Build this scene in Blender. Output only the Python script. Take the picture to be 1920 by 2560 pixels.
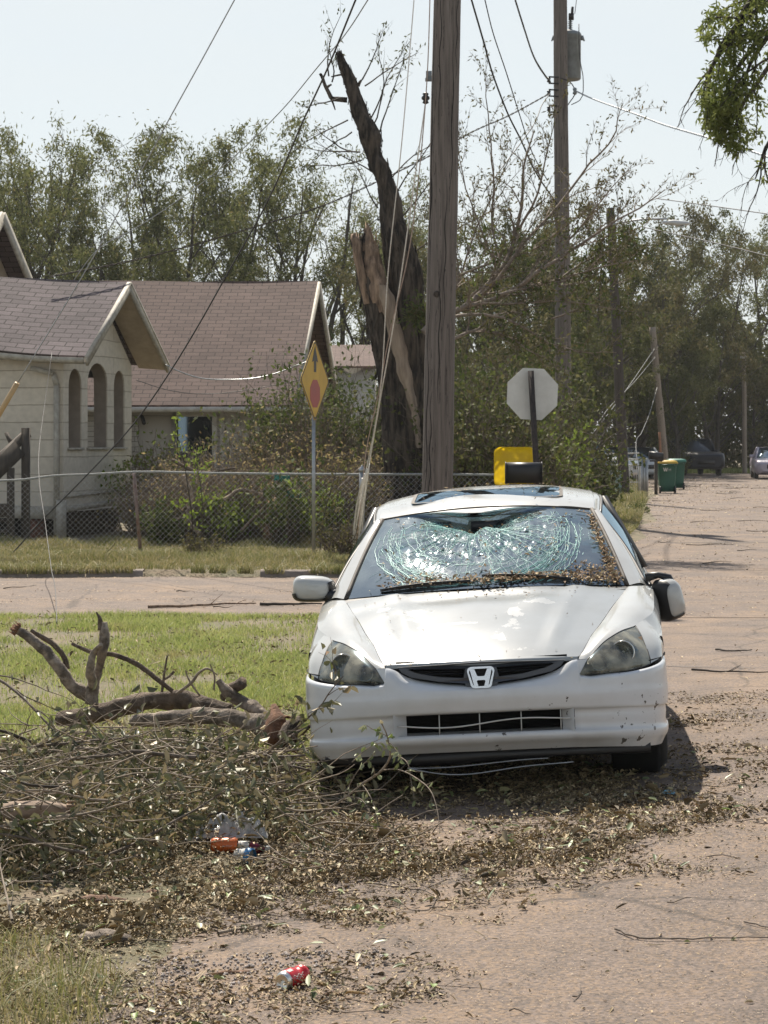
import bpy, bmesh, math, random
import numpy as np
from mathutils import Vector, Matrix
from math import radians as R, sin, cos, tan, pi, sqrt

for o in list(bpy.data.objects):
    bpy.data.objects.remove(o)
SC = bpy.context.scene
COL = SC.collection
# ---------------------------------------------------------------- camera
F, H, YH, XC = 5695.0, 1.78, 1100.0, 960.0      # focal length and horizon in photo pixels (1920 x 2560)
cam_d = bpy.data.cameras.new("camera"); cam = bpy.data.objects.new("camera", cam_d); COL.objects.link(cam)
cam.location = (0, 0, H); cam.rotation_euler = (pi / 2, 0, 0)
cam_d.sensor_fit = 'VERTICAL'; cam_d.sensor_height = 36.0; cam_d.lens = 36.0 * F / 2560.0
cam_d.shift_y = -(1280 - YH) / 2560.0
cam_d.dof.use_dof = True; cam_d.dof.focus_distance = 12.6; cam_d.dof.aperture_fstop = 16.0
cam_d.clip_start = 0.5; cam_d.clip_end = 3000
SC.camera = cam
# ---------------------------------------------------------------- light
EL, AZ = R(51), R(-13)                            # sun behind the scene, a little to the left
SUNV = Vector((sin(AZ) * cos(EL), cos(AZ) * cos(EL), sin(EL)))
W = bpy.data.worlds.new("World"); SC.world = W; W.use_nodes = True
nt = W.node_tree; nt.nodes.clear()
sky = nt.nodes.new('ShaderNodeTexSky'); sky.sky_type = 'NISHITA'; sky.sun_disc = False
sky.sun_elevation = EL; sky.sun_rotation = AZ; sky.air_density = 1.0; sky.dust_density = 1.0; sky.ozone_density = 1.0
bg = nt.nodes.new('ShaderNodeBackground'); bg.inputs['Strength'].default_value = 0.07
out = nt.nodes.new('ShaderNodeOutputWorld')
tc = nt.nodes.new('ShaderNodeTexCoord'); mp = nt.nodes.new('ShaderNodeMapping'); mp.inputs['Scale'].default_value = (3, 3, 11)
nz = nt.nodes.new('ShaderNodeTexNoise'); nz.inputs['Scale'].default_value = 2.6; nz.inputs['Detail'].default_value = 7
rp = nt.nodes.new('ShaderNodeValToRGB'); rp.color_ramp.elements[0].position = .40; rp.color_ramp.elements[1].position = .75
rp.color_ramp.elements[0].color = (.84, .84, .84, 1); rp.color_ramp.elements[1].color = (.93, .93, .93, 1)
mx = nt.nodes.new('ShaderNodeMix'); mx.data_type = 'RGBA'; mx.inputs['B'].default_value = (7.1, 7.55, 7.65, 1)   # thin high cloud veil
L = nt.links.new
L(tc.outputs['Generated'], mp.inputs[0]); L(mp.outputs[0], nz.inputs['Vector']); L(nz.outputs['Fac'], rp.inputs[0])
sz = nt.nodes.new('ShaderNodeSeparateXYZ'); L(tc.outputs['Generated'], sz.inputs[0])
el = nt.nodes.new('ShaderNodeMapRange'); el.inputs['From Min'].default_value = .22; el.inputs['From Max'].default_value = .75; el.inputs['To Min'].default_value = 1; el.inputs['To Max'].default_value = .10
L(sz.outputs['Z'], el.inputs[0]); ml = nt.nodes.new('ShaderNodeMath'); ml.operation = 'MULTIPLY'; L(rp.outputs[0], ml.inputs[0]); L(el.outputs[0], ml.inputs[1])   # the veil thins overhead
L(ml.outputs[0], mx.inputs['Factor']); L(sky.outputs[0], mx.inputs['A']); L(mx.outputs['Result'], bg.inputs[0]); L(bg.outputs[0], out.inputs[0])
sd = bpy.data.lights.new("sun", 'SUN'); sd.energy = 5.0; sd.angle = R(0.53); sd.color = (1.0, .915, .79)
sun = bpy.data.objects.new("sun", sd); COL.objects.link(sun); sun.location = (0, 0, 30)
sun.rotation_euler = (-SUNV).to_track_quat('-Z', 'Y').to_euler()
SC.view_settings.view_transform = 'Standard'; SC.view_settings.look = 'None'
SC.view_settings.exposure = 0.75; SC.view_settings.gamma = 1.0
SC.render.engine = 'CYCLES'
SC.cycles.max_bounces = 7; SC.cycles.transparent_max_bounces = 10; SC.cycles.sample_clamp_indirect = 6; SC.cycles.sample_clamp_direct = 30
SC.cycles.use_denoising = True

rng = np.random.default_rng(7)
rnd = random.Random(11)
# ---------------------------------------------------------------- helpers
def sstep(a, b, x):
    t = np.clip((np.asarray(x, float) - a) / (b - a), 0, 1); return t * t * (3 - 2 * t)
_perm = np.random.default_rng(3).random((256, 256))
def vnoise(x, y, s=1.0, oct=4):
    x = np.asarray(x, float) * s; y = np.asarray(y, float) * s; t = 0; a = 1; n = 0
    for k in range(oct):
        xi = np.floor(x).astype(int); yi = np.floor(y).astype(int); fx = x - xi; fy = y - yi
        fx = fx * fx * (3 - 2 * fx); fy = fy * fy * (3 - 2 * fy)
        g = lambda i, j: _perm[(xi + i) & 255, (yi + j) & 255]
        t = t + a * ((g(0, 0) * (1 - fx) + g(1, 0) * fx) * (1 - fy) + (g(0, 1) * (1 - fx) + g(1, 1) * fx) * fy)
        n += a; a *= .5; x = x * 2.03 + 17; y = y * 2.03 + 5
    return t / n
CAR_Y = 11.15; CAR_S = .077; ROLL = R(3.1)
def car_xc(y): return .508 + CAR_S * (np.asarray(y, float) - CAR_Y)
def gz(x, y):
    """height of the ground: a crossfall at the parked car that dies out in front of and behind it, faint bumps"""
    x = np.asarray(x, float); y = np.asarray(y, float)
    u = x - car_xc(y); u = 1.9 * np.tanh(u / 1.9 * 1.06)
    w = sstep(6.0, 9.0, y) * (1 - sstep(16.5, 21, y))
    b = (vnoise(x, y, .35, 3) - .5) * .05 * (1 - sstep(60, 90, y)) * sstep(1.0, 2.4, np.abs(u))
    return .0541 * u * w + b
def gzf(x, y): return float(gz(x, y))
def px2w(px, py, Y): return Vector(((px - XC) * Y / F, Y, H - (py - YH) * Y / F))
def ground_at(px, py):
    Y = F * H / max(py - YH, 1)
    for _ in range(12): Y = F * (H - gzf((px - XC) * Y / F, Y)) / (py - YH)
    x = (px - XC) * Y / F; return Vector((x, Y, gzf(x, Y)))

ORG = {}
def tag(o, label=None, cat=None, group=None, kind=None):
    if label: o['label'] = label
    if cat: o['category'] = cat
    if group: o['group'] = group
    if kind: o['kind'] = kind
    return o
def thing(name, label, cat, loc=(0, 0, 0), group=None, rotz=0):
    o = bpy.data.objects.new(name, None); COL.objects.link(o); o.location = loc; o.rotation_euler = (0, 0, rotz)
    o.empty_display_size = .1
    ORG[o.name] = Vector(loc); return tag(o, label, cat, group)
def mesh(name, V, Fc, smooth=False):
    me = bpy.data.meshes.new(name)
    V = np.asarray(V, np.float32).reshape(-1, 3)
    groups = Fc if isinstance(Fc, list) and len(Fc) and isinstance(Fc[0], np.ndarray) else None
    if groups is None and isinstance(Fc, np.ndarray): groups = [Fc]
    if groups is None:
        me.from_pydata(V.tolist(), [], [tuple(int(i) for i in f) for f in Fc])
    else:
        groups = [g for g in groups if len(g)]
        me.vertices.add(len(V)); me.vertices.foreach_set('co', V.ravel())
        tot = np.concatenate([np.full(len(g), g.shape[1], np.int32) for g in groups])
        idx = np.concatenate([g.ravel() for g in groups]).astype(np.int32)
        me.loops.add(len(idx)); me.loops.foreach_set('vertex_index', idx)
        me.polygons.add(len(tot)); st = np.zeros(len(tot), np.int32); st[1:] = np.cumsum(tot)[:-1]
        me.polygons.foreach_set('loop_start', st); me.polygons.foreach_set('loop_total', tot)
        me.update(calc_edges=True)
    if smooth: me.polygons.foreach_set('use_smooth', [True] * len(me.polygons))
    me.update(); return me
def obj(name, V, Fc, mat, parent=None, smooth=False, loc=None, world=True):
    """one mesh object; V in world coordinates unless world=False (then relative to the parent / loc)"""
    V = np.asarray(V, float).reshape(-1, 3)
    base = Vector((0, 0, 0))
    if parent is not None: base = ORG.get(parent.name, Vector((0, 0, 0)))
    elif loc is not None: base = Vector(loc)
    if world: V = V - np.array(base)
    me = mesh(name, V, Fc, smooth)
    for m in (mat if isinstance(mat, (list, tuple)) else [mat]): me.materials.append(m)
    o = bpy.data.objects.new(name, me); COL.objects.link(o)
    if parent is not None: o.parent = parent
    elif loc is not None: o.location = loc
    ORG[o.name] = base
    return o
class B:
    """collects pieces of one mesh"""
    def __init__(s): s.V = []; s.F = []; s.n = 0
    def add(s, V, Fs):
        V = np.asarray(V, float).reshape(-1, 3)
        for f in (Fs if isinstance(Fs, list) else [Fs]):
            f = np.asarray(f)
            if f.size: s.F.append(f.reshape(len(f), -1) + s.n)
        s.V.append(V); s.n += len(V); return s
    def box(s, c, size, M=None, rz=0):
        x, y, z = [a / 2 for a in size]
        v = np.array([[i * x, j * y, k * z] for i in (-1, 1) for j in (-1, 1) for k in (-1, 1)])
        if rz: v = v @ np.array([[cos(rz), sin(rz), 0], [-sin(rz), cos(rz), 0], [0, 0, 1]])
        if M is not None: v = v @ np.array(M.to_3x3()).T
        s.add(v + np.array(c), np.array([[0, 1, 3, 2], [4, 6, 7, 5], [0, 4, 5, 1], [2, 3, 7, 6], [0, 2, 6, 4], [1, 5, 7, 3]])); return s
    def bar(s, p, q, w, h=None):
        """square bar from p to q"""
        p = Vector(p); q = Vector(q); d = q - p; h = h or w
        M = d.to_track_quat('Z', 'Y').to_matrix(); return s.box((p + q) / 2, (w, h, d.length), M)
    def tube(s, P, r, n=6, cap=True):
        P = np.asarray(P, float); k = len(P); r = np.broadcast_to(np.asarray(r, float), (k,))
        T = np.gradient(P, axis=0); T /= np.linalg.norm(T, axis=1, keepdims=True) + 1e-9
        ref = np.array([0, 0, 1.0]) if abs(T[0, 2]) < .8 else np.array([1.0, 0, 0])
        N = np.zeros_like(P); u = np.cross(T[0], ref); u /= np.linalg.norm(u) + 1e-9
        for i in range(k):
            u = u - T[i] * np.dot(u, T[i]); u /= np.linalg.norm(u) + 1e-9; N[i] = u
        Bn = np.cross(T, N); a = np.arange(n) * 2 * pi / n
        V = P[:, None] + r[:, None, None] * (np.cos(a)[None, :, None] * N[:, None] + np.sin(a)[None, :, None] * Bn[:, None])
        i = np.arange(k - 1)[:, None] * n; j = np.arange(n)[None]
        q = np.stack([i + j, i + (j + 1) % n, i + n + (j + 1) % n, i + n + j], -1).reshape(-1, 4)
        fs = [q]
        if cap: fs += [np.arange(n)[::-1][None], (np.arange(n) + (k - 1) * n)[None]]
        s.add(V.reshape(-1, 3), fs); return s
    def lathe(s, prof, n=24, c=(0, 0, 0), M=None, cap=True):
        """prof: (radius, height) pairs round z"""
        a = np.arange(n) * 2 * pi / n; prof = np.asarray(prof, float); k = len(prof)
        V = np.stack([prof[:, 0:1] * np.cos(a), prof[:, 0:1] * np.sin(a), np.repeat(prof[:, 1:2], n, 1)], -1).reshape(-1, 3)
        if M is not None: V = V @ np.array(M.to_3x3()).T
        i = np.arange(k - 1)[:, None] * n; j = np.arange(n)[None]
        q = np.stack([i + j, i + (j + 1) % n, i + n + (j + 1) % n, i + n + j], -1).reshape(-1, 4)
        fs = [q]
        if cap: fs += [np.arange(n)[::-1][None], (np.arange(n) + (k - 1) * n)[None]]
        s.add(V + np.array(c), fs); return s
    def grid(s, G, keep=None, flip=False):
        G = np.asarray(G, float); r, c = G.shape[:2]
        i = np.arange(r - 1)[:, None] * c; j = np.arange(c - 1)[None]
        q = np.stack([i + j, i + j + 1, i + c + j + 1, i + c + j], -1)
        if flip: q = q[..., ::-1]
        q = q.reshape(-1, 4)
        if keep is not None: q = q[np.asarray(keep).ravel()]
        s.add(G.reshape(-1, 3), q); return s
    def mirror(s):
        V = s.arr(); V[:, 0] *= -1; b = B(); b.V = [V]; b.n = s.n; b.F = [f[:, ::-1] for f in s.F]; return b
    def arr(s): return np.concatenate(s.V) if s.V else np.zeros((0, 3))
    def build(s, name, mat, parent=None, smooth=False, **k):
        by = {}
        for f in s.F: by.setdefault(f.shape[1], []).append(f)
        return obj(name, s.arr(), [np.concatenate(v) for v in by.values()], mat, parent, smooth, **k)
def hermite(P, n, knots=None):
    """smooth curve through rows of P, n steps per span"""
    P = np.asarray(P, float); k = len(P); sh = P.shape[1:]
    if k == 2: t = np.linspace(0, 1, n + 1); return P[0] + (P[1] - P[0]) * t.reshape((-1,) + (1,) * len(sh))
    if knots is None:
        d = np.linalg.norm((P[1:] - P[:-1]).reshape(k - 1, -1, sh[-1]), axis=2).mean(1); knots = np.r_[0, np.cumsum(d + 1e-6)]
    h = np.diff(knots); S = (P[1:] - P[:-1]) / h.reshape((-1,) + (1,) * len(sh))
    m = np.zeros_like(P); m[0] = S[0]; m[-1] = S[-1]
    for i in range(1, k - 1): m[i] = (S[i - 1] * h[i] + S[i] * h[i - 1]) / (h[i] + h[i - 1])
    out = []
    for i in range(k - 1):
        ts = np.arange(n + (1 if i == k - 2 else 0)) / n
        for t in ts:
            out.append((2 * t**3 - 3 * t**2 + 1) * P[i] + (t**3 - 2 * t**2 + t) * h[i] * m[i] + (-2 * t**3 + 3 * t**2) * P[i + 1] + (t**3 - t**2) * h[i] * m[i + 1])
    return np.array(out)
def patch(C, nu=4, nv=4):
    C = np.asarray(C, float); A = hermite(C, nu); return np.swapaxes(hermite(np.swapaxes(A, 0, 1), nv), 0, 1)
def plate(name, outer, holes, th, o, u, v, mat, parent=None, uv=True, bend=None, smooth=False):
    """a flat plate with holes: 2D outlines in the plane through o spanned by u, v; th thick, grown both ways"""
    cu = bpy.data.curves.new('tmp', 'CURVE'); cu.dimensions = '2D'; cu.fill_mode = 'BOTH'; cu.extrude = th / 2
    for pts in [outer] + list(holes):
        sp = cu.splines.new('POLY'); sp.points.add(len(pts) - 1)
        for i, p in enumerate(pts): sp.points[i].co = (p[0], p[1], 0, 1)
        sp.use_cyclic_u = True
    co = bpy.data.objects.new('tmp', cu); COL.objects.link(co)
    dg = bpy.context.evaluated_depsgraph_get(); me = bpy.data.meshes.new_from_object(co.evaluated_get(dg))
    bpy.data.objects.remove(co); bpy.data.curves.remove(cu)
    u = Vector(u).normalized(); v = Vector(v).normalized(); w = u.cross(v); o = Vector(o)
    base = ORG.get(parent.name, Vector((0, 0, 0))) if parent is not None else Vector((0, 0, 0))
    uvs = [(x.co.x, x.co.y) for x in me.vertices]
    for x in me.vertices:
        c = x.co.copy(); q = o + u * c.x + v * c.y + w * c.z
        if bend: q = Vector(bend(q))
        x.co = q - base
    me.name = name
    lay = me.uv_layers.new(name='uv') if not me.uv_layers else me.uv_layers[0]
    for l in me.loops: lay.data[l.index].uv = uvs[l.vertex_index]
    me.materials.clear(); me.materials.append(mat)
    for p in me.polygons: p.use_smooth = smooth; p.material_index = 0
    ob = bpy.data.objects.new(name, me); COL.objects.link(ob)
    if parent is not None: ob.parent = parent
    ORG[ob.name] = base; return ob
def set_uv(ob, u, v, s=1.0):
    me = ob.data; lay = me.uv_layers.new(name='uv'); u = np.array(u, float); v = np.array(v, float)
    co = np.zeros(len(me.vertices) * 3); me.vertices.foreach_get('co', co); co = co.reshape(-1, 3)
    li = np.zeros(len(me.loops), int); me.loops.foreach_get('vertex_index', li)
    uv = np.stack([co @ u, co @ v], 1)[li] * s; lay.data.foreach_set('uv', uv.ravel())
# ---------------------------------------------------------------- materials
def mat(name, c1, c2=None, scale=8, detail=5, rough=.7, bump=0, bscale=None, metal=0, stretch=(1, 1, 1), lo=.35, hi=.65,
        isl=None, spec=.5, coat=0, sss=0, c3=None, c3s=None, c3t=(.6, .7), uv=False, dist=.02, trans=0, rvar=0):
    m = bpy.data.materials.new(name); m.use_nodes = True; n = m.node_tree; b = n.nodes['Principled BSDF']; l = n.links.new
    b.inputs['Roughness'].default_value = rough; b.inputs['Metallic'].default_value = metal
    b.inputs['Specular IOR Level'].default_value = spec; b.inputs['Coat Weight'].default_value = coat; b.inputs['Coat Roughness'].default_value = .08
    tc = n.nodes.new('ShaderNodeTexCoord'); mp = n.nodes.new('ShaderNodeMapping'); mp.inputs['Scale'].default_value = stretch
    l(tc.outputs['UV' if uv else 'Object'], mp.inputs[0]); col = None
    def noise(s, d=detail):
        t = n.nodes.new('ShaderNodeTexNoise'); t.inputs['Scale'].default_value = s; t.inputs['Detail'].default_value = d
        t.inputs['Roughness'].default_value = .62; l(mp.outputs[0], t.inputs['Vector']); return t
    def ramp(src, a, bb, ca, cb):
        r = n.nodes.new('ShaderNodeValToRGB'); r.color_ramp.elements[0].position = a; r.color_ramp.elements[1].position = bb
        r.color_ramp.elements[0].color = (*ca, 1); r.color_ramp.elements[1].color = (*cb, 1); l(src, r.inputs[0]); return r
    b.inputs['Base Color'].default_value = (*c1, 1)
    if c2 is not None:
        t = noise(scale); r = ramp(t.outputs['Fac'], lo, hi, c1, c2); col = r.outputs[0]
    if isl is not None:            # each leaf, blade or flake its own tone
        g = n.nodes.new('ShaderNodeNewGeometry'); r = n.nodes.new('ShaderNodeValToRGB'); r.color_ramp.interpolation = 'LINEAR'
        k = len(isl); e = r.color_ramp.elements
        while len(e) < k: e.new(.5)
        for i, (p, c) in enumerate(isl): e[i].position = p; e[i].color = (*c, 1)
        l(g.outputs['Random Per Island'], r.inputs[0])
        if col is not None:
            mm = n.nodes.new('ShaderNodeMix'); mm.data_type = 'RGBA'; mm.inputs['Factor'].default_value = .6; l(col, mm.inputs['A']); l(r.outputs[0], mm.inputs['B']); col = mm.outputs['Result']
        else: col = r.outputs[0]
    if c3 is not None:
        t = noise(c3s or scale * .3); r = ramp(t.outputs['Fac'], c3t[0], c3t[1], (0, 0, 0), (1, 1, 1))
        mm = n.nodes.new('ShaderNodeMix'); mm.data_type = 'RGBA'; mm.inputs['B'].default_value = (*c3, 1)
        if col is not None: l(col, mm.inputs['A'])
        else: mm.inputs['A'].default_value = (*c1, 1)
        l(r.outputs[0], mm.inputs['Factor']); col = mm.outputs['Result']
    if col is not None: l(col, b.inputs['Base Color'])
    if rvar:
        t = noise(scale * .7); r = n.nodes.new('ShaderNodeMapRange'); r.inputs['To Min'].default_value = max(.02, rough - rvar); r.inputs['To Max'].default_value = rough + rvar
        l(t.outputs['Fac'], r.inputs[0]); l(r.outputs[0], b.inputs['Roughness'])
    if bump:
        t = noise(bscale or scale); bp = n.nodes.new('ShaderNodeBump'); bp.inputs['Strength'].default_value = bump; bp.inputs['Distance'].default_value = dist
        l(t.outputs['Fac'], bp.inputs['Height']); l(bp.outputs[0], b.inputs['Normal'])
    if trans:                      # leaves let some light through
        tr = n.nodes.new('ShaderNodeBsdfTranslucent'); ms = n.nodes.new('ShaderNodeMixShader'); ms.inputs[0].default_value = trans
        if col is not None: l(col, tr.inputs[0])
        else: tr.inputs[0].default_value = (*c1, 1)
        o = n.nodes['Material Output']; l(b.outputs[0], ms.inputs[1]); l(tr.outputs[0], ms.inputs[2]); l(ms.outputs[0], o.inputs[0])
    return m
def brick_mat(name, c1, c2, mortar, w, h, msize, off=.5, rough=.85, bump=.4, noise_s=30, stain=None, vscale=(1, 1, 1), amt=.35):
    m = bpy.data.materials.new(name); m.use_nodes = True; n = m.node_tree; b = n.nodes['Principled BSDF']; l = n.links.new
    tc = n.nodes.new('ShaderNodeTexCoord'); mp = n.nodes.new('ShaderNodeMapping'); mp.inputs['Scale'].default_value = vscale
    l(tc.outputs['UV'], mp.inputs[0])
    nw = n.nodes.new('ShaderNodeTexNoise'); nw.inputs['Scale'].default_value = 2.5; l(mp.outputs[0], nw.inputs['Vector'])
    vm = n.nodes.new('ShaderNodeVectorMath'); vm.operation = 'MULTIPLY_ADD'; vm.inputs[1].default_value = (.03, .03, 0)
    l(nw.outputs['Color'], vm.inputs[0]); l(mp.outputs[0], vm.inputs[2])
    t = n.nodes.new('ShaderNodeTexBrick'); t.offset = off; t.inputs['Scale'].default_value = 1
    t.inputs['Brick Width'].default_value = w; t.inputs['Row Height'].default_value = h; t.inputs['Mortar Size'].default_value = msize
    t.inputs['Mortar Smooth'].default_value = .2; t.inputs['Bias'].default_value = 0
    t.inputs['Color1'].default_value = (*c1, 1); t.inputs['Color2'].default_value = (*c2, 1); t.inputs['Mortar'].default_value = (*mortar, 1)
    l(vm.outputs[0], t.inputs['Vector'])
    nn = n.nodes.new('ShaderNodeTexNoise'); nn.inputs['Scale'].default_value = noise_s; nn.inputs['Detail'].default_value = 6; l(mp.outputs[0], nn.inputs['Vector'])
    n2 = n.nodes.new('ShaderNodeTexNoise'); n2.inputs['Scale'].default_value = .9; n2.inputs['Detail'].default_value = 5; l(mp.outputs[0], n2.inputs['Vector'])
    mr = n.nodes.new('ShaderNodeMapRange'); mr.inputs['From Min'].default_value = .3; mr.inputs['From Max'].default_value = .7
    mr.inputs['To Min'].default_value = 1 - amt; mr.inputs['To Max'].default_value = 1 + amt * .6
    ad = n.nodes.new('ShaderNodeMath'); ad.operation = 'MULTIPLY_ADD'; ad.inputs[1].default_value = .5; l(nn.outputs['Fac'], ad.inputs[0])
    hf = n.nodes.new('ShaderNodeMath'); hf.operation = 'MULTIPLY'; hf.inputs[1].default_value = .5; l(n2.outputs['Fac'], hf.inputs[0]); l(hf.outputs[0], ad.inputs[2])
    l(ad.outputs[0], mr.inputs[0])
    mu = n.nodes.new('ShaderNodeVectorMath'); mu.operation = 'SCALE'; l(t.outputs['Color'], mu.inputs[0]); l(mr.outputs[0], mu.inputs['Scale'])
    l(mu.outputs[0], b.inputs['Base Color']); b.inputs['Roughness'].default_value = rough; b.inputs['Specular IOR Level'].default_value = .2
    bp = n.nodes.new('ShaderNodeBump'); bp.inputs['Strength'].default_value = bump; bp.inputs['Distance'].default_value = .02; bp.invert = True
    l(t.outputs['Fac'], bp.inputs['Height']); l(bp.outputs[0], b.inputs['Normal']); return m
m_black = mat('black_plastic', (.012, .012, .013), rough=.45)
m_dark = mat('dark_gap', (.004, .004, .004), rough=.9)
m_chrome = mat('chrome', (.75, .75, .76), rough=.12, metal=1)
m_dull = mat('dull_galvanised_pipe', (.30, .31, .30), (.21, .22, .215), scale=10, rough=.75)
m_galv = mat('galvanised_steel', (.42, .44, .45), (.30, .31, .32), scale=14, rough=.45, metal=.75, lo=.3, hi=.7)
m_wire = mat('steel_wire', (.5, .5, .5), rough=.4, metal=.8)
m_cable = mat('black_cable', (.02, .02, .02), rough=.6)
m_bark = mat('dark_bark', (.020, .016, .013), (.11, .086, .066), scale=13, detail=8, rough=.95, bump=1, bscale=13, stretch=(1, 1, .16), dist=.10, lo=.42, hi=.6)
m_split = mat('split_wood', (.36, .25, .17), (.10, .066, .046), scale=16, rough=.9, bump=.8, stretch=(1, 1, .15), dist=.03)
m_twig = mat('twig_bark', (.16, .125, .095), (.075, .058, .045), scale=30, rough=.85)
m_twigd = mat('dark_twig_bark', (.07, .056, .044), (.035, .029, .024), scale=20, rough=.9)
# ================================================================ the white sedan
m_paint = mat('white_car_paint', (.46, .465, .445), (.40, .395, .37), scale=3.0, rough=.20, spec=.5, coat=.7, lo=.4, hi=.75, c3=(.52, .49, .42), c3s=5, c3t=(.60, .80), rvar=.1, bump=.03, bscale=260, dist=.002)
def hood_material():
    m = mat('peeling_hood_paint', (.285, .305, .315), (.255, .27, .272), scale=3, rough=.30, coat=.15, bump=.03, bscale=200, dist=.002)
    n = m.node_tree; l = n.links.new; b = n.nodes['Principled BSDF']
    tc = n.nodes.new('ShaderNodeTexCoord')
    # where the clear coat has flaked off: a few ragged patches
    nz = n.nodes.new('ShaderNodeTexNoise'); nz.inputs['Scale'].default_value = 9; nz.inputs['Detail'].default_value = 8; nz.inputs['Roughness'].default_value = .68; l(tc.outputs['Object'], nz.inputs['Vector'])
    tot = None
    for (x, y, rx, ry) in ((-.36, .75, .13, .12), (.16, .62, .07, .26), (.10, .36, .05, .10), (-.30, .40, .10, .05), (.30, .85, .12, .07), (-.52, .95, .05, .05), (-.16, .55, .16, .03), (.22, .9, .06, .08)):
        vm = n.nodes.new('ShaderNodeVectorMath'); vm.operation = 'SUBTRACT'; vm.inputs[1].default_value = (x, y, 0); l(tc.outputs['Object'], vm.inputs[0])
        sc = n.nodes.new('ShaderNodeVectorMath'); sc.operation = 'MULTIPLY'; sc.inputs[1].default_value = (1 / rx, 1 / ry, 0); l(vm.outputs[0], sc.inputs[0])
        ln = n.nodes.new('ShaderNodeVectorMath'); ln.operation = 'LENGTH'; l(sc.outputs[0], ln.inputs[0])
        mr = n.nodes.new('ShaderNodeMapRange'); mr.inputs['From Min'].default_value = 1.3; mr.inputs['From Max'].default_value = 0; mr.inputs['To Max'].default_value = .3; l(ln.outputs['Value'], mr.inputs[0])
        if tot is None: tot = mr.outputs[0]
        else:
            mm = n.nodes.new('ShaderNodeMath'); mm.operation = 'MAXIMUM'; l(tot, mm.inputs[0]); l(mr.outputs[0], mm.inputs[1]); tot = mm.outputs[0]
    ad = n.nodes.new('ShaderNodeMath'); ad.operation = 'ADD'; l(tot, ad.inputs[0]); l(nz.outputs['Fac'], ad.inputs[1])
    rp = n.nodes.new('ShaderNodeValToRGB'); rp.color_ramp.elements[0].position = .66; rp.color_ramp.elements[1].position = .70; l(ad.outputs[0], rp.inputs[0])
    mx = n.nodes.new('ShaderNodeMix'); mx.data_type = 'RGBA'; mx.inputs['B'].default_value = (.315, .33, .335, 1)
    src = b.inputs['Base Color'].links[0].from_socket; l(src, mx.inputs['A']); l(rp.outputs[0], mx.inputs['Factor']); l(mx.outputs['Result'], b.inputs['Base Color'])
    cw = n.nodes.new('ShaderNodeMapRange'); cw.inputs['To Min'].default_value = .24; cw.inputs['To Max'].default_value = .30; l(rp.outputs[0], cw.inputs[0]); l(cw.outputs[0], b.inputs['Roughness'])
    return m
m_hood = hood_material()
def bumper_material():
    m = mat('chipped_bumper_paint', (.62, .64, .66), (.53, .54, .54), scale=4, rough=.28, coat=.5, lo=.4, hi=.8)
    n = m.node_tree; l = n.links.new; b = n.nodes['Principled BSDF']; tc = n.nodes.new('ShaderNodeTexCoord')
    nz = n.nodes.new('ShaderNodeTexNoise'); nz.inputs['Scale'].default_value = 26; nz.inputs['Detail'].default_value = 4; nz.inputs['Roughness'].default_value = .6; l(tc.outputs['Object'], nz.inputs['Vector'])
    n2 = n.nodes.new('ShaderNodeTexNoise'); n2.inputs['Scale'].default_value = 2.6; l(tc.outputs['Object'], n2.inputs['Vector'])
    sp = n.nodes.new('ShaderNodeSeparateXYZ'); l(tc.outputs['Object'], sp.inputs[0])
    mr = n.nodes.new('ShaderNodeMapRange'); mr.inputs['From Min'].default_value = -.3; mr.inputs['From Max'].default_value = .9; mr.inputs['To Max'].default_value = .07; l(sp.outputs['X'], mr.inputs[0])
    a1 = n.nodes.new('ShaderNodeMath'); a1.operation = 'MULTIPLY_ADD'; a1.inputs[1].default_value = .35; l(n2.outputs['Fac'], a1.inputs[0]); l(nz.outputs['Fac'], a1.inputs[2])
    a2 = n.nodes.new('ShaderNodeMath'); a2.operation = 'ADD'; l(a1.outputs[0], a2.inputs[0]); l(mr.outputs[0], a2.inputs[1])
    rp = n.nodes.new('ShaderNodeValToRGB'); rp.color_ramp.elements[0].position = .895; rp.color_ramp.elements[1].position = .905; l(a2.outputs[0], rp.inputs[0])
    mx = n.nodes.new('ShaderNodeMix'); mx.data_type = 'RGBA'; mx.inputs['B'].default_value = (.035, .032, .028, 1)
    src = b.inputs['Base Color'].links[0].from_socket; l(src, mx.inputs['A']); l(rp.outputs[0], mx.inputs['Factor'])
    # road dirt thrown up on the lowest part
    dz = n.nodes.new('ShaderNodeMapRange'); dz.inputs['From Min'].default_value = .42; dz.inputs['From Max'].default_value = .2; dz.inputs['To Max'].default_value = .6; l(sp.outputs['Z'], dz.inputs[0])
    n3 = n.nodes.new('ShaderNodeTexNoise'); n3.inputs['Scale'].default_value = 7; n3.inputs['Detail'].default_value = 6; l(tc.outputs['Object'], n3.inputs['Vector'])
    dm = n.nodes.new('ShaderNodeMath'); dm.operation = 'MULTIPLY'; l(dz.outputs[0], dm.inputs[0]); l(n3.outputs['Fac'], dm.inputs[1])
    m2 = n.nodes.new('ShaderNodeMix'); m2.data_type = 'RGBA'; m2.inputs['B'].default_value = (.36, .32, .27, 1); l(mx.outputs['Result'], m2.inputs['A']); l(dm.outputs[0], m2.inputs['Factor'])
    l(m2.outputs['Result'], b.inputs['Base Color']); return m
m_bump = bumper_material()
m_grille = mat('grille_plastic', (.06, .065, .075), rough=.35)
m_trim = mat('brown_black_trim', (.035, .028, .024), (.08, .065, .05), scale=30, rough=.7)
m_tyre = mat('tyre_rubber', (.02, .02, .02), (.04, .038, .035), scale=20, rough=.85)
m_seat = mat('seat_cloth', (.10, .11, .10), (.06, .065, .06), scale=20, rough=.9)
m_white = mat('white_plastic', (.55, .55, .53), rough=.5)
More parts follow.
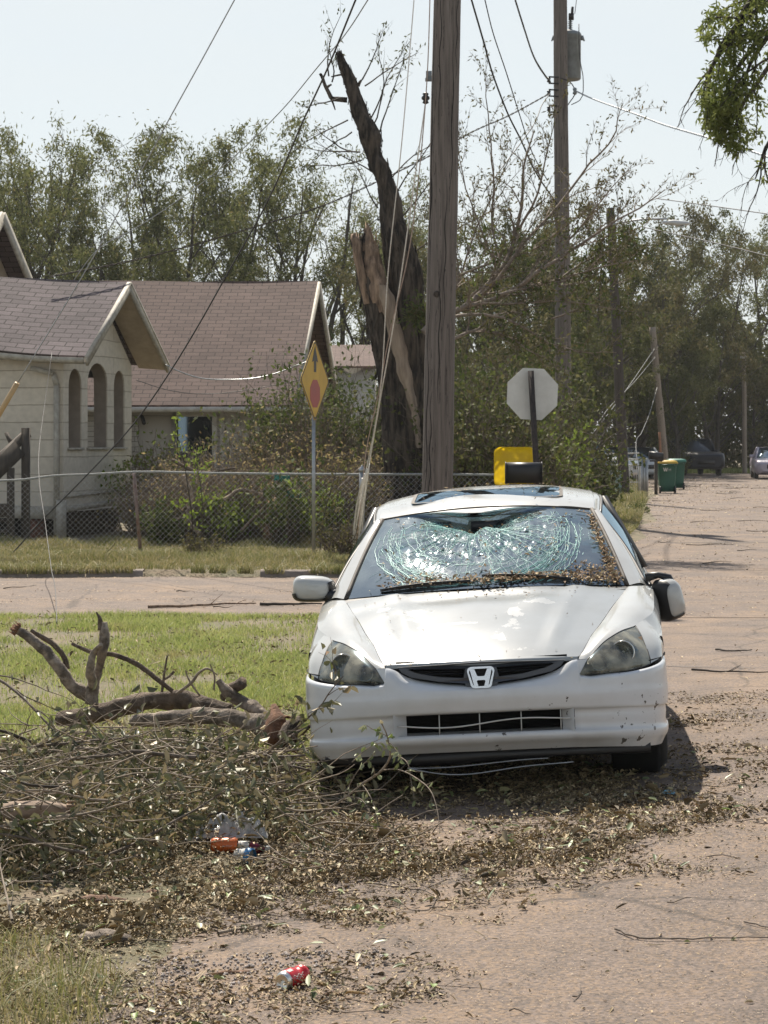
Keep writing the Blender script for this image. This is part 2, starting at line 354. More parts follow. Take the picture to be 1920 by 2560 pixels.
def glass_mat(name, tint=(.30, .36, .36), alpha=.5, rough=.03, haze=0, noise=0):
    m = bpy.data.materials.new(name); m.use_nodes = True; n = m.node_tree; n.nodes.clear(); l = n.links.new
    o = n.nodes.new('ShaderNodeOutputMaterial'); g = n.nodes.new('ShaderNodeBsdfGlossy'); g.inputs['Roughness'].default_value = rough; g.inputs['Color'].default_value = (.64, .83, .98, 1)
    t = n.nodes.new('ShaderNodeBsdfTransparent'); t.inputs[0].default_value = (*tint, 1)
    fr = n.nodes.new('ShaderNodeFresnel'); fr.inputs[0].default_value = 2.8 if tint[0] < .5 else 1.5; mx = n.nodes.new('ShaderNodeMixShader')
    l(fr.outputs[0], mx.inputs[0]); l(t.outputs[0], mx.inputs[1]); l(g.outputs[0], mx.inputs[2]); last = mx
    if haze or noise:
        d = n.nodes.new('ShaderNodeBsdfDiffuse'); d.inputs[0].default_value = (.62, .68, .66, 1) if tint[0] < .5 else (.47, .45, .36, 1)
        m2 = n.nodes.new('ShaderNodeMixShader'); m2.inputs[0].default_value = haze
        if noise:
            tc = n.nodes.new('ShaderNodeTexCoord'); nz = n.nodes.new('ShaderNodeTexNoise'); nz.inputs['Scale'].default_value = noise; nz.inputs['Detail'].default_value = 6
            mr = n.nodes.new('ShaderNodeMapRange'); mr.inputs['From Min'].default_value = .35; mr.inputs['From Max'].default_value = .75; mr.inputs['To Max'].default_value = haze * 2
            l(tc.outputs['Object'], nz.inputs['Vector']); l(nz.outputs['Fac'], mr.inputs[0]); l(mr.outputs[0], m2.inputs[0])
        l(mx.outputs[0], m2.inputs[1]); l(d.outputs[0], m2.inputs[2]); last = m2
    l(last.outputs[0], o.inputs[0]); return m
m_glass = glass_mat('tinted_glass', (.22, .28, .27))
m_wind = glass_mat('cracked_windshield_glass', (.16, .23, .25), rough=.02, haze=.09, noise=3.5)
m_lens = glass_mat('hazed_headlight_lens', (.62, .62, .56), rough=.14, haze=.36, noise=9)
def craze(m):
    n = m.node_tree; l = n.links.new; o = [q for q in n.nodes if q.type == 'OUTPUT_MATERIAL'][0]; src = o.inputs[0].links[0].from_socket
    tc = n.nodes.new('ShaderNodeTexCoord'); nz = n.nodes.new('ShaderNodeTexNoise'); nz.inputs['Scale'].default_value = 4; nz.inputs['Detail'].default_value = 3; l(tc.outputs['Object'], nz.inputs['Vector'])
    vm = n.nodes.new('ShaderNodeVectorMath'); vm.operation = 'MULTIPLY_ADD'; vm.inputs[1].default_value = (.10, .10, .10); l(nz.outputs['Color'], vm.inputs[0]); l(tc.outputs['Object'], vm.inputs[2])
    tot = None
    for sc_, w_ in ((26, .018), (70, .035)):
        v = n.nodes.new('ShaderNodeTexVoronoi'); v.feature = 'DISTANCE_TO_EDGE'; v.inputs['Scale'].default_value = sc_; l(vm.outputs[0], v.inputs['Vector'])
        r = n.nodes.new('ShaderNodeMapRange'); r.inputs['From Min'].default_value = w_; r.inputs['From Max'].default_value = w_ * .3; r.inputs['To Min'].default_value = 0; r.inputs['To Max'].default_value = .24; l(v.outputs['Distance'], r.inputs[0])
        if tot is None: tot = r.outputs[0]
        else: a = n.nodes.new('ShaderNodeMath'); a.operation = 'MAXIMUM'; l(tot, a.inputs[0]); l(r.outputs[0], a.inputs[1]); tot = a.outputs[0]
    # only where the pane has folded: an oval round the blow
    s1 = n.nodes.new('ShaderNodeVectorMath'); s1.operation = 'SUBTRACT'; s1.inputs[1].default_value = (-.03, 1.72, 1.22); l(vm.outputs[0], s1.inputs[0])
    s2 = n.nodes.new('ShaderNodeVectorMath'); s2.operation = 'MULTIPLY'; s2.inputs[1].default_value = (1.85, 2.3, 0); l(s1.outputs[0], s2.inputs[0]); ln = n.nodes.new('ShaderNodeVectorMath'); ln.operation = 'LENGTH'; l(s2.outputs[0], ln.inputs[0])
    r = n.nodes.new('ShaderNodeMapRange'); r.inputs['From Min'].default_value = 1.30; r.inputs['From Max'].default_value = .55; l(ln.outputs['Value'], r.inputs[0])
    n2 = n.nodes.new('ShaderNodeTexNoise'); n2.inputs['Scale'].default_value = 7; n2.inputs['Detail'].default_value = 4; l(tc.outputs['Object'], n2.inputs['Vector']); r2 = n.nodes.new('ShaderNodeMapRange'); r2.inputs['From Min'].default_value = .42; r2.inputs['From Max'].default_value = .60; l(n2.outputs['Fac'], r2.inputs[0])
    m1 = n.nodes.new('ShaderNodeMath'); m1.operation = 'MULTIPLY'; l(r.outputs[0], m1.inputs[0]); l(r2.outputs[0], m1.inputs[1]); m2 = n.nodes.new('ShaderNodeMath'); m2.operation = 'MULTIPLY'; l(m1.outputs[0], m2.inputs[0]); l(tot, m2.inputs[1])
    p = n.nodes.new('ShaderNodeBsdfPrincipled'); p.inputs['Base Color'].default_value = (.30, .58, .54, 1); p.inputs['Roughness'].default_value = .3; p.inputs['Specular IOR Level'].default_value = .9
    mx = n.nodes.new('ShaderNodeMixShader'); l(m2.outputs[0], mx.inputs[0]); l(src, mx.inputs[1]); l(p.outputs[0], mx.inputs[2]); l(mx.outputs[0], o.inputs[0])
craze(m_wind)
m_crack = mat('glass_crack_edge', (.40, .66, .62), rough=.42, spec=.55, isl=((0, (.12, .32, .30)), (.6, (.28, .60, .55)), (1, (.62, .86, .82))))
CAR = thing('white_sedan', 'white four-door sedan with a smashed windshield parked at the edge of the road', 'car', (0, 0, 0))
def cw(x, y, z):   # car-local to world
    a = math.atan(CAR_S); M = Matrix.Translation((car_xc(CAR_Y), CAR_Y, gzf(.47, CAR_Y))) @ Matrix.Rotation(-a, 4, 'Z') @ Matrix.Rotation(-ROLL, 4, 'Y')
    return M @ Vector((x, y, z))
a_ = math.atan(CAR_S)
CAR.scale = (1.02, 1, 1)
CAR.location = (float(car_xc(CAR_Y)), CAR_Y, gzf(float(car_xc(CAR_Y)), CAR_Y)); CAR.rotation_euler = (Matrix.Rotation(-a_, 3, 'Z') @ Matrix.Rotation(-ROLL, 3, 'Y')).to_euler()
ORG[CAR.name] = Vector((0, 0, 0))
def cpart(b, name, m, smooth=True, parent=None): return b.build(name, m, parent or CAR, smooth)
T7 = np.linspace(-1, 1, 9)
# --- hood
def hoodrow(w, yc, ye, zc, ze): return [[w * t, yc + (ye - yc) * t * t, zc + (ze - zc) * (abs(t) ** 2.2)] for t in T7]
G = patch([hoodrow(.463, .070, .135, .672, .668), hoodrow(.465, .072, .14, .688, .683), hoodrow(.473, .10, .175, .703, .695), hoodrow(.535, .36, .42, .795, .762),
           hoodrow(.61, .68, .73, .878, .835), hoodrow(.69, .98, 1.02, .950, .900), hoodrow(.742, 1.13, 1.24, .982, .940)], 6, 4)
_iy = np.array([.135, .17, .22, .30, .42, .60, .85, 1.08, 1.27]); _ix = np.array([.469, .481, .496, .518, .545, .597, .655, .715, .757]); _iz = np.array([.672, .688, .704, .733, .765, .808, .862, .912, .944])
for r_ in range(G.shape[0]):         # meet the fender edge exactly
    ye = G[r_, -1, 1]; k_ = (np.interp(ye, _iy, _ix) - .0025) / G[r_, -1, 0]; dz_ = np.interp(ye, _iy, _iz) - G[r_, -1, 2]; tq_ = G[r_, :, 0] / G[r_, -1, 0]; G[r_, :, 0] *= k_
    if r_ > 8: G[r_, :, 2] += dz_ * np.abs(tq_) ** 6
x, y = G[..., 0], G[..., 1]
G[..., 2] += -.022 * np.exp(-((x + .05) / .30) ** 2 - ((y - 1.02) / .10) ** 2) + .012 * np.exp(-((x - .28) / .1) ** 2 - ((y - .9) / .12) ** 2) + (vnoise(x + 5, y, 5, 3) - .5) * .014 * sstep(.6, 1.0, y)
G[..., 2] += .010 * np.exp(-((np.abs(x) - (.30 + .16 * y)) / .03) ** 2) * sstep(.1, .5, y)      # the pressed crease each side
b = B().grid(G); hood = cpart(b, 'hood', m_hood)
# --- fenders (top strip) and body side; built for x>0 and mirrored
inn = list(zip(_ix, _iy, _iz))
outr = [(.512, .148, .669), (.530, .172, .685), (.558, .215, .709), (.602, .287, .742), (.676, .397, .776), (.768, .603, .788), (.862, .85, .828), (.885, 1.1, .872), (.893, 1.33, .905)]
inn, outr = np.array(inn), np.array(outr)
midb = (inn + outr) / 2; midb[:, 2] += [.001, .002, .004, .007, .012, .022, .026, .022, .016]
q1 = inn * .75 + outr * .25; q1[:, 2] += midb[:, 2] * 0 + np.array([.0, .001, .003, .005, .009, .016, .018, .014, .010])
q3 = inn * .25 + outr * .75; q3[:, 2] += np.array([.001, .002, .004, .007, .012, .019, .022, .018, .012])
fend = B().grid(patch([inn, q1, midb, q3, outr], 3, 6), flip=True)
# side of the fender ahead of the wheel, behind the headlight
c0 = [(.768, .603, .788), (.794, .52, .74), (.812, .44, .68), (.826, .377, .612)]
c1 = [(.787, .645, .797), (.846, .57, .738), (.868, .50, .68), (.874, .46, .628)]
c2 = [(.818, .72, .808), (.878, .69, .74), (.902, .67, .68), (.906, .66, .632)]
fend.grid(patch([c0, c1, c2], 4, 4))
# door & rear side shell
st = [.70, .85, 1.0, 1.15, 1.33, 1.6, 2.0, 2.6, 3.2, 3.6, 4.0, 4.3, 4.55, 4.68, 4.75]
xs = [.811, .862, .878, .886, .893, .895, .895, .893, .887, .878, .862, .835, .78, .70, .58]
zs = [.806, .828, .853, .878, .905, .925, .94, .955, .968, .975, .978, .975, .955, .93, .90]
xm = [.905, .908, .91, .912, .915, .915, .915, .915, .913, .91, .903, .885, .84, .76, .62]
cols = []
for y, a, z, mxx in zip(st, xs, zs, xm):
    cols.append([(a, y, z), ((a + mxx) / 2 + .012, y, z - .07), (mxx, y, .70), (mxx, y, .60), (mxx - .006, y, .45), (mxx - .004, y, .34), (mxx - .03, y, .24), (mxx - .10, y, .20)])
S = patch(cols, 7, 5)
def arch(S, yc, rad):
    yy, zz = S[..., 1], S[..., 2]; d = np.sqrt((yy - yc) ** 2 + (zz - .31) ** 2)
    near = (d < rad + .02) & (d > rad * .80)
    k = rad / np.maximum(d, 1e-6)
    S[..., 1] = np.where(near, yc + (yy - yc) * k, yy); S[..., 2] = np.where(near, .31 + (zz - .31) * k, zz)
    return d
d1 = arch(S, .98, .345); d2 = arch(S, 3.70, .345)
hole = (d1 < .345 * .80) | (d2 < .345 * .80)
keep = ~(hole[:-1, :-1] | hole[1:, :-1] | hole[:-1, 1:] | hole[1:, 1:])
side = B().grid(S, keep)
fillp = [[(.464, .088, .598), (.464, .108, .673)], [(.471, .094, .598), (.514, .146, .669)]]
for bb, nm in ((fend, 'fender'), (side, 'body_side')):
    tag(cpart(bb, nm, m_paint)); tag(cpart(bb.mirror(), nm, m_paint))
# --- front bumper: columns round the nose, rows from the lip up
PX = [0, .12, .24, .33, .375, .40, .43, .455, .466, .473, .49, .60, .72, .82, .87, .895, .906, .910]
PYc = [.0, .003, .012, .024, .033, .039, .047, .054, .058, .061, .068, .105, .17, .26, .345, .43, .54, .66]
PT = [.575, .583, .597, .616, .634, .650, .668, .674, .672, .604, .596, .594, .594, .602, .610, .617, .624, .626]
PB = [.248, .248, .247, .245, .244, .243, .242, .24, .239, .238, .237, .232, .224, .213, .206, .20, .197, .197]
rows = []
RZ = [0, .03, .065, .09, .095, .155, .195, .202, .225, .28, .31]
RY = [.075, .045, .008, .012, .022, .024, .022, .004, -.004, -.012, -.006]
cols = []
for i, (x, y, tz, bz) in enumerate(zip(PX, PYc, PT, PB)):
    nx = min(1, max(0, (x - .55) / .36)); pts = []
    for dz, dy in zip(RZ, RY):
        z = bz + dz * (tz - bz - .03) / max(.345, tz - bz - .03) if tz > .6 and False else bz + dz
        inset = dy if x < .5 else dy * (1 - nx * .75)
        pts.append((x - (dy * nx * .5), y + inset * (1 - nx), z))
    zt = bz + .31
    for f_, dy in (((.35, .004), (.7, .022), (.93, .048), (1, .062)) if x < .47 else ((.45, -.004), (.82, .002), (.95, .020), (1, .045))):
        pts.append((x - dy * nx * .35, y + dy * (1 - nx) * (1 if x < .43 or x > .5 else .8), zt + (tz - zt) * f_))
    cols.append(pts)
Cb = np.array(cols)                               # x>0 half, columns then rows
full = np.concatenate([Cb[::-1] * [-1, 1, 1], Cb[1:]])
Gb = hermite(np.swapaxes(hermite(full, 3), 0, 1), 3); # rows first
gx, gzz = np.abs(Gb[..., 0]), Gb[..., 2]
cx = (gx[:-1, :-1] + gx[1:, 1:]) / 2; czz = (gzz[:-1, :-1] + gzz[1:, 1:]) / 2
r_lo, r_hi = 4 * 3, 6 * 3                          # grid rows of the intake
ri = np.arange(Gb.shape[0] - 1)[:, None] * np.ones_like(cx)
hole = (ri >= r_lo) & (ri < r_hi) & (cx < .435)
fb_ = B().grid(Gb, ~hole).grid(np.array(fillp)).grid(np.array(fillp) * [-1, 1, 1])
bump_ = cpart(fb_, 'front_bumper', m_bump)
# the dark lip under the bumper, the radiator behind the intake, the loose crossing strips
lip = B(); xx = np.linspace(-.80, .80, 25)
lip.grid([[(x, .13 + .22 * x * x, .262 - .035 * abs(x)) for x in xx], [(x, .085 + .24 * x * x, .225 - .04 * abs(x)) for x in xx], [(x, .11 + .24 * x * x, .188 + .01 * sin(5 * x)) for x in xx], [(x, .35 + .24 * x * x, .178) for x in xx]])
cpart(lip, 'lower_lip', m_black)
rad = B().box((0, .30, .42), (.95, .02, .34)); 
for k in range(26): rad.box((0, .283, .315 + k * .0065), (.78, .012, .0025))
cpart(rad, 'radiator', m_dark, False)
inside = B()
for s in (-1, 1): inside.grid([[(s * .436, .040, .330), (s * .436, .042, .446)], [(s * .378, .115, .335), (s * .378, .115, .442)]])
inside.grid([[(x, .03 + .2 * x * x, .334) for x in xx * .5], [(x, .2, .335) for x in xx * .5]]); inside.grid([[(x, .03 + .2 * x * x, .441) for x in xx * .5], [(x, .2, .445) for x in xx * .5]])
cpart(inside, 'intake_duct', m_bump)
strips = B()
for x in (-.215, -.02, .18, .37): strips.tube([(x, .03 + .2 * x * x, .335), (x + .002, .028 + .2 * x * x, .442)], .0028, 5)
strips.tube([(x, .022 + .2 * x * x, .392 + .012 * sin(x * 9) + .02 * x) for x in np.linspace(-.42, .44, 24)], .0038, 6)
cpart(strips, 'intake_bars', m_white)
wr = B(); wr.tube([(x, .03 + .2 * x * x, .20 - .05 * cos(x * 3) + .012 * sin(x * 9)) for x in np.linspace(-.38, .42, 26)], .0035, 5)
wr.tube([(x, .04 + .2 * x * x, .19 + .012 * sin(x * 6)) for x in np.linspace(-.38, .3, 20)], .003, 5); cpart(wr, 'loose_strip', m_galv)
# inner dark box so nothing shows through
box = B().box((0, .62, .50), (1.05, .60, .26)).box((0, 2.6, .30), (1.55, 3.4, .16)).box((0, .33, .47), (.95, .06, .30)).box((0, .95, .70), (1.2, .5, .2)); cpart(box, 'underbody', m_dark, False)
for y in (.98, 3.70):
    for s in (-1, 1):
        wb = B().lathe([(.0, 0), (.36, 0), (.36, .22), (.345, .24)], 32, (s * .62, y, .31), Matrix.Rotation(s * pi / 2, 3, 'Y')); cpart(wb, 'wheel_well', m_dark)
        tx = s * .80
        ty = B().lathe([(.20, -.1), (.29, -.1), (.312, -.07), (.318, 0), (.312, .07), (.29, .1), (.20, .1)], 36, (tx, y, .318), Matrix.Rotation(s * pi / 2, 3, 'Y'), cap=False)
        wt = cpart(ty, 'wheel', m_tyre)
        rm = B().lathe([(.02, .03), (.06, .04), (.18, .055), (.2, .09), (.205, .1), (.205, -.08), (.0, -.08)], 28, (tx, y, .318), Matrix.Rotation(s * pi / 2, 3, 'Y'))
        rm.build('rim', m_galv, wt, True)
cap_ = B().lathe([(.034, .0), (.034, .004), (.030, .006), (.0, .0065)], 24, (-.862, .36, .50), Vector((-.86, -.5, 0)).to_track_quat('Z', 'Y').to_matrix()); cpart(cap_, 'tow_cover', m_bump)
# --- grille with two slots, badge
def gbend(q): return (q.x, q.y + .20 * q.x * q.x + (.676 - q.z) * -.22, q.z)
gt = [(x, .690 - .012 * abs(x) / .4) for x in np.linspace(-.405, .405, 13)]
gb = [(.385, .652), (.34, .628), (.2, .602), (.08, .590), (.07, .566), (.04, .558), (0, .556), (-.04, .558), (-.07, .566), (-.08, .590), (-.2, .602), (-.34, .628), (-.385, .652)]
slot = [(.075, .662), (.34, .669), (.355, .664), (.31, .646), (.2, .624), (.085, .615)]
grl = plate('grille', gt + gb, [slot, [(-x, z) for x, z in slot[::-1]]], .016, (0, .052, 0), (1, 0, 0), (0, 0, 1), m_grille, CAR, bend=gbend)
gp = B().grid([[(x, .125 + .2 * x * x, .55) for x in xx * .52], [(x, .105 + .2 * x * x, .70) for x in xx * .52]]); gp.build('slot_backing', m_dark, grl)
for s in (-1, 1):
    gsl = B()
    for k in range(3): gsl.grid([[(s * x, .075 + .2 * x * x, .63 + k * .012 + .02 * x) for x in np.linspace(.08, .33, 8)], [(s * x, .09 + .2 * x * x, .634 + k * .012 + .02 * x) for x in np.linspace(.08, .33, 8)]])
    gsl.build('slat', m_grille, grl)
def rrect(w0, w1, h, r, n=5):
    """rounded trapezoid: half width w0 at the bottom, w1 at the top"""
    P = []
    for cx, cz, a0 in ((w1 - r, h - r, 0), (-w1 + r, h - r, 90), (-w0 + r, -h + r, 180), (w0 - r, -h + r, 270)):
        for k in range(n): a = R(a0 + 90 * k / (n - 1)); P.append((cx + r * cos(a), cz + r * sin(a)))
    return P
BO = (0.0, .012, .617)
o1 = rrect(.052, .066, .053, .022, 6); i1 = rrect(.042, .057, .043, .018, 6)
plate('badge_ring', o1, [i1], .014, BO, (1, 0, 0), (0, .22, .975), m_chrome, CAR)
plate('badge_plate', rrect(.044, .059, .045, .018, 6), [], .004, (0, .020, .617), (1, 0, 0), (0, .22, .975), m_dark, CAR)
hl = [(-.052, .042), (-.036, .042), (-.024, .004), (.024, .004), (.036, .042), (.052, .042), (.036, -.042), (.017, -.042), (.024, -.016), (-.024, -.016), (-.017, -.042), (-.036, -.042)]
hl = [(-.053, .042), (-.031, .042), (-.0185, .009), (-.013, .006), (.013, .006), (.0185, .009), (.031, .042), (.053, .042), (.034, -.042), (.014, -.042), (.021, -.018), (.016, -.013), (-.016, -.013), (-.021, -.018), (-.014, -.042), (-.034, -.042)]
plate('badge_letter', hl, [], .012, (0, .010, .617), (1, 0, 0), (0, .22, .975), m_chrome, CAR)
# --- headlights
m_lensint = mat('headlight_housing', (.50, .49, .43), (.22, .21, .18), scale=11, rough=.28, metal=.6, bump=.6, bscale=14, dist=.03)
m_reflector = mat('lamp_reflector', (.6, .6, .58), rough=.22, metal=.9)
m_amber = mat('amber_marker', (.55, .33, .16), (.4, .25, .14), scale=12, rough=.35)
for s in (-1, 1):
    top = np.array([(.470, .102, .606), (.5145, .150, .667), (.558, .215, .706), (.60, .285, .738), (.674, .395, .772), (.765, .600, .784)])
    bot = np.array([(.470, .098, .594), (.555, .120, .597), (.63, .160, .595), (.69, .20, .596), (.765, .285, .600), (.824, .375, .608)])
    rows_ = []
    for t in (0, .12, .35, .65, .88, 1):
        r_ = bot * (1 - t) + top * t; bul = .022 * sin(pi * t) ** .6 if 0 < t < 1 else 0
        r_[:, 1] -= bul * np.array([.2, 1.2, 1.8, 2.0, 1.8, 1.0]); r_[:, 0] += bul * np.array([0, .1, .2, .4, .6, .6]); rows_.append(r_ * [s, 1, 1])
    Gl = patch(rows_, 3, 4)
    hb = B().grid(Gl, flip=(s < 0)); head = cpart(hb, 'headlight', m_lens)
    back = Gl.copy(); cen = np.array([s * .66, .6, .69]); back[..., 1] += .075; back = back * .96 + np.array([s * .665, .33, .69]) * .04
    B().grid(back).build('housing', m_lensint, head, True)
    edge = np.concatenate([Gl[0], Gl[1:, -1], Gl[-1][::-1], Gl[::-1, 0]]); B().tube(edge, .003, 5).build('seal', m_black, head, True)
    for (x, y, z, r_) in ((.575, .20, .645, .038), (.69, .29, .682, .055)):
        Mx = Vector((s * -.1, -1, .05)).to_track_quat('Z', 'Y').to_matrix()
        B().lathe([(.004, -.022), (r_ * .5, -.018), (r_ * .85, 0), (r_, .018), (r_ + .004, .018), (r_ + .004, .0)], 26, (s * x, y, z), Mx, cap=False).build('reflector', m_reflector, head, True)
        B().lathe([(0.0, .012), (r_ * .22, .008), (r_ * .25, -.02)], 16, (s * x, y, z), Mx).build('bulb', m_chrome, head, True)
    B().add([(s * .775, .40, .655), (s * .80, .45, .66), (s * .792, .50, .74), (s * .755, .46, .735)], np.array([[0, 1, 2, 3]])).build('marker', m_amber, head)
# --- gaps between panels: dark seams
gap = B()
for s in (-1, 1):
    P = inn * [s, 1, 1]; P = hermite(P, 4); P[:, 2] -= .006; P[:, 0] -= s * .0025
    gap.tube(P, np.linspace(.0032 if s > 0 else .0008, .0012 if s > 0 else .0006, len(P)), 5)
    gap.tube([(s * .816, .375, .627), (s * .874, .46, .630), (s * .905, .60, .632), (s * .909, .70, .634)], .003, 5)
gap.tube([(x, .075 + .30 * x * x, .666) for x in np.linspace(-.46, .46, 15)], .005, 5)
cpart(gap, 'panel_gap', m_dark)
# --- windshield with the sagging, folded break
def wsurf(u, t):
    """u -1..1 across, t 0..1 from the cowl to the roof edge"""
    w = .745 + (.590 - .745) * t; y = (1.135 + .165 * u * u) + (2.03 + .07 * u * u - 1.135 - .165 * u * u) * t
    z = (.985 - .035 * u * u) + ((1.392 - .045 * u * u) - (.985 - .035 * u * u)) * t + .030 * np.sin(pi * t) * (1 - .3 * u * u)
    return np.stack([w * u, y, z], -1)
NU, NT = 150, 84
uu, tt = np.meshgrid(np.linspace(-1, 1, NU), np.linspace(0, 1, NT))
def sag(u, t):
    d = .115 * np.exp(-((u + .08) / .40) ** 2 - ((t - .93) / .16) ** 2) + .030 * np.exp(-((u + .0) / .60) ** 2 - ((t - .55) / .30) ** 2)
    d += .035 * np.exp(-((u + .12) / .05) ** 2) * sstep(.65, .95, t)                       # the fold at the top
    d += .016 * np.sin(8 * u + 14 * t + 3 * np.sin(5 * u)) * np.exp(-((u + .05) / .5) ** 2 - ((t - .8) / .16) ** 2)
    ring = np.exp(-(((np.abs(u + .03) - .62) / .08) ** 2)) * np.exp(-((t - .5) / .3) ** 2) * .006
    cr = (vnoise(u * 8 + 3, t * 5, 4, 4) - .5) * .013 * np.exp(-((u - .06) / .56) ** 4 - ((t - .66) / .36) ** 4)
    fl = (vnoise(u * 20, t * 12, 6, 2) - .5) * .004 * np.exp(-((u + .02) / .60) ** 4 - ((t - .60) / .40) ** 4)
    return (d + cr + fl - ring) * sstep(0, .12, t) * sstep(1, .88, np.abs(u))
Wv = wsurf(uu, tt); nrm = np.array([0, -.50, .866]); Wv = Wv - sag(uu, tt)[..., None] * nrm
Wv[-1:, :, :] = wsurf(uu[-1:], tt[-1:]) - (.030 * np.exp(-((uu[-1:] + .10) / .28) ** 2) + .03 * np.exp(-((uu[-1:] + .12) / .04) ** 2))[..., None] * nrm
ws = cpart(B().grid(Wv), 'windshield', m_wind)
def wpt(u, t, off=.0025):
    u = np.asarray(u, float); t = np.asarray(t, float); return wsurf(u, t) - (sag(u, t) - off)[..., None] * nrm
crk = B(); cr = np.random.default_rng(5)
def wob(n, a, r_): 
    w = np.cumsum(r_.normal(0, a, n)); return w - np.linspace(0, w[-1], n)
def crack(us, ts, w):
    us = np.asarray(us); ts = np.asarray(ts); ok = (np.abs(us) < .95) & (ts > .03) & (ts < .95)
    if ok.sum() < 3: return
    us, ts = us[ok], ts[ok]; i = 0
    while i < len(us) - 3:                       # broken into short runs that glint separately
        k = int(cr.integers(4, 13)); P = wpt(us[i:i + k], ts[i:i + k])
        if len(P) >= 3: crk.tube(P, w * cr.uniform(.4, 1.35), 3, cap=False)
        i += k - 1
        if cr.random() < .25: i += int(cr.integers(1, 5))
# two swirls of curved cracks left and right of the middle, as the glass folded
for side_, (uc, tc_, n_) in enumerate(((-.14, .84, 66), (.0, .82, 66))):
    sg = -1 if side_ == 0 else 1
    for k in range(n_):
        rr = cr.uniform(.08, .80) if k % 4 else cr.uniform(.64, .78); a0 = cr.uniform(-5, 50); a1 = a0 + cr.uniform(25, 75); n = 34
        a = np.radians(np.linspace(a0, a1, n)); rw = rr * (1 + .05 * np.sin(a * 3 + k)) + wob(n, .004, cr)
        crack(uc + sg * rw * np.cos(a) * 1.02, tc_ - rw * 1.15 * np.sin(a) + wob(n, .004, cr), .0011 if k % 4 else .0017)
for k in range(95):                              # radial cracks from the fold
    a = cr.uniform(pi * 1.02, pi * 1.98); L_ = cr.uniform(.25, .85); n = 22; s0 = cr.uniform(.02, .3)
    rr = np.linspace(s0, s0 + L_, n); crack(-.1 + rr * np.cos(a) + wob(n, .006, cr), .86 + rr * np.sin(a) * 1.0 + wob(n, .006, cr), .0009)
for k in range(260):                             # short crossing cracks
    u0 = cr.normal(.03, .42); t0 = cr.uniform(.08, .9); a = cr.uniform(0, pi); n = 8; rr = np.linspace(0, cr.uniform(.04, .16), n)
    crack(u0 + rr * np.cos(a) + wob(n, .004, cr), t0 + rr * np.sin(a) + wob(n, .004, cr), .0008)
for k in range(30):                              # crushed edge under the roof
    u0 = cr.uniform(-.62, .5); n = 12; crack(u0 + np.linspace(0, cr.uniform(.1, .3), n), .90 + wob(n, .01, cr) + cr.uniform(-.06, .03), .0011)
crk.build('glass_cracks', m_crack, ws)
ch = B()                                         # tiny pale glass chips; the middle band is put in as glints
for k in range(1500):
    u0 = cr.normal(-.02, .40); t0 = cr.beta(2.2, 2.0)
    if k % 3 == 0: u0 = cr.normal(.06, .16); t0 = cr.normal(.50 - .3 * (u0 - .06), .07)
    if abs(u0) > .85: continue
    if cr.random() < .35: u0 = cr.uniform(-.65, .45); t0 = cr.normal(.86, .05)
    p = wpt(u0, min(t0, .97), .004); s_ = cr.uniform(.0012, .0034); v = cr.normal(0, 1, (3, 3)); v /= np.linalg.norm(v, axis=1, keepdims=True)
    ch.add(p + v * s_, np.array([[0, 1, 2]]))
ch.build('glass_chips_and_glints', m_crack, ws)
tr = B()
for s in (-1, 1): tr.tube(wsurf(np.full(12, s * 1.012), np.linspace(0, 1, 12)) + [0, 0, .002], .013, 6)
tr.tube(wsurf(np.linspace(-1, 1, 20), np.full(20, 1.0)) + [0, .004, .003], .005, 5)
cpart(tr, 'windshield_trim', m_trim)
cowl = B().grid(patch([[(x, 1.10 + .20 * x * x, .962 - .05 * x * x) for x in np.linspace(-.76, .76, 9)], [(x, 1.15 + .28 * x * x, .978 - .055 * x * x) for x in np.linspace(-.76, .76, 9)], [(x, 1.26 + .25 * x * x, 1.0 - .05 * x * x) for x in np.linspace(-.76, .76, 9)]], 2, 2)); cpart(cowl, 'cowl', m_black)
for (u0, u1, t0, t1, k0) in ((-.02, .62, .11, .045, .07), (-.76, -.10, .035, .055, .03)):
    n = 12; us = np.linspace(u0, u1, n); ts = np.linspace(t0, t1, n); P = wpt(us, ts, .014) + np.sin(np.linspace(0, pi, n))[:, None] * np.array([0, -.002, .008])
    wb = B().tube(P, np.linspace(.004, .008, n), 6); wp = cpart(wb, 'wiper', m_black)
    B().grid([P - [0, .001, .004], wpt(us, ts, .001)]).build('blade', m_trim, wp)
# --- roof, pillars, side and rear glass
def rrow(y, w, zc, ze, dy=.05): return [[w * t, y + dy * t * t, zc + (ze - zc) * abs(t) ** 2.4] for t in T7]
RG = patch([rrow(2.035, .612, 1.396, 1.348, .07), rrow(2.16, .615, 1.428, 1.378), rrow(2.45, .615, 1.474, 1.417, .02), rrow(2.85, .61, 1.500, 1.438, 0), rrow(3.25, .60, 1.478, 1.420, 0), rrow(3.62, .575, 1.40, 1.36, -.04)], 6, 4)
x, y = RG[..., 0], RG[..., 1]; RG[..., 2] -= .035 * np.exp(-((x + .07) / .26) ** 2 - ((y - 2.05) / .09) ** 2) + .004 * np.sin(x * 9) * sstep(2.6, 2.1, y)
cpart(B().grid(RG), 'roof', m_paint); cpart(B().grid((RG - [0, 0, .025]) * [.985, 1, 1]), 'headliner', m_dark)
sr_o = rrect(.44, .44, .25, .06, 6); ys = lambda q: 1.449 + .037 * min(1, (q - 2.3) / .45) - .0 if q < 2.75 else 1.486 - .01 * (q - 2.85) ** 2 * 4
def srb(q):
    zr = float(np.interp(q.y, [2.0, 2.16, 2.45, 2.85, 3.25, 3.62], [1.385, 1.428, 1.474, 1.500, 1.478, 1.40])); edge = abs(q.x / .612) ** 2.4 * .055
    return (q.x, q.y, zr - edge + q.z + .007)
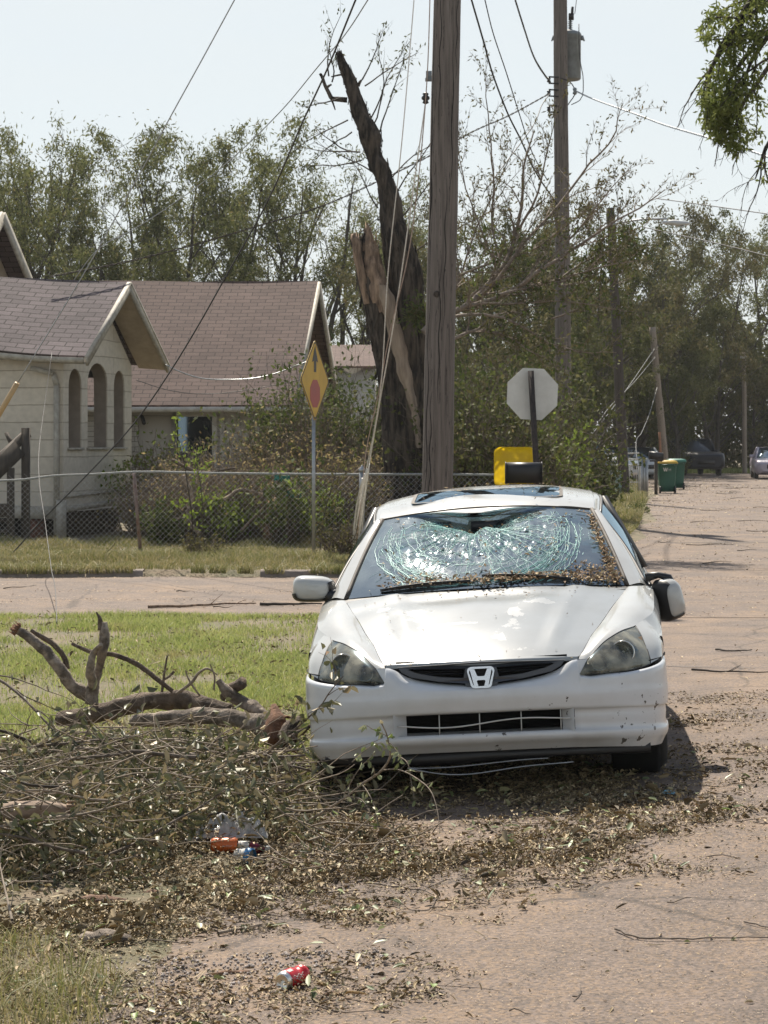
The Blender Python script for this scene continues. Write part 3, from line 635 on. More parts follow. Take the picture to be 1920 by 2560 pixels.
def srplate(name, o_, hs, m, zo, par):
    b_ = B(); a = np.array(o_); n = len(a)
    rings = [np.array([srb(Vector((p[0] * k, 2.47 + p[1] * k * .95, zo))) for p in a]) for k in ([1, .75, .5, .25, .02] if not hs else [1, .955])]
    V = np.concatenate(rings); q = [[r_ * n + i, r_ * n + (i + 1) % n, (r_ + 1) * n + (i + 1) % n, (r_ + 1) * n + i] for r_ in range(len(rings) - 1) for i in range(n)]
    b_.add(V, np.array(q)); return b_.build(name, m, par, True)
sunr = srplate('sunroof', sr_o, False, m_glass, .0, CAR); srplate('sunroof_seal', sr_o, True, m_trim, .003, sunr)
B().box((0, 2.50, 1.395), (.8, .5, .01)).build('shade', m_dark, sunr)
rail_t = np.array([(.640, 2.10, 1.318), (.655, 2.45, 1.385), (.655, 2.85, 1.402), (.645, 3.25, 1.385), (.62, 3.62, 1.335)])
rail_i = np.array([(.612, 2.10, 1.350), (.617, 2.45, 1.413), (.612, 2.85, 1.431), (.602, 3.25, 1.414), (.577, 3.60, 1.362)])
sill_t = np.array([(.875, 1.52, .927), (.882, 2.0, .950), (.880, 2.6, .965), (.872, 3.3, .978), (.845, 3.92, .985)])
for s in (-1, 1):
    g = B().grid(hermite(np.array([sill_t, (sill_t + rail_t) / 2 + [.028, 0, 0], rail_t]), 5) * [s, 1, 1]); wg = cpart(g, 'side_window', m_glass)
    rl = B().grid(patch([rail_i, (rail_i + rail_t) / 2 + [.012, 0, .004], rail_t], 2, 4) * [s, 1, 1])
    # front pillar: from the windshield edge round to the door glass
    n = 9; t = np.linspace(0, 1, n)[:, None]
    pi_ = wsurf(np.full(n, 1.02), t[:, 0]) + [.004, 0, .001]
    po = np.array([.868, 1.50, .925]) * (1 - t) + np.array([.640, 2.12, 1.318]) * t; po[:, 0] += .020 * np.sin(pi * t[:, 0]); pm = (pi_ + po) / 2 + [.014, 0, .016]
    base = pi_[:, :] * 1
    rl.grid(patch([pi_, pm, po], 3, 1) * [s, 1, 1])
    # skin between the pillar foot, the fender top and the shoulder
    rl.grid(patch([[(.757, 1.27, .944), (.83, 1.30, .93), (.893, 1.33, .905)], [(.80, 1.38, .945), (.85, 1.42, .935), (.894, 1.45, .915)], [(.84, 1.47, .94), (.868, 1.50, .930), (.895, 1.58, .922)]], 3, 3) * [s, 1, 1])
    rl.grid(np.array([hermite(sill_t, 3), hermite(np.array([(.895, y, float(np.interp(y, st, zs))) for y in (1.52, 2.0, 2.6, 3.3, 3.92)]), 3)]) * [s, 1, 1])
    # rear pillar
    rl.grid(patch([[(.845, 3.92, .985), (.66, 3.62, 1.30), (.62, 3.60, 1.335), (.577, 3.60, 1.362)], [(.81, 4.15, .985), (.67, 3.86, 1.20), (.62, 3.76, 1.27), (.58, 3.66, 1.34)], [(.70, 4.28, .985), (.64, 4.0, 1.15), (.60, 3.82, 1.25), (.57, 3.68, 1.33)]], 3, 3) * [s, 1, 1])
    cpart(rl, 'roof_rail', m_paint)
    fr = B().tube(hermite(np.array([po[0], po[4], po[-1]]) * [s, 1, 1], 5), .014, 6).tube(hermite(rail_t, 4) * [s, 1, 1] + [s * .006, 0, 0], .009, 6).tube(hermite(sill_t, 4) * [s, 1, 1] + [s * .008, 0, 0], .009, 6)
    fr.bar((s * .882, 2.58, .965), (s * .668, 2.72, 1.395), .05); fr.build('window_frame', m_black, wg)
    for yh in (2.15, 3.2): cpart(B().tube([(s * .918, yh, .80), (s * .94, yh + .04, .805), (s * .94, yh + .16, .805), (s * .918, yh + .2, .80)], .012, 6), 'door_handle', m_paint)
cpart(B().grid(patch([[(-.56, 3.60, 1.362), (0, 3.63, 1.398), (.56, 3.60, 1.362)], [(-.64, 3.95, 1.18), (0, 4.0, 1.22), (.64, 3.95, 1.18)], [(-.70, 4.28, .985), (0, 4.30, 1.005), (.70, 4.28, .985)]], 4, 6)), 'rear_window', m_glass)
cpart(B().grid(patch([[(-.86, 4.0, .978), (-.45, 4.25, 1.0), (0, 4.29, 1.0), (.45, 4.25, 1.0), (.86, 4.0, .978)], [(-.835, 4.3, .975), (-.45, 4.45, 1.0), (0, 4.5, 1.0), (.45, 4.45, 1.0), (.835, 4.3, .975)], [(-.70, 4.68, .93), (-.4, 4.78, .96), (0, 4.82, .965), (.4, 4.78, .96), (.70, 4.68, .93)],
      [(-.66, 4.74, .70), (-.4, 4.83, .70), (0, 4.87, .70), (.4, 4.83, .70), (.66, 4.74, .70)], [(-.70, 4.76, .45), (-.4, 4.88, .45), (0, 4.92, .45), (.4, 4.88, .45), (.70, 4.76, .45)], [(-.66, 4.72, .24), (-.4, 4.80, .24), (0, 4.83, .24), (.4, 4.80, .24), (.66, 4.72, .24)]], 4, 4)), 'trunk', m_paint)
m_red = mat('red_lamp', (.35, .01, .01), rough=.15)
for s in (-1, 1): cpart(B().grid(patch([[(s * .84, 4.44, .90), (s * .62, 4.80, .90)], [(s * .86, 4.46, .76), (s * .62, 4.83, .76)]], 3, 4)), 'tail_light', m_red)
# --- cabin
dash = B().grid(patch([[(x, 1.32, .93) for x in (-.7, 0, .7)], [(x, 1.55, .965) for x in (-.7, 0, .7)], [(x, 1.85, .93) for x in (-.7, 0, .7)], [(x, 1.95, .72) for x in (-.7, 0, .7)]], 4, 4)); cpart(dash, 'dashboard', m_black)
for s in (-1, 1):
    sb = B().grid(patch([[(s * .36 - .24, 2.55, .55), (s * .36, 2.5, .55), (s * .36 + .24, 2.55, .55)], [(s * .36 - .25, 2.68, .95), (s * .36, 2.62, .95), (s * .36 + .25, 2.68, .95)], [(s * .36 - .17, 2.80, 1.13), (s * .36, 2.76, 1.15), (s * .36 + .17, 2.80, 1.13)]], 4, 4))
    sb.box((s * .36, 2.80, 1.22), (.24, .08, .15)).box((s * .36, 2.3, .52), (.48, .5, .14)); cpart(sb, 'front_seat', m_seat, True)
aw = np.linspace(0, 2 * pi, 29); cpart(B().tube([(.36 + .18 * cos(a), 1.98 - .07 * sin(a), .93 + .16 * sin(a)) for a in aw], .012, 6).bar((.2, 1.98, .93), (.52, 1.98, .93), .03), 'steering_wheel', m_black)
cpart(B().box((0, 3.45, .80), (1.2, .14, .55)).box((-.34, 3.5, 1.14), (.24, .08, .12)).box((.34, 3.5, 1.14), (.24, .08, .12)), 'rear_seat', m_seat, False)
cpart(B().box((.02, 2.06, 1.285), (.22, .03, .06)), 'rear_view_mirror', m_black, False)
# --- door mirrors
def mirror_shell(name, C, M, flipx, par, label=None):
    prof = lambda a, k: (k * .115 * (abs(cos(a)) ** .55) * np.sign(cos(a)), k * .072 * (abs(sin(a)) ** .6) * np.sign(sin(a)) * (1 + .12 * cos(a) * flipx))
    aa = np.arange(32) * 2 * pi / 32; rings = []
    for d, k in ((.05, .93), (.04, .99), (.02, 1.0), (-.01, .97), (-.04, .86), (-.058, .62), (-.066, .3)):
        rings.append([(prof(a, k)[0], d, prof(a, k)[1]) for a in aa])
    V = np.array(rings).reshape(-1, 3) @ np.array(M).T + C; n = 32
    q = np.array([[r_ * n + i, r_ * n + (i + 1) % n, (r_ + 1) * n + (i + 1) % n, (r_ + 1) * n + i] for r_ in range(6) for i in range(n)])
    o = B().add(V, [q, (np.arange(n) + 6 * n)[None]]).build(name, m_paint, par, True)
    if label: o['label'] = label
    v2 = np.array([[(prof(a, .90)[0], .046, prof(a, .90)[1]) for a in aa]]).reshape(-1, 3) @ np.array(M).T + C
    B().add(v2, np.arange(n)[None]).build('mirror_glass', m_chrome, o)
    # black underside of the shell
    rings = []
    for d, k in ((.054, 1.02), (.03, 1.045), (-.0, 1.035), (-.035, .94), (-.053, .80)): rings.append([(prof(a, k)[0], d, prof(a, k)[1]) for a in np.linspace(pi * 1.06, pi * 2.2, 26)])
    B().grid(np.array(rings) @ np.array(M).T + C).build('shell_base', m_black, o, True)
    return o
ml = mirror_shell('door_mirror', np.array([-.955, 1.55, 1.0]), Matrix.Rotation(R(4), 3, 'Y'), -1, CAR)
B().tube([(-.80, 1.50, .95), (-.87, 1.53, .957), (-.91, 1.55, .985)], [.05, .036, .026], 8).build('mirror_arm', m_black, ml, True)
Mb = Matrix.Rotation(R(78), 3, 'Y') @ Matrix.Rotation(R(0), 3, 'X'); Mb = Matrix.Rotation(R(38), 3, 'Z') @ Mb
mr_ = mirror_shell('door_mirror', np.array([.985, 1.48, .85]), Mb, 1, CAR, 'broken mirror hanging from its arm')
B().tube([(.86, 1.50, .975), (.93, 1.50, .985), (.985, 1.50, .97), (1.0, 1.5, .91)], [.028, .018, .02, .03], 8).build('mirror_arm', m_black, mr_, True)
B().tube([(.88, 1.52, .95), (.93, 1.53, .88), (.965, 1.5, .80), (.97, 1.49, .86)], .004, 5).build('wire', m_cable, mr_, True)
# ================================================================ ground, roads, kerb
def road_left(y):      # left edge of the road the car stands on
    y = np.asarray(y, float)
    return np.interp(y, [0, 7.1, 11.15, 16, 21, 22.8, 29.4, 31, 44, 60, 76, 113], [-1.75, -.90, -.33, .15, .75, 1.3, 2.6, 2.9, 4.9, 6.9, 8.6, 11.6])
def m_asphalt_():
    m = mat('worn_asphalt', (.145, .110, .090), (.088, .068, .056), scale=3, detail=8, rough=.9, lo=.3, hi=.7, bump=.5, bscale=160, dist=.006)
    n = m.node_tree; l = n.links.new; b = n.nodes['Principled BSDF']; tc = n.nodes.new('ShaderNodeTexCoord')
    v = n.nodes.new('ShaderNodeTexVoronoi'); v.inputs['Scale'].default_value = 85; l(tc.outputs['Object'], v.inputs['Vector'])
    sp = n.nodes.new('ShaderNodeSeparateColor'); l(v.outputs['Color'], sp.inputs[0])
    mr = n.nodes.new('ShaderNodeMapRange'); mr.inputs['To Min'].default_value = .55; mr.inputs['To Max'].default_value = 1.45; l(sp.outputs[0], mr.inputs[0])
    mu = n.nodes.new('ShaderNodeVectorMath'); mu.operation = 'SCALE'; src = b.inputs['Base Color'].links[0].from_socket
    l(src, mu.inputs[0]); l(mr.outputs[0], mu.inputs['Scale'])
    # dust of ground-up bark and leaves in drifts
    n1 = n.nodes.new('ShaderNodeTexNoise'); n1.inputs['Scale'].default_value = .9; n1.inputs['Detail'].default_value = 9; n1.inputs['Roughness'].default_value = .7; l(tc.outputs['Object'], n1.inputs['Vector'])
    n2 = n.nodes.new('ShaderNodeTexNoise'); n2.inputs['Scale'].default_value = 60; n2.inputs['Detail'].default_value = 4; l(tc.outputs['Object'], n2.inputs['Vector'])
    ad = n.nodes.new('ShaderNodeMath'); ad.operation = 'ADD'; l(n1.outputs['Fac'], ad.inputs[0]); l(n2.outputs['Fac'], ad.inputs[1])
    rp = n.nodes.new('ShaderNodeValToRGB'); rp.color_ramp.elements[0].position = .98; rp.color_ramp.elements[1].position = 1.0
    r2 = n.nodes.new('ShaderNodeMapRange'); r2.inputs['From Min'].default_value = .95; r2.inputs['From Max'].default_value = 1.25; r2.inputs['To Max'].default_value = .75; l(ad.outputs[0], r2.inputs[0])
    mx = n.nodes.new('ShaderNodeMix'); mx.data_type = 'RGBA'; mx.inputs['B'].default_value = (.26, .175, .105, 1); l(mu.outputs[0], mx.inputs['A']); l(r2.outputs[0], mx.inputs['Factor'])
    # long cracks
    v2 = n.nodes.new('ShaderNodeTexVoronoi'); v2.feature = 'DISTANCE_TO_EDGE'; v2.inputs['Scale'].default_value = .55
    vm = n.nodes.new('ShaderNodeVectorMath'); vm.operation = 'MULTIPLY_ADD'; vm.inputs[1].default_value = (.5, .5, 0); l(n1.outputs['Color'], vm.inputs[0]); l(tc.outputs['Object'], vm.inputs[2]); l(vm.outputs[0], v2.inputs['Vector'])
    rc = n.nodes.new('ShaderNodeMapRange'); rc.inputs['From Min'].default_value = .004; rc.inputs['From Max'].default_value = .012; rc.inputs['To Min'].default_value = .55; rc.inputs['To Max'].default_value = 1; l(v2.outputs['Distance'], rc.inputs[0])
    m3 = n.nodes.new('ShaderNodeVectorMath'); m3.operation = 'SCALE'; l(mx.outputs['Result'], m3.inputs[0]); l(rc.outputs[0], m3.inputs['Scale']); l(m3.outputs[0], b.inputs['Base Color'])
    return m
m_asph = m_asphalt_()
m_dirt = mat('earth_under_grass', (.10, .095, .05), (.17, .13, .085), scale=2.2, detail=9, rough=.95, bump=.7, bscale=25, lo=.35, hi=.65)
m_conc = mat('weathered_concrete', (.27, .225, .195), (.17, .145, .125), scale=9, rough=.9, bump=.5, bscale=50)
# one ground sheet, fine near the camera
ys_ = np.r_[np.linspace(3, 36, 180), np.geomspace(36.5, 1500, 60)]; u_ = np.r_[-np.geomspace(12, 1, 8)[:-1] , np.linspace(-1, 1, 90), np.geomspace(1, 12, 8)[1:]]
Yg, Ug = np.meshgrid(ys_, u_, indexing='ij'); Xg = Ug * (6 + Yg * .35)
Zg = gz(Xg, Yg)
verge = sstep(29.55, 29.9, Yg) * (Xg < road_left(Yg) - .1); Zg += .10 * verge * (Yg < 300)                    # the far side is a kerb's height up
lawn = (Yg > 9) * (Yg < 22.6) * (Xg < road_left(Yg) - .05); Zg += .03 * lawn
gr = B().grid(np.stack([Xg, Yg, Zg - .012], -1)).build('ground', m_dirt, smooth=True); tag(gr, kind='structure')
def road_strip(name, ys, xl, xr, nx, dz, m):
    rows = []
    for y, a, b_ in zip(ys, xl, xr): x = np.linspace(a, b_, nx); rows.append(np.stack([x, np.full(nx, y), gz(x, np.full(nx, y)) + dz], -1))
    o = B().grid(np.array(rows)).build(name, m, smooth=True); return tag(o, kind='structure')
ys = np.r_[np.linspace(3, 22.8, 110), np.linspace(23.1, 113, 80)]
rag = (vnoise(ys * 1.0, ys * 0 + 3, 2.5, 4) - .5) * .22
xr_ = road_left(ys) + 9.5
road_strip('road', ys, road_left(ys) + rag, xr_, 60, .002, m_asph)
ys = np.linspace(22.75, 29.45, 24); x0 = np.full(24, -22.0)
road_strip('cross_street', ys, x0, road_left(ys) + 12, 90, .006, m_asph)
o = road_strip('farther_cross_street', np.linspace(112, 121, 6), np.full(6, -2.0), np.full(6, 60.), 20, .006, m_asph)
# concrete kerb on the far side of the cross street, broken and overgrown
kb = B()
for k in range(22):
    xa = -13.6 + k * .75; xb = xa + .735
    if xb > 2.2: break
    if k in (9, 14, 15): continue        # swallowed by soil and grass
    z0 = gzf(xa, 29.6); w = rnd.uniform(-.012, .012)
    pr = [(29.42, -.05), (29.44, .09 + w), (29.47, .115 + w), (29.60, .12 + w), (29.64, .08)]
    G = np.array([[(x, y + rnd.uniform(-.006, .006), z0 + z * .8 + rnd.uniform(-.006, .006)) for (y, z) in pr] for x in np.linspace(xa, xb, 6)]); kb.grid(G, flip=True)
tag(kb.build('kerb', m_conc, smooth=False), kind='structure')
# ================================================================ leaf and blade scattering
def leaf_mesh(P, L_, W_, r_, flat=0.0, droop=None, fold=.35, style=4, axis=None):
    """leaves at P: lengths L_, widths W_. flat 0: any way up, 1: lying. style 4: diamond; 6: pointed oval folded along its rib"""
    n = len(P); P = np.asarray(P, float)
    a = r_.uniform(0, 2 * pi, n); e = r_.normal(0, 1, n) * (1 - flat) * .9 + r_.normal(0, .22, n)
    d = np.stack([np.cos(a) * np.cos(e), np.sin(a) * np.cos(e), np.sin(e)], -1)
    if droop is not None: d[:, 2] -= droop; 
    if axis is not None: d = d * .6 + axis
    d /= np.linalg.norm(d, axis=1, keepdims=True)
    t = r_.normal(0, 1, (n, 3)); t[:, 2] *= (1 - flat * .75); s = np.cross(d, t); bad = np.linalg.norm(s, axis=1) < 1e-3; s[bad] = [1, 0, 0]
    if flat > 0:
        up = np.array([0, 0, 1.0]) + r_.normal(0, .45 * (1.2 - flat), (n, 3)); s2 = np.cross(d, up); s2 /= np.linalg.norm(s2, axis=1, keepdims=True) + 1e-9
        s = s / (np.linalg.norm(s, axis=1, keepdims=True) + 1e-9) * (1 - flat) + s2 * flat
    s /= np.linalg.norm(s, axis=1, keepdims=True) + 1e-9; nn = np.cross(s, d)
    L_ = np.broadcast_to(L_, (n,))[:, None]; W_ = np.broadcast_to(W_, (n,))[:, None]
    if style == 4:
        V = np.stack([P, P + d * L_ * .45 + s * W_ * .5 + nn * W_ * fold * .3, P + d * L_, P + d * L_ * .5 - s * W_ * .5 + nn * W_ * fold * .3], 1).reshape(-1, 3)
        return V, [np.arange(4 * n).reshape(-1, 4)]
    cv = (r_.random((n, 1)) - .3) * .35
    V = np.stack([P, P + d * L_ * .30 + s * W_ * .42 + nn * W_ * fold * .5, P + d * L_ * .68 + s * W_ * .36 + nn * (W_ * fold * .4 - L_ * cv * .3), P + d * L_ - nn * L_ * cv,
                  P + d * L_ * .68 - s * W_ * .36 + nn * (W_ * fold * .4 - L_ * cv * .3), P + d * L_ * .30 - s * W_ * .42 + nn * W_ * fold * .5], 1).reshape(-1, 3)
    i = np.arange(n)[:, None] * 6
    return V, [np.concatenate([i + [0, 1, 2, 3], i + [0, 3, 4, 5]])]
def blade_mesh(X, Y, Z, h, w, r_, lean=.35):
    n = len(X); a = r_.uniform(0, 2 * pi, n); d = np.stack([np.cos(a), np.sin(a), 0 * a], -1); b = r_.uniform(0, 2 * pi, n); ln = np.abs(r_.normal(0, lean, n))
    l_ = np.stack([np.cos(b) * ln, np.sin(b) * ln, np.ones(n)], -1); P = np.stack([X, Y, Z], -1); h = h[:, None]; w = np.broadcast_to(w, (n,))[:, None]
    mid = P + l_ * h * .55 * [.6, .6, 1]; tip = P + l_ * h * [1.3, 1.3, .95]
    V = np.stack([P - d * w * .5, P + d * w * .5, mid + d * w * .42, mid - d * w * .42, tip], 1).reshape(-1, 3); i = np.arange(n)[:, None] * 5
    return V, [i + [0, 1, 2, 3], i + [3, 2, 4]]
G_GREEN = ((0, (.14, .19, .045)), (.4, (.24, .30, .08)), (.72, (.35, .39, .135)), (.92, (.46, .42, .19)), (1, (.52, .43, .25)))
G_DRY = ((0, (.11, .13, .04)), (.3, (.21, .22, .07)), (.5, (.34, .30, .13)), (.75, (.46, .37, .20)), (1, (.54, .45, .29)))
m_grass = mat('lawn_grass', (.22, .27, .06), (.38, .40, .14), scale=.9, isl=G_GREEN, c3=(.34, .28, .13), c3s=1.3, c3t=(.57, .74), rough=.55, trans=.45)
m_grassd = mat('rank_dry_grass', (.10, .14, .03), (.25, .22, .09), scale=.8, isl=G_DRY, rough=.6, trans=.3)
r1 = np.random.default_rng(21)
n = 250000; X = r1.uniform(-4.3, 1.1, n); Y = 10.2 + 12.55 * r1.random(n) ** .8
ok = (X < road_left(Y) - .08 + r1.normal(0, .05, n)) & (X > -.172 * Y - .5) & (Y < 22.7 + .12 * vnoise(X, Y * 0, 2, 3))
ok &= r1.random(n) < (.02 + 2.2 * np.clip(vnoise(X + 9, Y, 1.6, 5) - .26, 0, 1))
X, Y = X[ok], Y[ok]; hh = (.030 + .050 * vnoise(X, Y + 40, .8, 3)) * r1.uniform(.6, 1.5, len(X))
V, Fs = blade_mesh(X, Y, gz(X, Y) + .012, hh, .0055, r1, .55); tag(obj('lawn_grass', V, Fs, m_grass), kind='stuff')
n = 150000; X = r1.uniform(-9.5, 3.2, n); Y = r1.uniform(29.62, 37.5, n); nz_ = vnoise(X * .8, Y, 1.2, 4)
ok = (X < road_left(Y) - .15) & (r1.random(n) < .25 + 1.3 * nz_); X, Y, nz_ = X[ok], Y[ok], nz_[ok]
hh = (.035 + .15 * np.clip(nz_ - .35, 0, 1) ** 1.2 * 2.2) * r1.uniform(.5, 1.5, len(X)); hh *= 1 - .5 * sstep(32.5, 33.5, Y) * sstep(36.0, 35.2, Y)
V, Fs = blade_mesh(X, Y, gz(X, Y) + .085, hh, .009, r1, .6); tag(obj('verge_grass', V, Fs, m_grassd), kind='stuff')
# right-hand verges, farther up the road
n = 110000; Y = 38 + 76 * r1.random(n) ** 1.3; X = road_left(Y) - r1.random(n) ** 1.4 * 7.0; nz_ = vnoise(X, Y * .5, .9, 4)
ok = r1.random(n) < .2 + 1.2 * nz_; X, Y, nz_ = X[ok], Y[ok], nz_[ok]
V, Fs = blade_mesh(X, Y, gz(X, Y) + .09, (.04 + .30 * np.clip(nz_ - .4, 0, 1) * 2) * r1.uniform(.5, 1.4, len(X)) + .03, .02, r1, .5); tag(obj('roadside_grass', V, Fs, m_grassd), kind='stuff')
n = 30000; X = r1.uniform(7, 30, n); Y = 121 + 9 * r1.random(n); V, Fs = blade_mesh(X, Y, gz(X, Y), r1.uniform(.08, .3, n), .04, r1, .5); tag(obj('far_grass', V, Fs, m_grass), kind='stuff')
# long pale grass in the near left corner
n = 6500; X = r1.uniform(-1.75, -.72, n); Y = r1.uniform(6.7, 9.8, n); ok = (X < -.88 - .05 * (Y - 7) + r1.normal(0, .07, n) - .30 * sstep(7.6, 8.2, Y)) & (vnoise(X + 3, Y, 2.2, 3) + r1.normal(0, .08, n) > .40 + .3 * sstep(8.2, 8.7, Y)); X, Y = X[ok], Y[ok]
V, Fs = blade_mesh(X, Y, gz(X, Y) + .0, r1.uniform(.03, .13, len(X)), .0045, r1, .9); tag(obj('long_grass', V, Fs, m_grassd), kind='stuff')
# ================================================================ litter of torn leaves, bark and twigs
LIT = ((0, (.05, .036, .018)), (.22, (.13, .095, .048)), (.45, (.24, .18, .095)), (.68, (.36, .27, .15)), (.9, (.50, .39, .23)), (1, (.15, .155, .06)))
m_lit = mat('torn_leaf_litter', (.1, .1, .05), isl=LIT, rough=.75)
m_bits = mat('bark_crumbs', (.3, .2, .1), isl=((0, (.13, .085, .05)), (.4, (.28, .19, .115)), (.75, (.42, .31, .20)), (1, (.52, .43, .30))), rough=.85)
m_mulch = mat('crushed_litter_mulch', (.10, .08, .045), (.21, .165, .095), scale=30, detail=8, rough=.95, bump=1, bscale=40, dist=.01)
def litter_den(X, Y):
    edge = X - (.02 + .52 * (Y - 7.24)); base = 1 - sstep(-.9, .75, edge + (vnoise(X, Y, 1.4, 4) - .5) * 1.2)
    base = base * (1 - sstep(14, 19, Y) * .6); clump = .55 * vnoise(X * 1.0 + 31, Y * 1.0, 2.2, 4) + .45 * vnoise(X * 1.0, Y * 1.6 + 7, 7, 3)
    base = base * (1 - .6 * sstep(1.0, 1.8, X)) * (1 - .45 * sstep(.9, 1.5, X) * sstep(10.5, 11.5, Y))
    band = np.exp(-((Y - 10.2 - .25 * X) / .7) ** 2) * sstep(2.2, .6, X) * .5
    near = sstep(9.2, 8.2, Y) * sstep(-.75, -.2, X) * 1.1; base = base + .9 * sstep(.1, -.5, X) * sstep(7.9, 8.5, Y)
    return np.clip((base + band) * (.10 + 3.4 * np.clip(clump - .41, 0, 1) * 2) - near * .5 * (1 - np.clip(clump - .5, 0, 1) * 5), .01, 1.6)
r2 = np.random.default_rng(33)
def scatter(n, x0, x1, y0, y1, dens, cap=1.0):
    X = r2.uniform(x0, x1, n); Y = y0 + (y1 - y0) * r2.random(n) ** 1.0; k = r2.random(n) < dens(X, Y) * cap; return X[k], Y[k]
def pile_z(X, Y):      # height of the brush heap at the left
    c = -1.35 + (Y - 9.5) * .0; e = (X - (-.42)) / .9
    return .21 * sstep(-.12, -.9, X + .06 * (Y - 11)) * sstep(9.0, 10.2, Y) * (1 - sstep(12.1, 13.2, Y)) * (.7 + .6 * vnoise(X, Y, 1.3, 3))
X, Y = scatter(210000, -1.9, 2.6, 6.7, 15.5, litter_den); lay = r2.random(len(X)) ** 2 * .030 * litter_den(X, Y)
V, Fs = leaf_mesh(np.stack([X, Y, gz(X, Y) + .006 + lay + pile_z(X, Y) * r2.random(len(X)) * .55], -1), r2.lognormal(-4.2, .62, len(X)), r2.lognormal(-4.95, .5, len(X)), r2, flat=.80, fold=.7, style=6)
tag(obj('leaf_litter', V, Fs, m_lit), kind='stuff')
X, Y = scatter(120000, -1.5, 2.4, 6.7, 11.5, lambda X, Y: np.clip(.30 + litter_den(X, Y) * .9 * vnoise(X, Y, 3, 2) * 1.5, 0, 1)); 
V, Fs = leaf_mesh(np.stack([X, Y, gz(X, Y) + .006 + 0 * X], -1), r2.lognormal(-5.0, .4, len(X)), r2.lognormal(-5.9, .35, len(X)), r2, flat=.93, style=4)
tag(obj('bark_crumbs', V, Fs, m_bits), kind='stuff')
m_big = mat('fallen_green_leaf', (.12, .14, .05), isl=((0, (.10, .13, .05)), (.35, (.17, .20, .08)), (.6, (.42, .44, .27)), (.8, (.16, .24, .04)), (1, (.55, .50, .34))), rough=.5, trans=.15)
X, Y = scatter(1300, -1.8, 2.2, 6.8, 12.5, lambda X, Y: np.clip(litter_den(X, Y), 0, 1)); 
V, Fs = leaf_mesh(np.stack([X, Y, gz(X, Y) + .018 + .02 * r2.random(len(X))], -1), r2.uniform(.022, .075, len(X)), r2.uniform(.010, .034, len(X)), r2, flat=.8, fold=.5, style=6)
tag(obj('fallen_leaves', V, Fs, m_big), kind='stuff')
# litter up the road and along the cross street
def road_den(X, Y):
    st = vnoise(X * .35, Y * 1.0, .9, 4); e = X - road_left(Y)
    return np.clip((st - .45) * 2.4, 0, 1) * np.clip(1.3 - e / 7, .15, 1) + .75 * np.exp(-(e / 1.2) ** 2) + .5 * np.exp(-((e - 2.0) / 1.3) ** 2) * (vnoise(X, Y, .25, 3) > .48)
X, Y = scatter(36000, 1.0, 20, 16, 112, road_den); ok = X > road_left(Y) - .6; X, Y = X[ok], Y[ok]
sc = .4 + Y / 60
V, Fs = leaf_mesh(np.stack([X, Y, gz(X, Y) + .012 + .02 * r2.random(len(X))], -1), r2.lognormal(-3.4, .5, len(X)) * sc, r2.lognormal(-4.1, .45, len(X)) * sc, r2, flat=.82, fold=.8, style=4)
tag(obj('road_litter', V, Fs, m_lit), kind='stuff')
X, Y = scatter(26000, -5.5, 5, 22.9, 29.5, lambda X, Y: np.clip((vnoise(X * .25, Y, 1.5, 4) - .52) * 3, 0, 1) * .5 + .8 * np.exp(-((Y - 29.45) / .25) ** 2) + .02)
V, Fs = leaf_mesh(np.stack([X, Y, gz(X, Y) + .012], -1), r2.lognormal(-3.7, .5, len(X)), r2.lognormal(-4.4, .4, len(X)), r2, flat=.9, style=4)
tag(obj('cross_street_litter', V, Fs, m_bits), kind='stuff')
tw = B()
for k in range(95):
    y = 23.0 + 88 * r2.random() ** 1.6; x = float(road_left(y)) + r2.uniform(-.3, 8); 
    if y < 29.4 and r2.random() < .5: x = r2.uniform(-5, 3)
    L_ = r2.uniform(.1, .55) * (1 + y / 60); a = r2.normal(.1, .45); P = [(x + L_ * t * cos(a), y + L_ * t * sin(a), gzf(x, y) + .018 + .01 * sin(t * 6 + k)) for t in np.linspace(0, 1, 5)]
    tw.tube(P, np.linspace(.008, .003, 5) * (.7 + y / 110), 4)
for k in range(420):
    y = r2.uniform(6.9, 12.5); x = r2.uniform(-1.5, 2.0)
    if r2.random() > float(litter_den(x, y)) + .08: continue
    L_ = r2.uniform(.04, .25); a = r2.normal(.1, .8); w = r2.uniform(-1, 1); P = [(x + L_ * t * cos(a + w * t), y + L_ * t * sin(a + w * t), gzf(x, y) + .014 + .008 * sin(t * 5 + k)) for t in np.linspace(0, 1, 5)]
    tw.tube(P, np.linspace(.0028, .0012, 5), 4)
tag(tw.build('twig_litter', m_twig), kind='stuff')
# pebbles near the corner
X, Y = scatter(1500, -.95, .1, 6.9, 8.0, lambda X, Y: 1 - sstep(-.6, -.1, X - (Y - 7.4))); pb = B()
ico = np.array([[0, 0, 1], [1, 0, 0], [0, 1, 0], [-1, 0, 0], [0, -1, 0], [0, 0, -1]], float); icf = np.array([[0, 1, 2], [0, 2, 3], [0, 3, 4], [0, 4, 1], [5, 2, 1], [5, 3, 2], [5, 4, 3], [5, 1, 4]])
for x, y in zip(X, Y): pb.add(ico * r2.uniform(.003, .008) * r2.uniform(.6, 1.3, (6, 3)) + [x, y, gzf(x, y) + .006], icf)
tag(pb.build('gravel', mat('pebble_stone', (.3, .27, .25), isl=((0, (.15, .13, .12)), (1, (.45, .40, .37))), rough=.85)), kind='stuff')

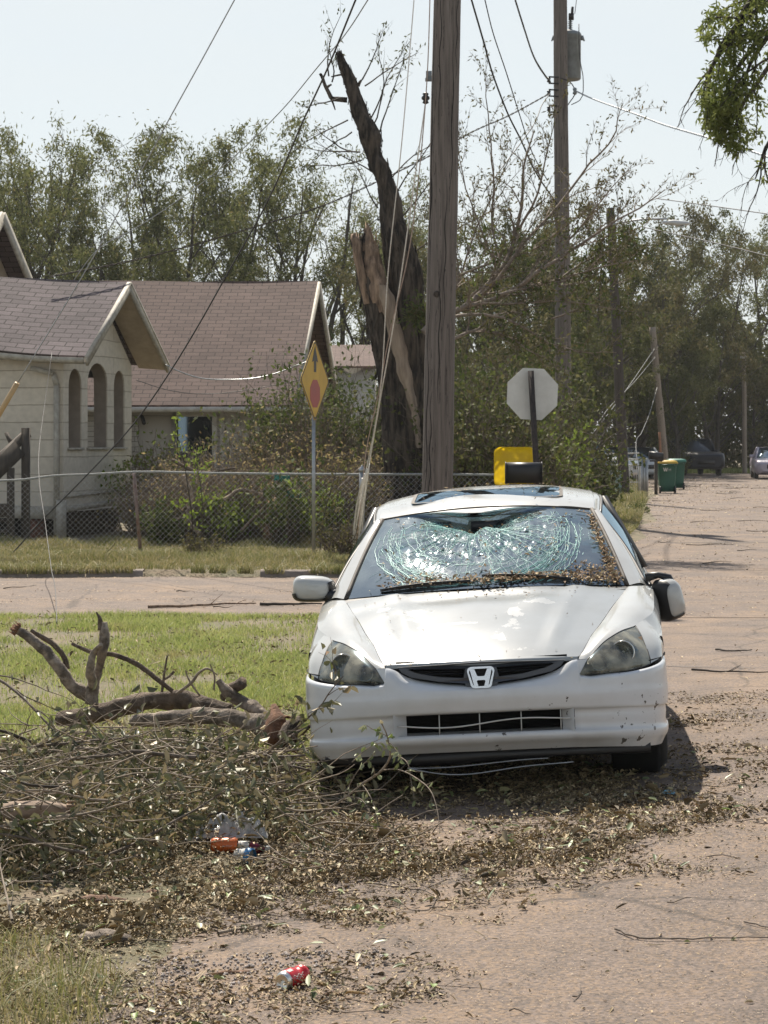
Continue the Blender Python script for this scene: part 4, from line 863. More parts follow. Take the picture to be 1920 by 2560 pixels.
# a pale scrape across the asphalt, and dark lines painted in for cast shadows
def mark(name, pts, w, m, dz):
    P = hermite(np.array([list(ground_at(*p)) for p in pts]), 8); k = len(P); T = np.gradient(P, axis=0); T /= np.linalg.norm(T, axis=1, keepdims=True); N = np.stack([-T[:, 1], T[:, 0], 0 * T[:, 0]], -1)
    ww = w * np.sin(np.pi * np.linspace(.04, .96, k)) * (.5 + 1.0 * vnoise(np.arange(k) * .7, np.arange(k) * 0 + 3, 1, 3)); P[:, 2] = gz(P[:, 0], P[:, 1]) + dz
    tag(B().grid(np.array([P - N * ww[:, None], P + N * ww[:, None]])).build(name, m), kind='structure')
m_scr = mat('scraped_asphalt', (.30, .26, .23), (.17, .14, .12), scale=60, rough=.9); m_shadow_line = mat('road_shadow_line', (.03, .028, .027), rough=.7)
mark('road_scrape', [(1020, 2172), (1230, 2130), (1440, 2090), (1640, 2062), (1800, 2056)], .010, m_scr, .0065)
for pts in ([(1585, 1660), (1700, 1668), (1960, 1672)], [(1600, 1378), (1760, 1374), (1960, 1380)]): mark('road_shadow_line', pts, .012, m_shadow_line, .0066)

# drifts: leaves and crumbs caught together in low clumps
cx_, cy_ = scatter(2600, -1.9, 2.3, 6.9, 14.5, lambda X, Y: np.clip(litter_den(X, Y) * .8, 0, 1) ** 1.5 * (1 - .85 * sstep(8.6, 7.9, Y))); Pd = []; Ld = []
for x, y in zip(cx_, cy_):
    k = int(r2.integers(14, 60)); s = r2.uniform(.02, .07); a = r2.normal(.1, .5); q = r2.normal(0, 1, (k, 2)) * [s * 1.9, s * .7]; px_, py_ = x + q[:, 0] * cos(a) - q[:, 1] * sin(a), y + q[:, 0] * sin(a) + q[:, 1] * cos(a)
    Pd.append(np.stack([px_, py_, gz(px_, py_) + .008 + .035 * r2.random(k) * np.exp(-(q[:, 1] / s) ** 2)], -1)); Ld.append(r2.lognormal(-4.05, .5, k))
Pd, Ld = np.concatenate(Pd), np.concatenate(Ld); V, Fs = leaf_mesh(Pd, Ld, Ld * r2.uniform(.25, .6, len(Ld)), r2, flat=.45, fold=1.1, style=6); tag(obj('litter_drifts', V, Fs, m_lit), kind='stuff')

X, Y = scatter(5200, -4.0, .6, 11, 22.6, lambda X, Y: np.clip((vnoise(X, Y, 1.7, 4) - .40) * 3, .05, 1)); ok = X < road_left(Y) - .1; X, Y = X[ok], Y[ok]
V, Fs = leaf_mesh(np.stack([X, Y, gz(X, Y) + .045 + .02 * r2.random(len(X))], -1), r2.lognormal(-3.5, .45, len(X)), r2.lognormal(-4.3, .4, len(X)), r2, flat=.6, fold=.9, style=6); tag(obj('lawn_litter', V, Fs, m_lit), kind='stuff')
n = 9000; X = r1.uniform(-9.5, 2.4, n); Y = 29.40 + np.abs(r1.normal(0, .10, n)); ok = vnoise(X * .9, Y * 0, 1.6, 4) > .47; X, Y = X[ok], Y[ok]
V, Fs = blade_mesh(X, Y, gz(X, Y) + .05, r1.uniform(.05, .18, len(X)), .009, r1, .8); tag(obj('kerb_grass', V, Fs, m_grassd), kind='stuff')
# ================================================================ houses
m_sh_a = brick_mat('grey_brown_shingles', (.150, .122, .126), (.105, .086, .090), (.035, .028, .028), .34, .145, .011, amt=.40, bump=.6)
m_sh_b = brick_mat('red_brown_shingles', (.150, .103, .088), (.112, .076, .066), (.045, .03, .027), .34, .145, .010, amt=.35, bump=.6)
m_wall = brick_mat('cream_painted_siding', (.60, .545, .455), (.55, .50, .42), (.40, .35, .28), 5.0, .30, .008, rough=.8, bump=.8, noise_s=9, amt=.22)
m_trimw = mat('weathered_cream_trim', (.43, .40, .34), (.24, .22, .18), scale=9, rough=.75, lo=.35, hi=.7)
m_soffit = mat('tan_soffit_boards', (.44, .37, .29), (.36, .30, .23), scale=6, rough=.8)
m_inner = mat('porch_shade_colour', (.055, .045, .036), (.04, .033, .027), scale=5, rough=.85)  # near-black colour stands in for the shade inside the porch
m_wood = mat('dark_weathered_wood', (.085, .07, .055), (.045, .038, .032), scale=12, rough=.9, stretch=(1, 1, .2))
m_siding = brick_mat('grey_lap_siding', (.46, .44, .40), (.42, .40, .365), (.12, .115, .10), 6.0, .11, .006, rough=.8, bump=.7, amt=.2)
m_wglass = glass_mat('window_glass', (.10, .12, .12), rough=.04)
m_white2 = mat('old_white_paint', (.58, .57, .53), (.44, .42, .38), scale=7, rough=.7)
def quadroof(name, A, Bp, C, D, m, par, th=.06, sagf=None, nu=14, nv=8):
    """roof slab A-B along the eave, D-C along the ridge, with a uv in metres"""
    A, Bp, C, D = [np.array(v, float) for v in (A, Bp, C, D)]; U = np.linspace(0, 1, nu)[None, :, None]; Vv = np.linspace(0, 1, nv)[:, None, None]
    G = (A * (1 - U) + Bp * U) * (1 - Vv) + (D * (1 - U) + C * U) * Vv
    if sagf: G = sagf(G, U, Vv)
    n = np.cross(Bp - A, D - A); n /= np.linalg.norm(n); n *= np.sign(n[2])
    b = B().grid(G, flip=np.cross(Bp - A, D - A)[2] < 0)
    ring = np.concatenate([G[0], G[1:, -1], G[-1][::-1][1:], G[::-1, 0][1:]]); b.grid(np.array([ring, ring - n * th])); b.grid(G - n * th)
    o = b.build(name, m, par); u = (Bp - A) / np.linalg.norm(Bp - A); v = D - A; v = v - u * np.dot(u, v); v /= np.linalg.norm(v); set_uv(o, u, v); return o
g = np.array([.233, .972, 0]); wv_ = np.array([-.972, .233, 0])
E1, E2, AP = np.array([-5.09, 38.9, 3.22]), np.array([-4.11, 43.0, 3.22]), np.array([-4.60, 40.95, 4.62])
HA = thing('porch_house', 'cream porch with arched openings and a sagging grey-brown shingle gable', 'house', (-6.6, 41.2, 0))
LL = 5.2
quadroof('roof', E1, E1 + wv_ * LL + [0, 0, .09 * LL], AP + wv_ * LL + [0, 0, .055 * LL], AP, m_sh_a, HA, .07, sagf=lambda G, U, V_: G + np.concatenate([0 * U, 0 * U, -.05 * np.sin(pi * U * 1.6) * (1 - V_) - .03 * np.sin(pi * U) * V_ ], -1) if False else G + (-.045 * np.sin(np.pi * np.clip(U * 2.2, 0, 1)) * (1 - .4 * V_)) * np.array([0, 0, 1.]), nu=20)
quadroof('roof', E2 - [0, 0, 0], E2 + wv_ * LL + [0, 0, .05 * LL], AP + wv_ * LL + [0, 0, .055 * LL] + [0, 0, -.004], AP + [0, 0, -.004], m_sh_a, HA, .07)
b = B()
for foot in (E1, E2):
    n = 10; top_ = AP + [0, 0, .0]
    a_, b__ = foot + (foot - AP) * .02 - wv_ * .025, top_ - wv_ * .025; b.bar(a_ + [0, 0, -.09], b__ + [0, 0, -.09], .045, .13)
    b.bar(a_ + [0, 0, -.015] + wv_ * .0, b__ + [0, 0, -.015], .075, .04)
b.build('bargeboard', m_trimw, HA)
W1 = np.array([-5.53, 39.30, 0]); Lw = 3.45; W2 = W1 + g * Lw
b = B()      # soffit under the overhang, between wall and bargeboard
for foot, w_ in ((E1, 1), (E2, -1)): b.grid(np.array([[foot + [0, 0, -.125], AP + [0, 0, -.125]], [foot + wv_ * .55 + [0, 0, -.08], AP + wv_ * .55 + [0, 0, -.10]]]))
b.build('soffit', m_soffit, HA)
def archp(u0, u1, z0, z1):
    r_ = (u1 - u0) / 2; P = [(u0, z0), (u1, z0)]; n = 10
    for k in range(n + 1): a = pi * k / n; P.append((u0 + r_ + r_ * cos(a), z1 - min(r_, .36) + min(r_, .36) * sin(a)))
    return P
zb = .60; apz = AP[2] - .18; ua = Lw / 2
outer = [(0, zb), (Lw, zb), (Lw, 3.16), (ua + .02, apz), (0, 3.10)]
holes = [archp(.24, .86, 1.64, 3.03), archp(1.16, 2.16, 1.64, 3.16), archp(2.50, 3.06, 1.64, 3.06)]
plate('wall', outer, holes, .26, W1 + wv_ * .13, g, (0, 0, 1), m_wall, HA)
# linings of the openings, browner and darker than the wall
m_jamb = mat('brown_jamb', (.30, .25, .20), (.24, .20, .16), scale=6, rough=.85)
for h_ in holes:
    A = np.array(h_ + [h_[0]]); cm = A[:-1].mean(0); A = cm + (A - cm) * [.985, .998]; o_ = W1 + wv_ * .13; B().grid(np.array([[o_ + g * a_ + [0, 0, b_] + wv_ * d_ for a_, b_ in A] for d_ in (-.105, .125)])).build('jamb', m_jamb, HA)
# sills and lintel boards of the openings
b = B()
for u0, u1 in ((.24, .86), (1.16, 2.16), (2.50, 3.06)): b.bar(W1 + g * (u0 - .05) + [0, 0, 1.625] - wv_ * .012, W1 + g * (u1 + .05) + [0, 0, 1.625] - wv_ * .012, .06, .04)
b.bar(W1 + g * 0 - wv_ * .02 + [0, 0, .585], W2 - wv_ * .02 + [0, 0, .66], .09, .10); b.bar(W1 + g * 0 - wv_ * .02 + [0, 0, .80], W2 - wv_ * .02 + [0, 0, .86], .03, .03)
b.build('sill', m_trimw, HA)
# front wall (left of the corner), far wall with its own opening, porch floor, ceiling
fw = plate('wall', [(0.02, zb), (4.6, zb), (4.6, 3.34), (0.02, 3.12)], [[(1.36, .75), (2.4, .75), (2.4, 2.9), (1.36, 2.9)]], .20, W1 + g * .10, wv_, (0, 0, 1), m_wall, HA)
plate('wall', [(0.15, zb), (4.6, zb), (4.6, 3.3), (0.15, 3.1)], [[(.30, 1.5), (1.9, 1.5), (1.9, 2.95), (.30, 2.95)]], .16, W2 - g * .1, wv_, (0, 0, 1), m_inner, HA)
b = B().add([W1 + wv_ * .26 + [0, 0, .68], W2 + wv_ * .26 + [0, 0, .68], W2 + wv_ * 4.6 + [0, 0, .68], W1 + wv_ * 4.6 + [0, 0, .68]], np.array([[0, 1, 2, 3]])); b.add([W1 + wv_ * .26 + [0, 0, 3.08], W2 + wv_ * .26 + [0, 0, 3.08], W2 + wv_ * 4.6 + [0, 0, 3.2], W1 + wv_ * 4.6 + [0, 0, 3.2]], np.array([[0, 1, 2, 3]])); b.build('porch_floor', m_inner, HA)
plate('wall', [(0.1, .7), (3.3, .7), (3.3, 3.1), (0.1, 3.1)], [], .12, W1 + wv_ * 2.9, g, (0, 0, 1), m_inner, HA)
b = B(); gp_ = [E1 + wv_ * t + [0, 0, -.07 + .09 * t] - g * .06 for t in np.linspace(0, LL, 12)]
for i in range(12): gp_[i][2] -= .045 * sin(pi * min(1, i / 11 * 2.2))
for off, zz in (((-.05), -.0), (.03, -.05)): pass
b.grid(np.array([[p + g * o_ + [0, 0, z_] for p in gp_] for o_, z_ in ((.06, .03), (.05, -.05), (0, -.075), (-.055, -.05), (-.06, .035), (-.05, .035), (-.045, -.04), (0, -.06), (.045, -.04))])); gt_ = b.build('gutter', m_trimw, HA)
D0 = W1 + wv_ * .10 - g * .07
b = B().bar(D0 + [0, 0, .15], D0 + [0, 0, 2.72], .09, .08).bar(D0 + [0, 0, 2.72], D0 + [0, 0, 2.9] - g * .0 + wv_ * .05, .08).bar(D0 + wv_ * .05 + [0, 0, 2.92], D0 + wv_ * .45 + [0, 0, 3.02] - g * .05, .085); b.build('downspout', m_trimw, HA)
# corner post to the ground, lattice skirt, deck edge
b = B().bar(W1 + [0, 0, 0] - g * .10 + wv_ * .0, W1 + [0, 0, .75] - g * .10 + wv_ * .0, .16); b.bar(W1 - g * .02 + wv_ * .06 + [0, 0, .52], W1 - g * .02 + wv_ * 1.15 + [0, 0, .54], .05, .22); b.build('corner_post', m_trimw, HA)
b = B(); nlt = 34
for k in range(nlt):
    u = .1 + k * (Lw - .3) / nlt
    for dz in (1, -1):
        p0 = W1 + g * u + wv_ * (.12 + .01 * dz) + [0, 0, .04 if dz > 0 else .52]; p1 = W1 + g * min(Lw - .1, u + .5) + wv_ * (.12 + .01 * dz) + [0, 0, .52 if dz > 0 else .04]
        if u + .5 < Lw - .1: b.bar(p0, p1, .028, .008)
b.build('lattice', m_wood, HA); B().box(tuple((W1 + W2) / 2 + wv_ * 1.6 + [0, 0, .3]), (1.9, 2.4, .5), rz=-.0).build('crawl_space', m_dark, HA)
b = B().box(tuple(W1 + wv_ * .55 + g * .15 + [0, 0, .26]), (.26, .22, .52)); b.build('brick_pier', mat('pier_brick', (.16, .07, .05), (.10, .05, .04), scale=20, rough=.9), HA)
# stair rail and steps at the far left
b = B(); S0 = np.array(px2w(48, 1380, 37.6)); S0[2] = 0
b.bar(S0 + [-.14, 0, 0], S0 + [-.14, 0, 1.32], .11).bar(S0 + [.07, .25, 0], S0 + [.07, .25, 1.98], .13)
b.bar(S0 + [.10, .3, 1.9], S0 + [-.75, -.5, 1.0], .06, .16).bar(S0 + [-.02, .1, 1.65], S0 + [-.75, -.5, .85], .05, .30).bar(S0 + [-.1, 0, .62], S0 + [-.9, .0, .62], .06, .22).bar(S0 + [-.28, .4, 1.9], S0 + [-.15, .3, 1.65], .05)
b.build('stair_rail', m_wood, HA)
b = B()
for k in range(4): b.box(tuple(S0 + [-.65, -.3 + .28 * k, .12 + .16 * k]), (.9, .3, .05))
b.build('stair', m_wood, HA)
# taller main roof behind, only its right slope in the picture
AP3, E3 = np.array([-7.56, 45.0, 6.30]), np.array([-7.06, 47.1, 4.45]); E3b = AP3 * 2 - E3; E3b[2] = E3[2]
HC = thing('main_house_gable', 'brown boarded gable peak cut by the left edge above the porch roof', 'house', (-8.6, 46, 0))
quadroof('roof', E3, E3 + wv_ * 5, AP3 + wv_ * 5, AP3, m_sh_a, HC, .08); quadroof('roof', E3b, E3b + wv_ * 5, AP3 + wv_ * 5, AP3, m_sh_a, HC, .08)
b = B().bar(E3 + [0, 0, -.10] - wv_ * .04, AP3 + [0, 0, -.10] - wv_ * .04, .05, .22).bar(E3b + [0, 0, -.10] - wv_ * .04, AP3 + [0, 0, -.10] - wv_ * .04, .05, .22); b.build('bargeboard', m_trimw, HC)
q = wv_ * .4; b = B().add([E3 + q + [0, 0, -.08], AP3 + q + [0, 0, -.08], E3b + q + [0, 0, -.08], E3b * [1, 1, 0] + q, E3 * [1, 1, 0] + q], np.array([[0, 1, 2, 3, 4]])); o = b.build('wall', m_soffit, HC)
# --- the long brown roof
g2 = np.array([.0975, .995, 0]); w2 = np.array([-.995, .0975, 0]); R2 = np.array([-1.51, 52.0, 5.42]); Eb = np.array([-1.90, 48.0, 2.52]); Ef = R2 * 2 - Eb; Ef[2] = 2.6
HB = thing('brown_roof_house', 'low house under a broad red-brown shingle roof behind the porch', 'house', (-5, 50.5, 0)); LB = 9.5
quadroof('roof', Eb, Eb + w2 * LB, R2 + w2 * LB, R2, m_sh_b, HB, .07, sagf=lambda G, U, V_: G + (-.03 * np.sin(np.pi * U * 3) * V_) * np.array([0, 0, 1.]), nu=24)
quadroof('roof', Ef, Ef + w2 * LB, R2 + w2 * LB + [0, 0, -.004], R2 + [0, 0, -.004], m_sh_b, HB, .07)
b = B().bar(Eb + [0, 0, -.10] - w2 * .03, R2 + [0, 0, -.10] - w2 * .03, .05, .18).bar(Ef + [0, 0, -.12] - w2 * .03, R2 + [0, 0, -.12] - w2 * .03, .06, .24); b.build('bargeboard', m_trimw, HB)
gwp = [Eb + w2 * .45 + [0, 0, -.12], R2 + w2 * .45 + [0, 0, -.12], Ef + w2 * .45 + [0, 0, -.12], Ef * [1, 1, 0] + w2 * .45, Eb * [1, 1, 0] + w2 * .45]
b = B().add(gwp, np.array([[0, 1, 2, 3, 4]])); o = b.build('gable_wall', m_siding, HB); set_uv(o, g2, (0, 0, 1))
Wb = Eb + g2 * .5 + w2 * .5; Wb[2] = 0; px_u = lambda px: ((Wb[0] - (px - XC) / F * Wb[1])) / (.995 + .0975 * (px - XC) / F)
wins = [(345, 435), (440, 536), (560, 642), (686, 728)]
plate('wall', [(0, 0), (LB - 1, 0), (LB - 1, 2.46), (0, 2.46)], [[(px_u(b_), 1.10), (px_u(a_), 1.10), (px_u(a_), 2.32), (px_u(b_), 2.32)] for a_, b_ in wins], .15, Wb, w2, (0, 0, 1), m_siding, HB)
for i, (a_, b_) in enumerate(wins):
    u0, u1 = px_u(b_), px_u(a_); wn = plate('window', [(u0 - .07, 1.03), (u1 + .07, 1.03), (u1 + .07, 2.39), (u0 - .07, 2.39)], [[(u0 + .03, 1.14), (u1 - .03, 1.14), (u1 - .03, 2.28), (u0 + .03, 2.28)]], .05, Wb - g2 * .09, w2, (0, 0, 1), m_white2 if i != 0 else m_siding, HB)
    if i == 2: B().add([Wb + w2 * u0 + [0, 0, 1.1], Wb + w2 * u1 + [0, 0, 1.1], Wb + w2 * u1 + [0, 0, 2.3], Wb + w2 * u0 + [0, 0, 2.3]], np.array([[0, 1, 2, 3]])).build('blind', m_white2, wn); B().bar(Wb + w2 * (u0 + u1) / 2 - g2 * .05 + [0, 0, 1.1], Wb + w2 * (u0 + u1) / 2 - g2 * .05 + [0, 0, 2.3], .04).build('mullion', m_white2, wn)
    elif i == 0: B().add([Wb + w2 * u0 + [0, 0, 1.1] - g2 * .02, Wb + w2 * u1 + [0, 0, 1.1] - g2 * .02, Wb + w2 * u1 + [0, 0, 2.3] - g2 * .02, Wb + w2 * u0 + [0, 0, 2.3] - g2 * .02], np.array([[0, 1, 2, 3]])).build('board', m_siding, wn)
    else:
        B().add([Wb + w2 * u0 + [0, 0, 1.1], Wb + w2 * u1 + [0, 0, 1.1], Wb + w2 * u1 + [0, 0, 2.3], Wb + w2 * u0 + [0, 0, 2.3]], np.array([[0, 1, 2, 3]])).build('pane', m_wglass, wn)
        cb = B()
        for s0, s1 in ((0, .3), (.72, 1)): cb.grid(np.array([[Wb + w2 * (u0 + (u1 - u0) * t) + g2 * (.12 + .03 * sin(60 * t)) + [0, 0, z] for t in np.linspace(s0, s1, 14)] for z in (1.1, 2.3)]))
        cb.build('curtain', m_wood, wn)
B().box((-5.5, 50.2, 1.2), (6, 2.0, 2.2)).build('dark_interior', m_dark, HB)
b = B(); e = [Eb + w2 * t - g2 * .06 + [0, 0, -.09] for t in (0, LB)]; b.grid(np.array([[p + g2 * o_ + [0, 0, z_] for p in e] for o_, z_ in ((.06, .05), (.05, -.05), (-.05, -.06), (-.06, .05), (-.045, .05), (-.04, -.04))])); b.build('gutter', m_white2, HB)
b = B(); d0 = Eb + w2 * .62 + g2 * .1; b.tube([d0 + [0, 0, -.12], d0 + g2 * .15 + [0, 0, -.3], d0 + g2 * .35 + [0, 0, -.42], d0 + g2 * .36 + [0, 0, -2.3]], .05, 8); b.build('downspout', m_white2, HB)
b = B(); v0 = np.array(px2w(338, 905, 49.8)); b.tube([v0, v0 + [0, 0, -.35], v0 + [.02, -.2, -.7]], .05, 8).tube([v0 + [.0, -.18, -.62], v0 + [.33, -1.3, -1.35]], .045, 6); b.build('vent_pipe', m_black, HB)
for (nm, lab, px0, px1, r0, r1_, Y) in (('distant_house', 'distant house whose dull brown roof shows left of the broken tree', 800, 960, 862, 915, 66),):
    A0, A1 = px2w(px0, r1_, Y), px2w(px1, r1_, Y); T0, T1 = px2w(px0, r0, Y + 3), px2w(px1, r0, Y + 3); t = thing(nm, lab, 'house', ((A0[0] + A1[0]) / 2, Y + 3, 0)); quadroof('roof', A0, A1, T1, T0, m_sh_b, t); Z0, Z1 = px2w(px0, r1_, Y + 6), px2w(px1, r1_, Y + 6); quadroof('roof', Z0, Z1, T1 + Vector((0, 0, -.005)), T0 + Vector((0, 0, -.005)), m_sh_b, t)
    B().box(((A0[0] + A1[0]) / 2, Y + 3, A0[2] / 2 - .03), (A1[0] - A0[0] - .5, 5.2, A0[2])).build('wall', m_siding, t)
# ================================================================ chain-link fence
FY = 35.6; FN = thing('chain_link_fence', 'galvanised chain-link fence along the grass verge in front of the porch', 'fence', (-3, FY, 0))
fz = lambda px, py, Y=FY: px2w(px, py, Y)
rail = [(-420, 1228), (-150, 1212), (0, 1202), (60, 1199), (130, 1190), (230, 1186), (335, 1180), (520, 1183), (700, 1185), (905, 1186), (1090, 1186), (1285, 1188)]
RP = hermite(np.array([list(fz(a, b_)) for a, b_ in rail]), 3); B().tube(RP, .019, 7).build('top_rail', m_dull, FN, True)
railz = lambda x: float(np.interp(x, RP[:, 0], RP[:, 2]))
for px, r_, cap, ln in ((-260, .03, 0, 0), (335, .028, 0, .10), (905, .045, 1, 0), (1285, .04, 1, 0)):
    p = fz(px, 1188); x = p.x; z1 = railz(x); b = B().tube([(x + ln, FY - .02, .05), (x, FY - .02, z1 + (.05 if cap else -.01))], r_, 10)
    if cap: b.lathe([(r_ + .008, 0), (r_ + .010, .03), (r_ * .8, .06), (r_ * .3, .085), (.006, .10)], 12, (x, FY - .02, z1 + .045))
    b.build('post', m_galv if px != 335 else mat('rusty_post', (.16, .09, .07), (.24, .20, .18), scale=12, rough=.7), FN, True)
b = B(); x0, x1 = RP[0, 0], RP[-1, 0]; s_ = .088; zb0 = .07; kk = int((x1 - x0) / s_)
def lk(xa, za, xb, zb_, dy): 
    P = np.array([[xa, FY + dy, za], [xb, FY + dy, zb_]]); b.tube(P, .0016, 3, cap=False)
for k in range(-16, kk):
    xa = x0 + k * s_
    for dr in (1, -1):
        # diagonal wires clipped between the ground line and just above the rail
        z0 = zb0; xs0 = xa if dr > 0 else xa + 1.2; top = railz(min(max(xa + .6, x0), x1)) + .03; xe = xs0 + dr * (top - z0)
        pa, pb = (xs0, z0), (xe, top)
        if pa[0] < x0 or pb[0] < x0 or pa[0] > x1 or pb[0] > x1:
            lo_, hi_ = (pa, pb) if pa[0] < pb[0] else (pb, pa)
            if hi_[0] <= x0 or lo_[0] >= x1: continue
            f = lambda x: lo_[1] + (hi_[1] - lo_[1]) * (x - lo_[0]) / (hi_[0] - lo_[0])
            if lo_[0] < x0: lo_ = (x0, f(x0))
            if hi_[0] > x1: hi_ = (x1, f(x1))
            pa, pb = lo_, hi_
        lk(pa[0], pa[1], pb[0], pb[1], .004 * dr - .03)
b.build('wire_mesh', m_wire, FN)
GT = thing('fence_gate', 'small chain-link gate frame right of the near utility pole', 'gate', fz(1210, 1300, 37.5)); a_ = fz(1152, 1196, 37.5); c_ = fz(1276, 1192, 37.5)
b = B().tube([(a_.x, 37.5, .1), a_, c_, (c_.x, 37.5, .1)], .02, 7).tube([(a_.x + .10, 37.5, .1), (a_.x + .1, 37.5, a_.z - .02)], .013, 6); b.build('frame', m_galv, GT, True)
b = B()
for k in range(11):
    for dr in (1, -1): xk = a_.x + k * .075; b.tube([(xk, 37.5 + .01 * dr, .1), (min(c_.x, xk + .01 + abs(0)), 37.5 + .01 * dr, a_.z)], .002, 3)
b.build('wire_mesh', m_wire, GT)
# ================================================================ utility poles
def pole_mat(name, a, b_, crk=True):
    m = mat(name, a, b_, scale=26, detail=9, rough=.92, bump=.5, bscale=40, stretch=(1, 1, .045), lo=.3, hi=.7, dist=.01)
    n = m.node_tree; l = n.links.new; bs = n.nodes['Principled BSDF']; tc = n.nodes.new('ShaderNodeTexCoord'); mp = n.nodes.new('ShaderNodeMapping'); mp.inputs['Scale'].default_value = (9, 9, .35)
    v = n.nodes.new('ShaderNodeTexNoise'); v.inputs['Scale'].default_value = 1.6; v.inputs['Detail'].default_value = 7; l(tc.outputs['Object'], mp.inputs[0]); l(mp.outputs[0], v.inputs['Vector'])
    ab = n.nodes.new('ShaderNodeMath'); ab.operation = 'SUBTRACT'; ab.inputs[1].default_value = .5; l(v.outputs['Fac'], ab.inputs[0]); a2 = n.nodes.new('ShaderNodeMath'); a2.operation = 'ABSOLUTE'; l(ab.outputs[0], a2.inputs[0])
    mr = n.nodes.new('ShaderNodeMapRange'); mr.inputs['From Min'].default_value = .002; mr.inputs['From Max'].default_value = .010; mr.inputs['To Min'].default_value = .25; mr.inputs['To Max'].default_value = 1; l(a2.outputs[0], mr.inputs[0])
    mu = n.nodes.new('ShaderNodeVectorMath'); mu.operation = 'SCALE'; src = bs.inputs['Base Color'].links[0].from_socket; l(src, mu.inputs[0]); l(mr.outputs[0], mu.inputs['Scale']); l(mu.outputs[0], bs.inputs['Base Color']); return m
m_pole = pole_mat('weathered_pole_wood', (.085, .070, .060), (.21, .178, .155)); m_pole2 = pole_mat('dark_pole_wood', (.045, .036, .030), (.085, .07, .06)); m_pole3 = pole_mat('pale_pole_wood', (.22, .18, .14), (.30, .25, .20))
def pole(name, label, base, top, Y, r0, r1_, m, group='utility poles', top_ext=0):
    A = np.array(base_ := list(px2w(base[0], base[1], Y))); A[2] = gzf(A[0], Y) - .1; T_ = np.array(list(px2w(top[0], top[1], Y))); t = thing(name, label, 'utility pole', (A[0], A[1], A[2] + .1), group)
    n = 26; P = np.linspace(A, T_, n); P[:, 0] += (vnoise(np.arange(n) * .4, np.zeros(n) + Y, 1, 3) - .5) * .02; B().tube(P, np.linspace(r0, r1_, n), 28).build('shaft', m, t, True); return t, A, T_
P1, A1_, T1_ = pole('utility_pole', 'thick weathered wooden utility pole standing just behind the white car', (1088, 1432), (1128, -480), 30.5, .212, .172, m_pole)
P2, A2_, T2_ = pole('utility_pole', 'wooden utility pole carrying a grey transformer behind the stop sign', (1411, 1300), (1399, -160), 50, .185, .145, m_pole)
P3, A3_, T3_ = pole('utility_pole', 'dark slightly leaning pole with the street light arm', (1563, 1257), (1526, 520), 65, .155, .12, m_pole2)
P4, A4_, T4_ = pole('utility_pole', 'pale leaning pole behind the green wheeled bins', (1667, 1200), (1631, 818), 92, .17, .13, m_pole3)
P5, A5_, T5_ = pole('utility_pole', 'distant thin pole with a small white lamp among the trees', (1862, 1190), (1860, 880), 121, .13, .11, m_pole3)
B().box(tuple(px2w(1860, 893, 120.8)), (.34, .3, .12)).build('lamp_head', m_white2, P5)
b = B(); s0 = px2w(1655, 1155, 91.5)
b.bar(s0 + Vector((-.04, 0, -.3)), s0 + Vector((-.10, 0, 1.2)), .17, .08); b.build('splintered_strip', mat('orange_fresh_wood', (.42, .20, .10), (.30, .15, .09), scale=6, rough=.9), P4)
b = B(); r_c = random.Random(5)
for px0, r0_, r1__ in ((1064, 60, 560), (1100, 640, 1010), (1074, 700, 1290), (1088, -60, 330), (1121, 90, 600), (1110, 420, 830), (1083, 980, 1300), (1128, -60, 200), (1072, 240, 700)):
    n = 22; P = []
    for k in range(n):
        row = r0_ + (r1__ - r0_) * k / (n - 1); q = px2w(px0 + (1118 - 1088) * (1 - row / 1432) - 15 + 2.2 * sin(k * .9 + px0), row, 30.5); f_ = (q.z - A1_[2]) / (T1_[2] - A1_[2]); cx_ = A1_[0] + (T1_[0] - A1_[0]) * f_; rr_ = .212 + (.172 - .212) * f_; dx = max(-rr_ * .9, min(rr_ * .9, q.x - cx_)); P.append((cx_ + dx, 30.5 - sqrt(rr_ ** 2 - dx ** 2) + .001, q.z))
    b.tube(P, [.0055 * sin(pi * (k + .5) / n) + .001 for k in range(n)], 4)
b.build('checks', m_dark, P1)
b = B(); q = px2w(1092, 735, 30.28); b.lathe([(.03, 0), (.045, .003), (.02, .006)], 12, (q.x, 30.31, q.z), Matrix.Rotation(pi / 2, 3, 'X')); b.build('knot', m_bark, P1)
# transformer and hardware on the second pole
m_tr = mat('transformer_paint', (.20, .22, .23), (.13, .145, .15), scale=6, rough=.5)
tc_ = Vector(px2w(1420, 200, 50.42)); tr_ = B().lathe([(.05, 0), (.26, .0), (.285, .03), (.285, .95), (.30, .96), (.30, 1.0), (.27, 1.05), (.12, 1.10), (.05, 1.11)], 28, tuple(tc_)).build('transformer', m_tr, P2, True); tr_['label'] = 'grey can transformer'
b = B()
for s in (-1, 1): b.box((tc_.x + s * .31, tc_.y, tc_.z + .93), (.06, .05, .10)).bar((tc_.x + s * .33, tc_.y, tc_.z + .96), (tc_.x + s * .36, tc_.y, tc_.z + .86), .03)
b.build('lifting_lug', m_tr, tr_)
b = B().tube([(tc_.x + .05, tc_.y, tc_.z + 1.10), (tc_.x + .05, tc_.y, tc_.z + 1.34)], .028, 10)
for k in range(5): b.lathe([(.03, 0), (.06, .008), (.03, .02)], 12, (tc_.x + .05, tc_.y, tc_.z + 1.12 + k * .04))
b.build('bushing', m_tr, tr_, True)
B().box((tc_.x + .07, tc_.y, tc_.z + 1.40), (.11, .12, .14)).tube([(tc_.x + .09, tc_.y, tc_.z + 1.45), (tc_.x + .1, tc_.y, tc_.z + 1.62)], .03, 8).build('arrester', m_black, tr_)
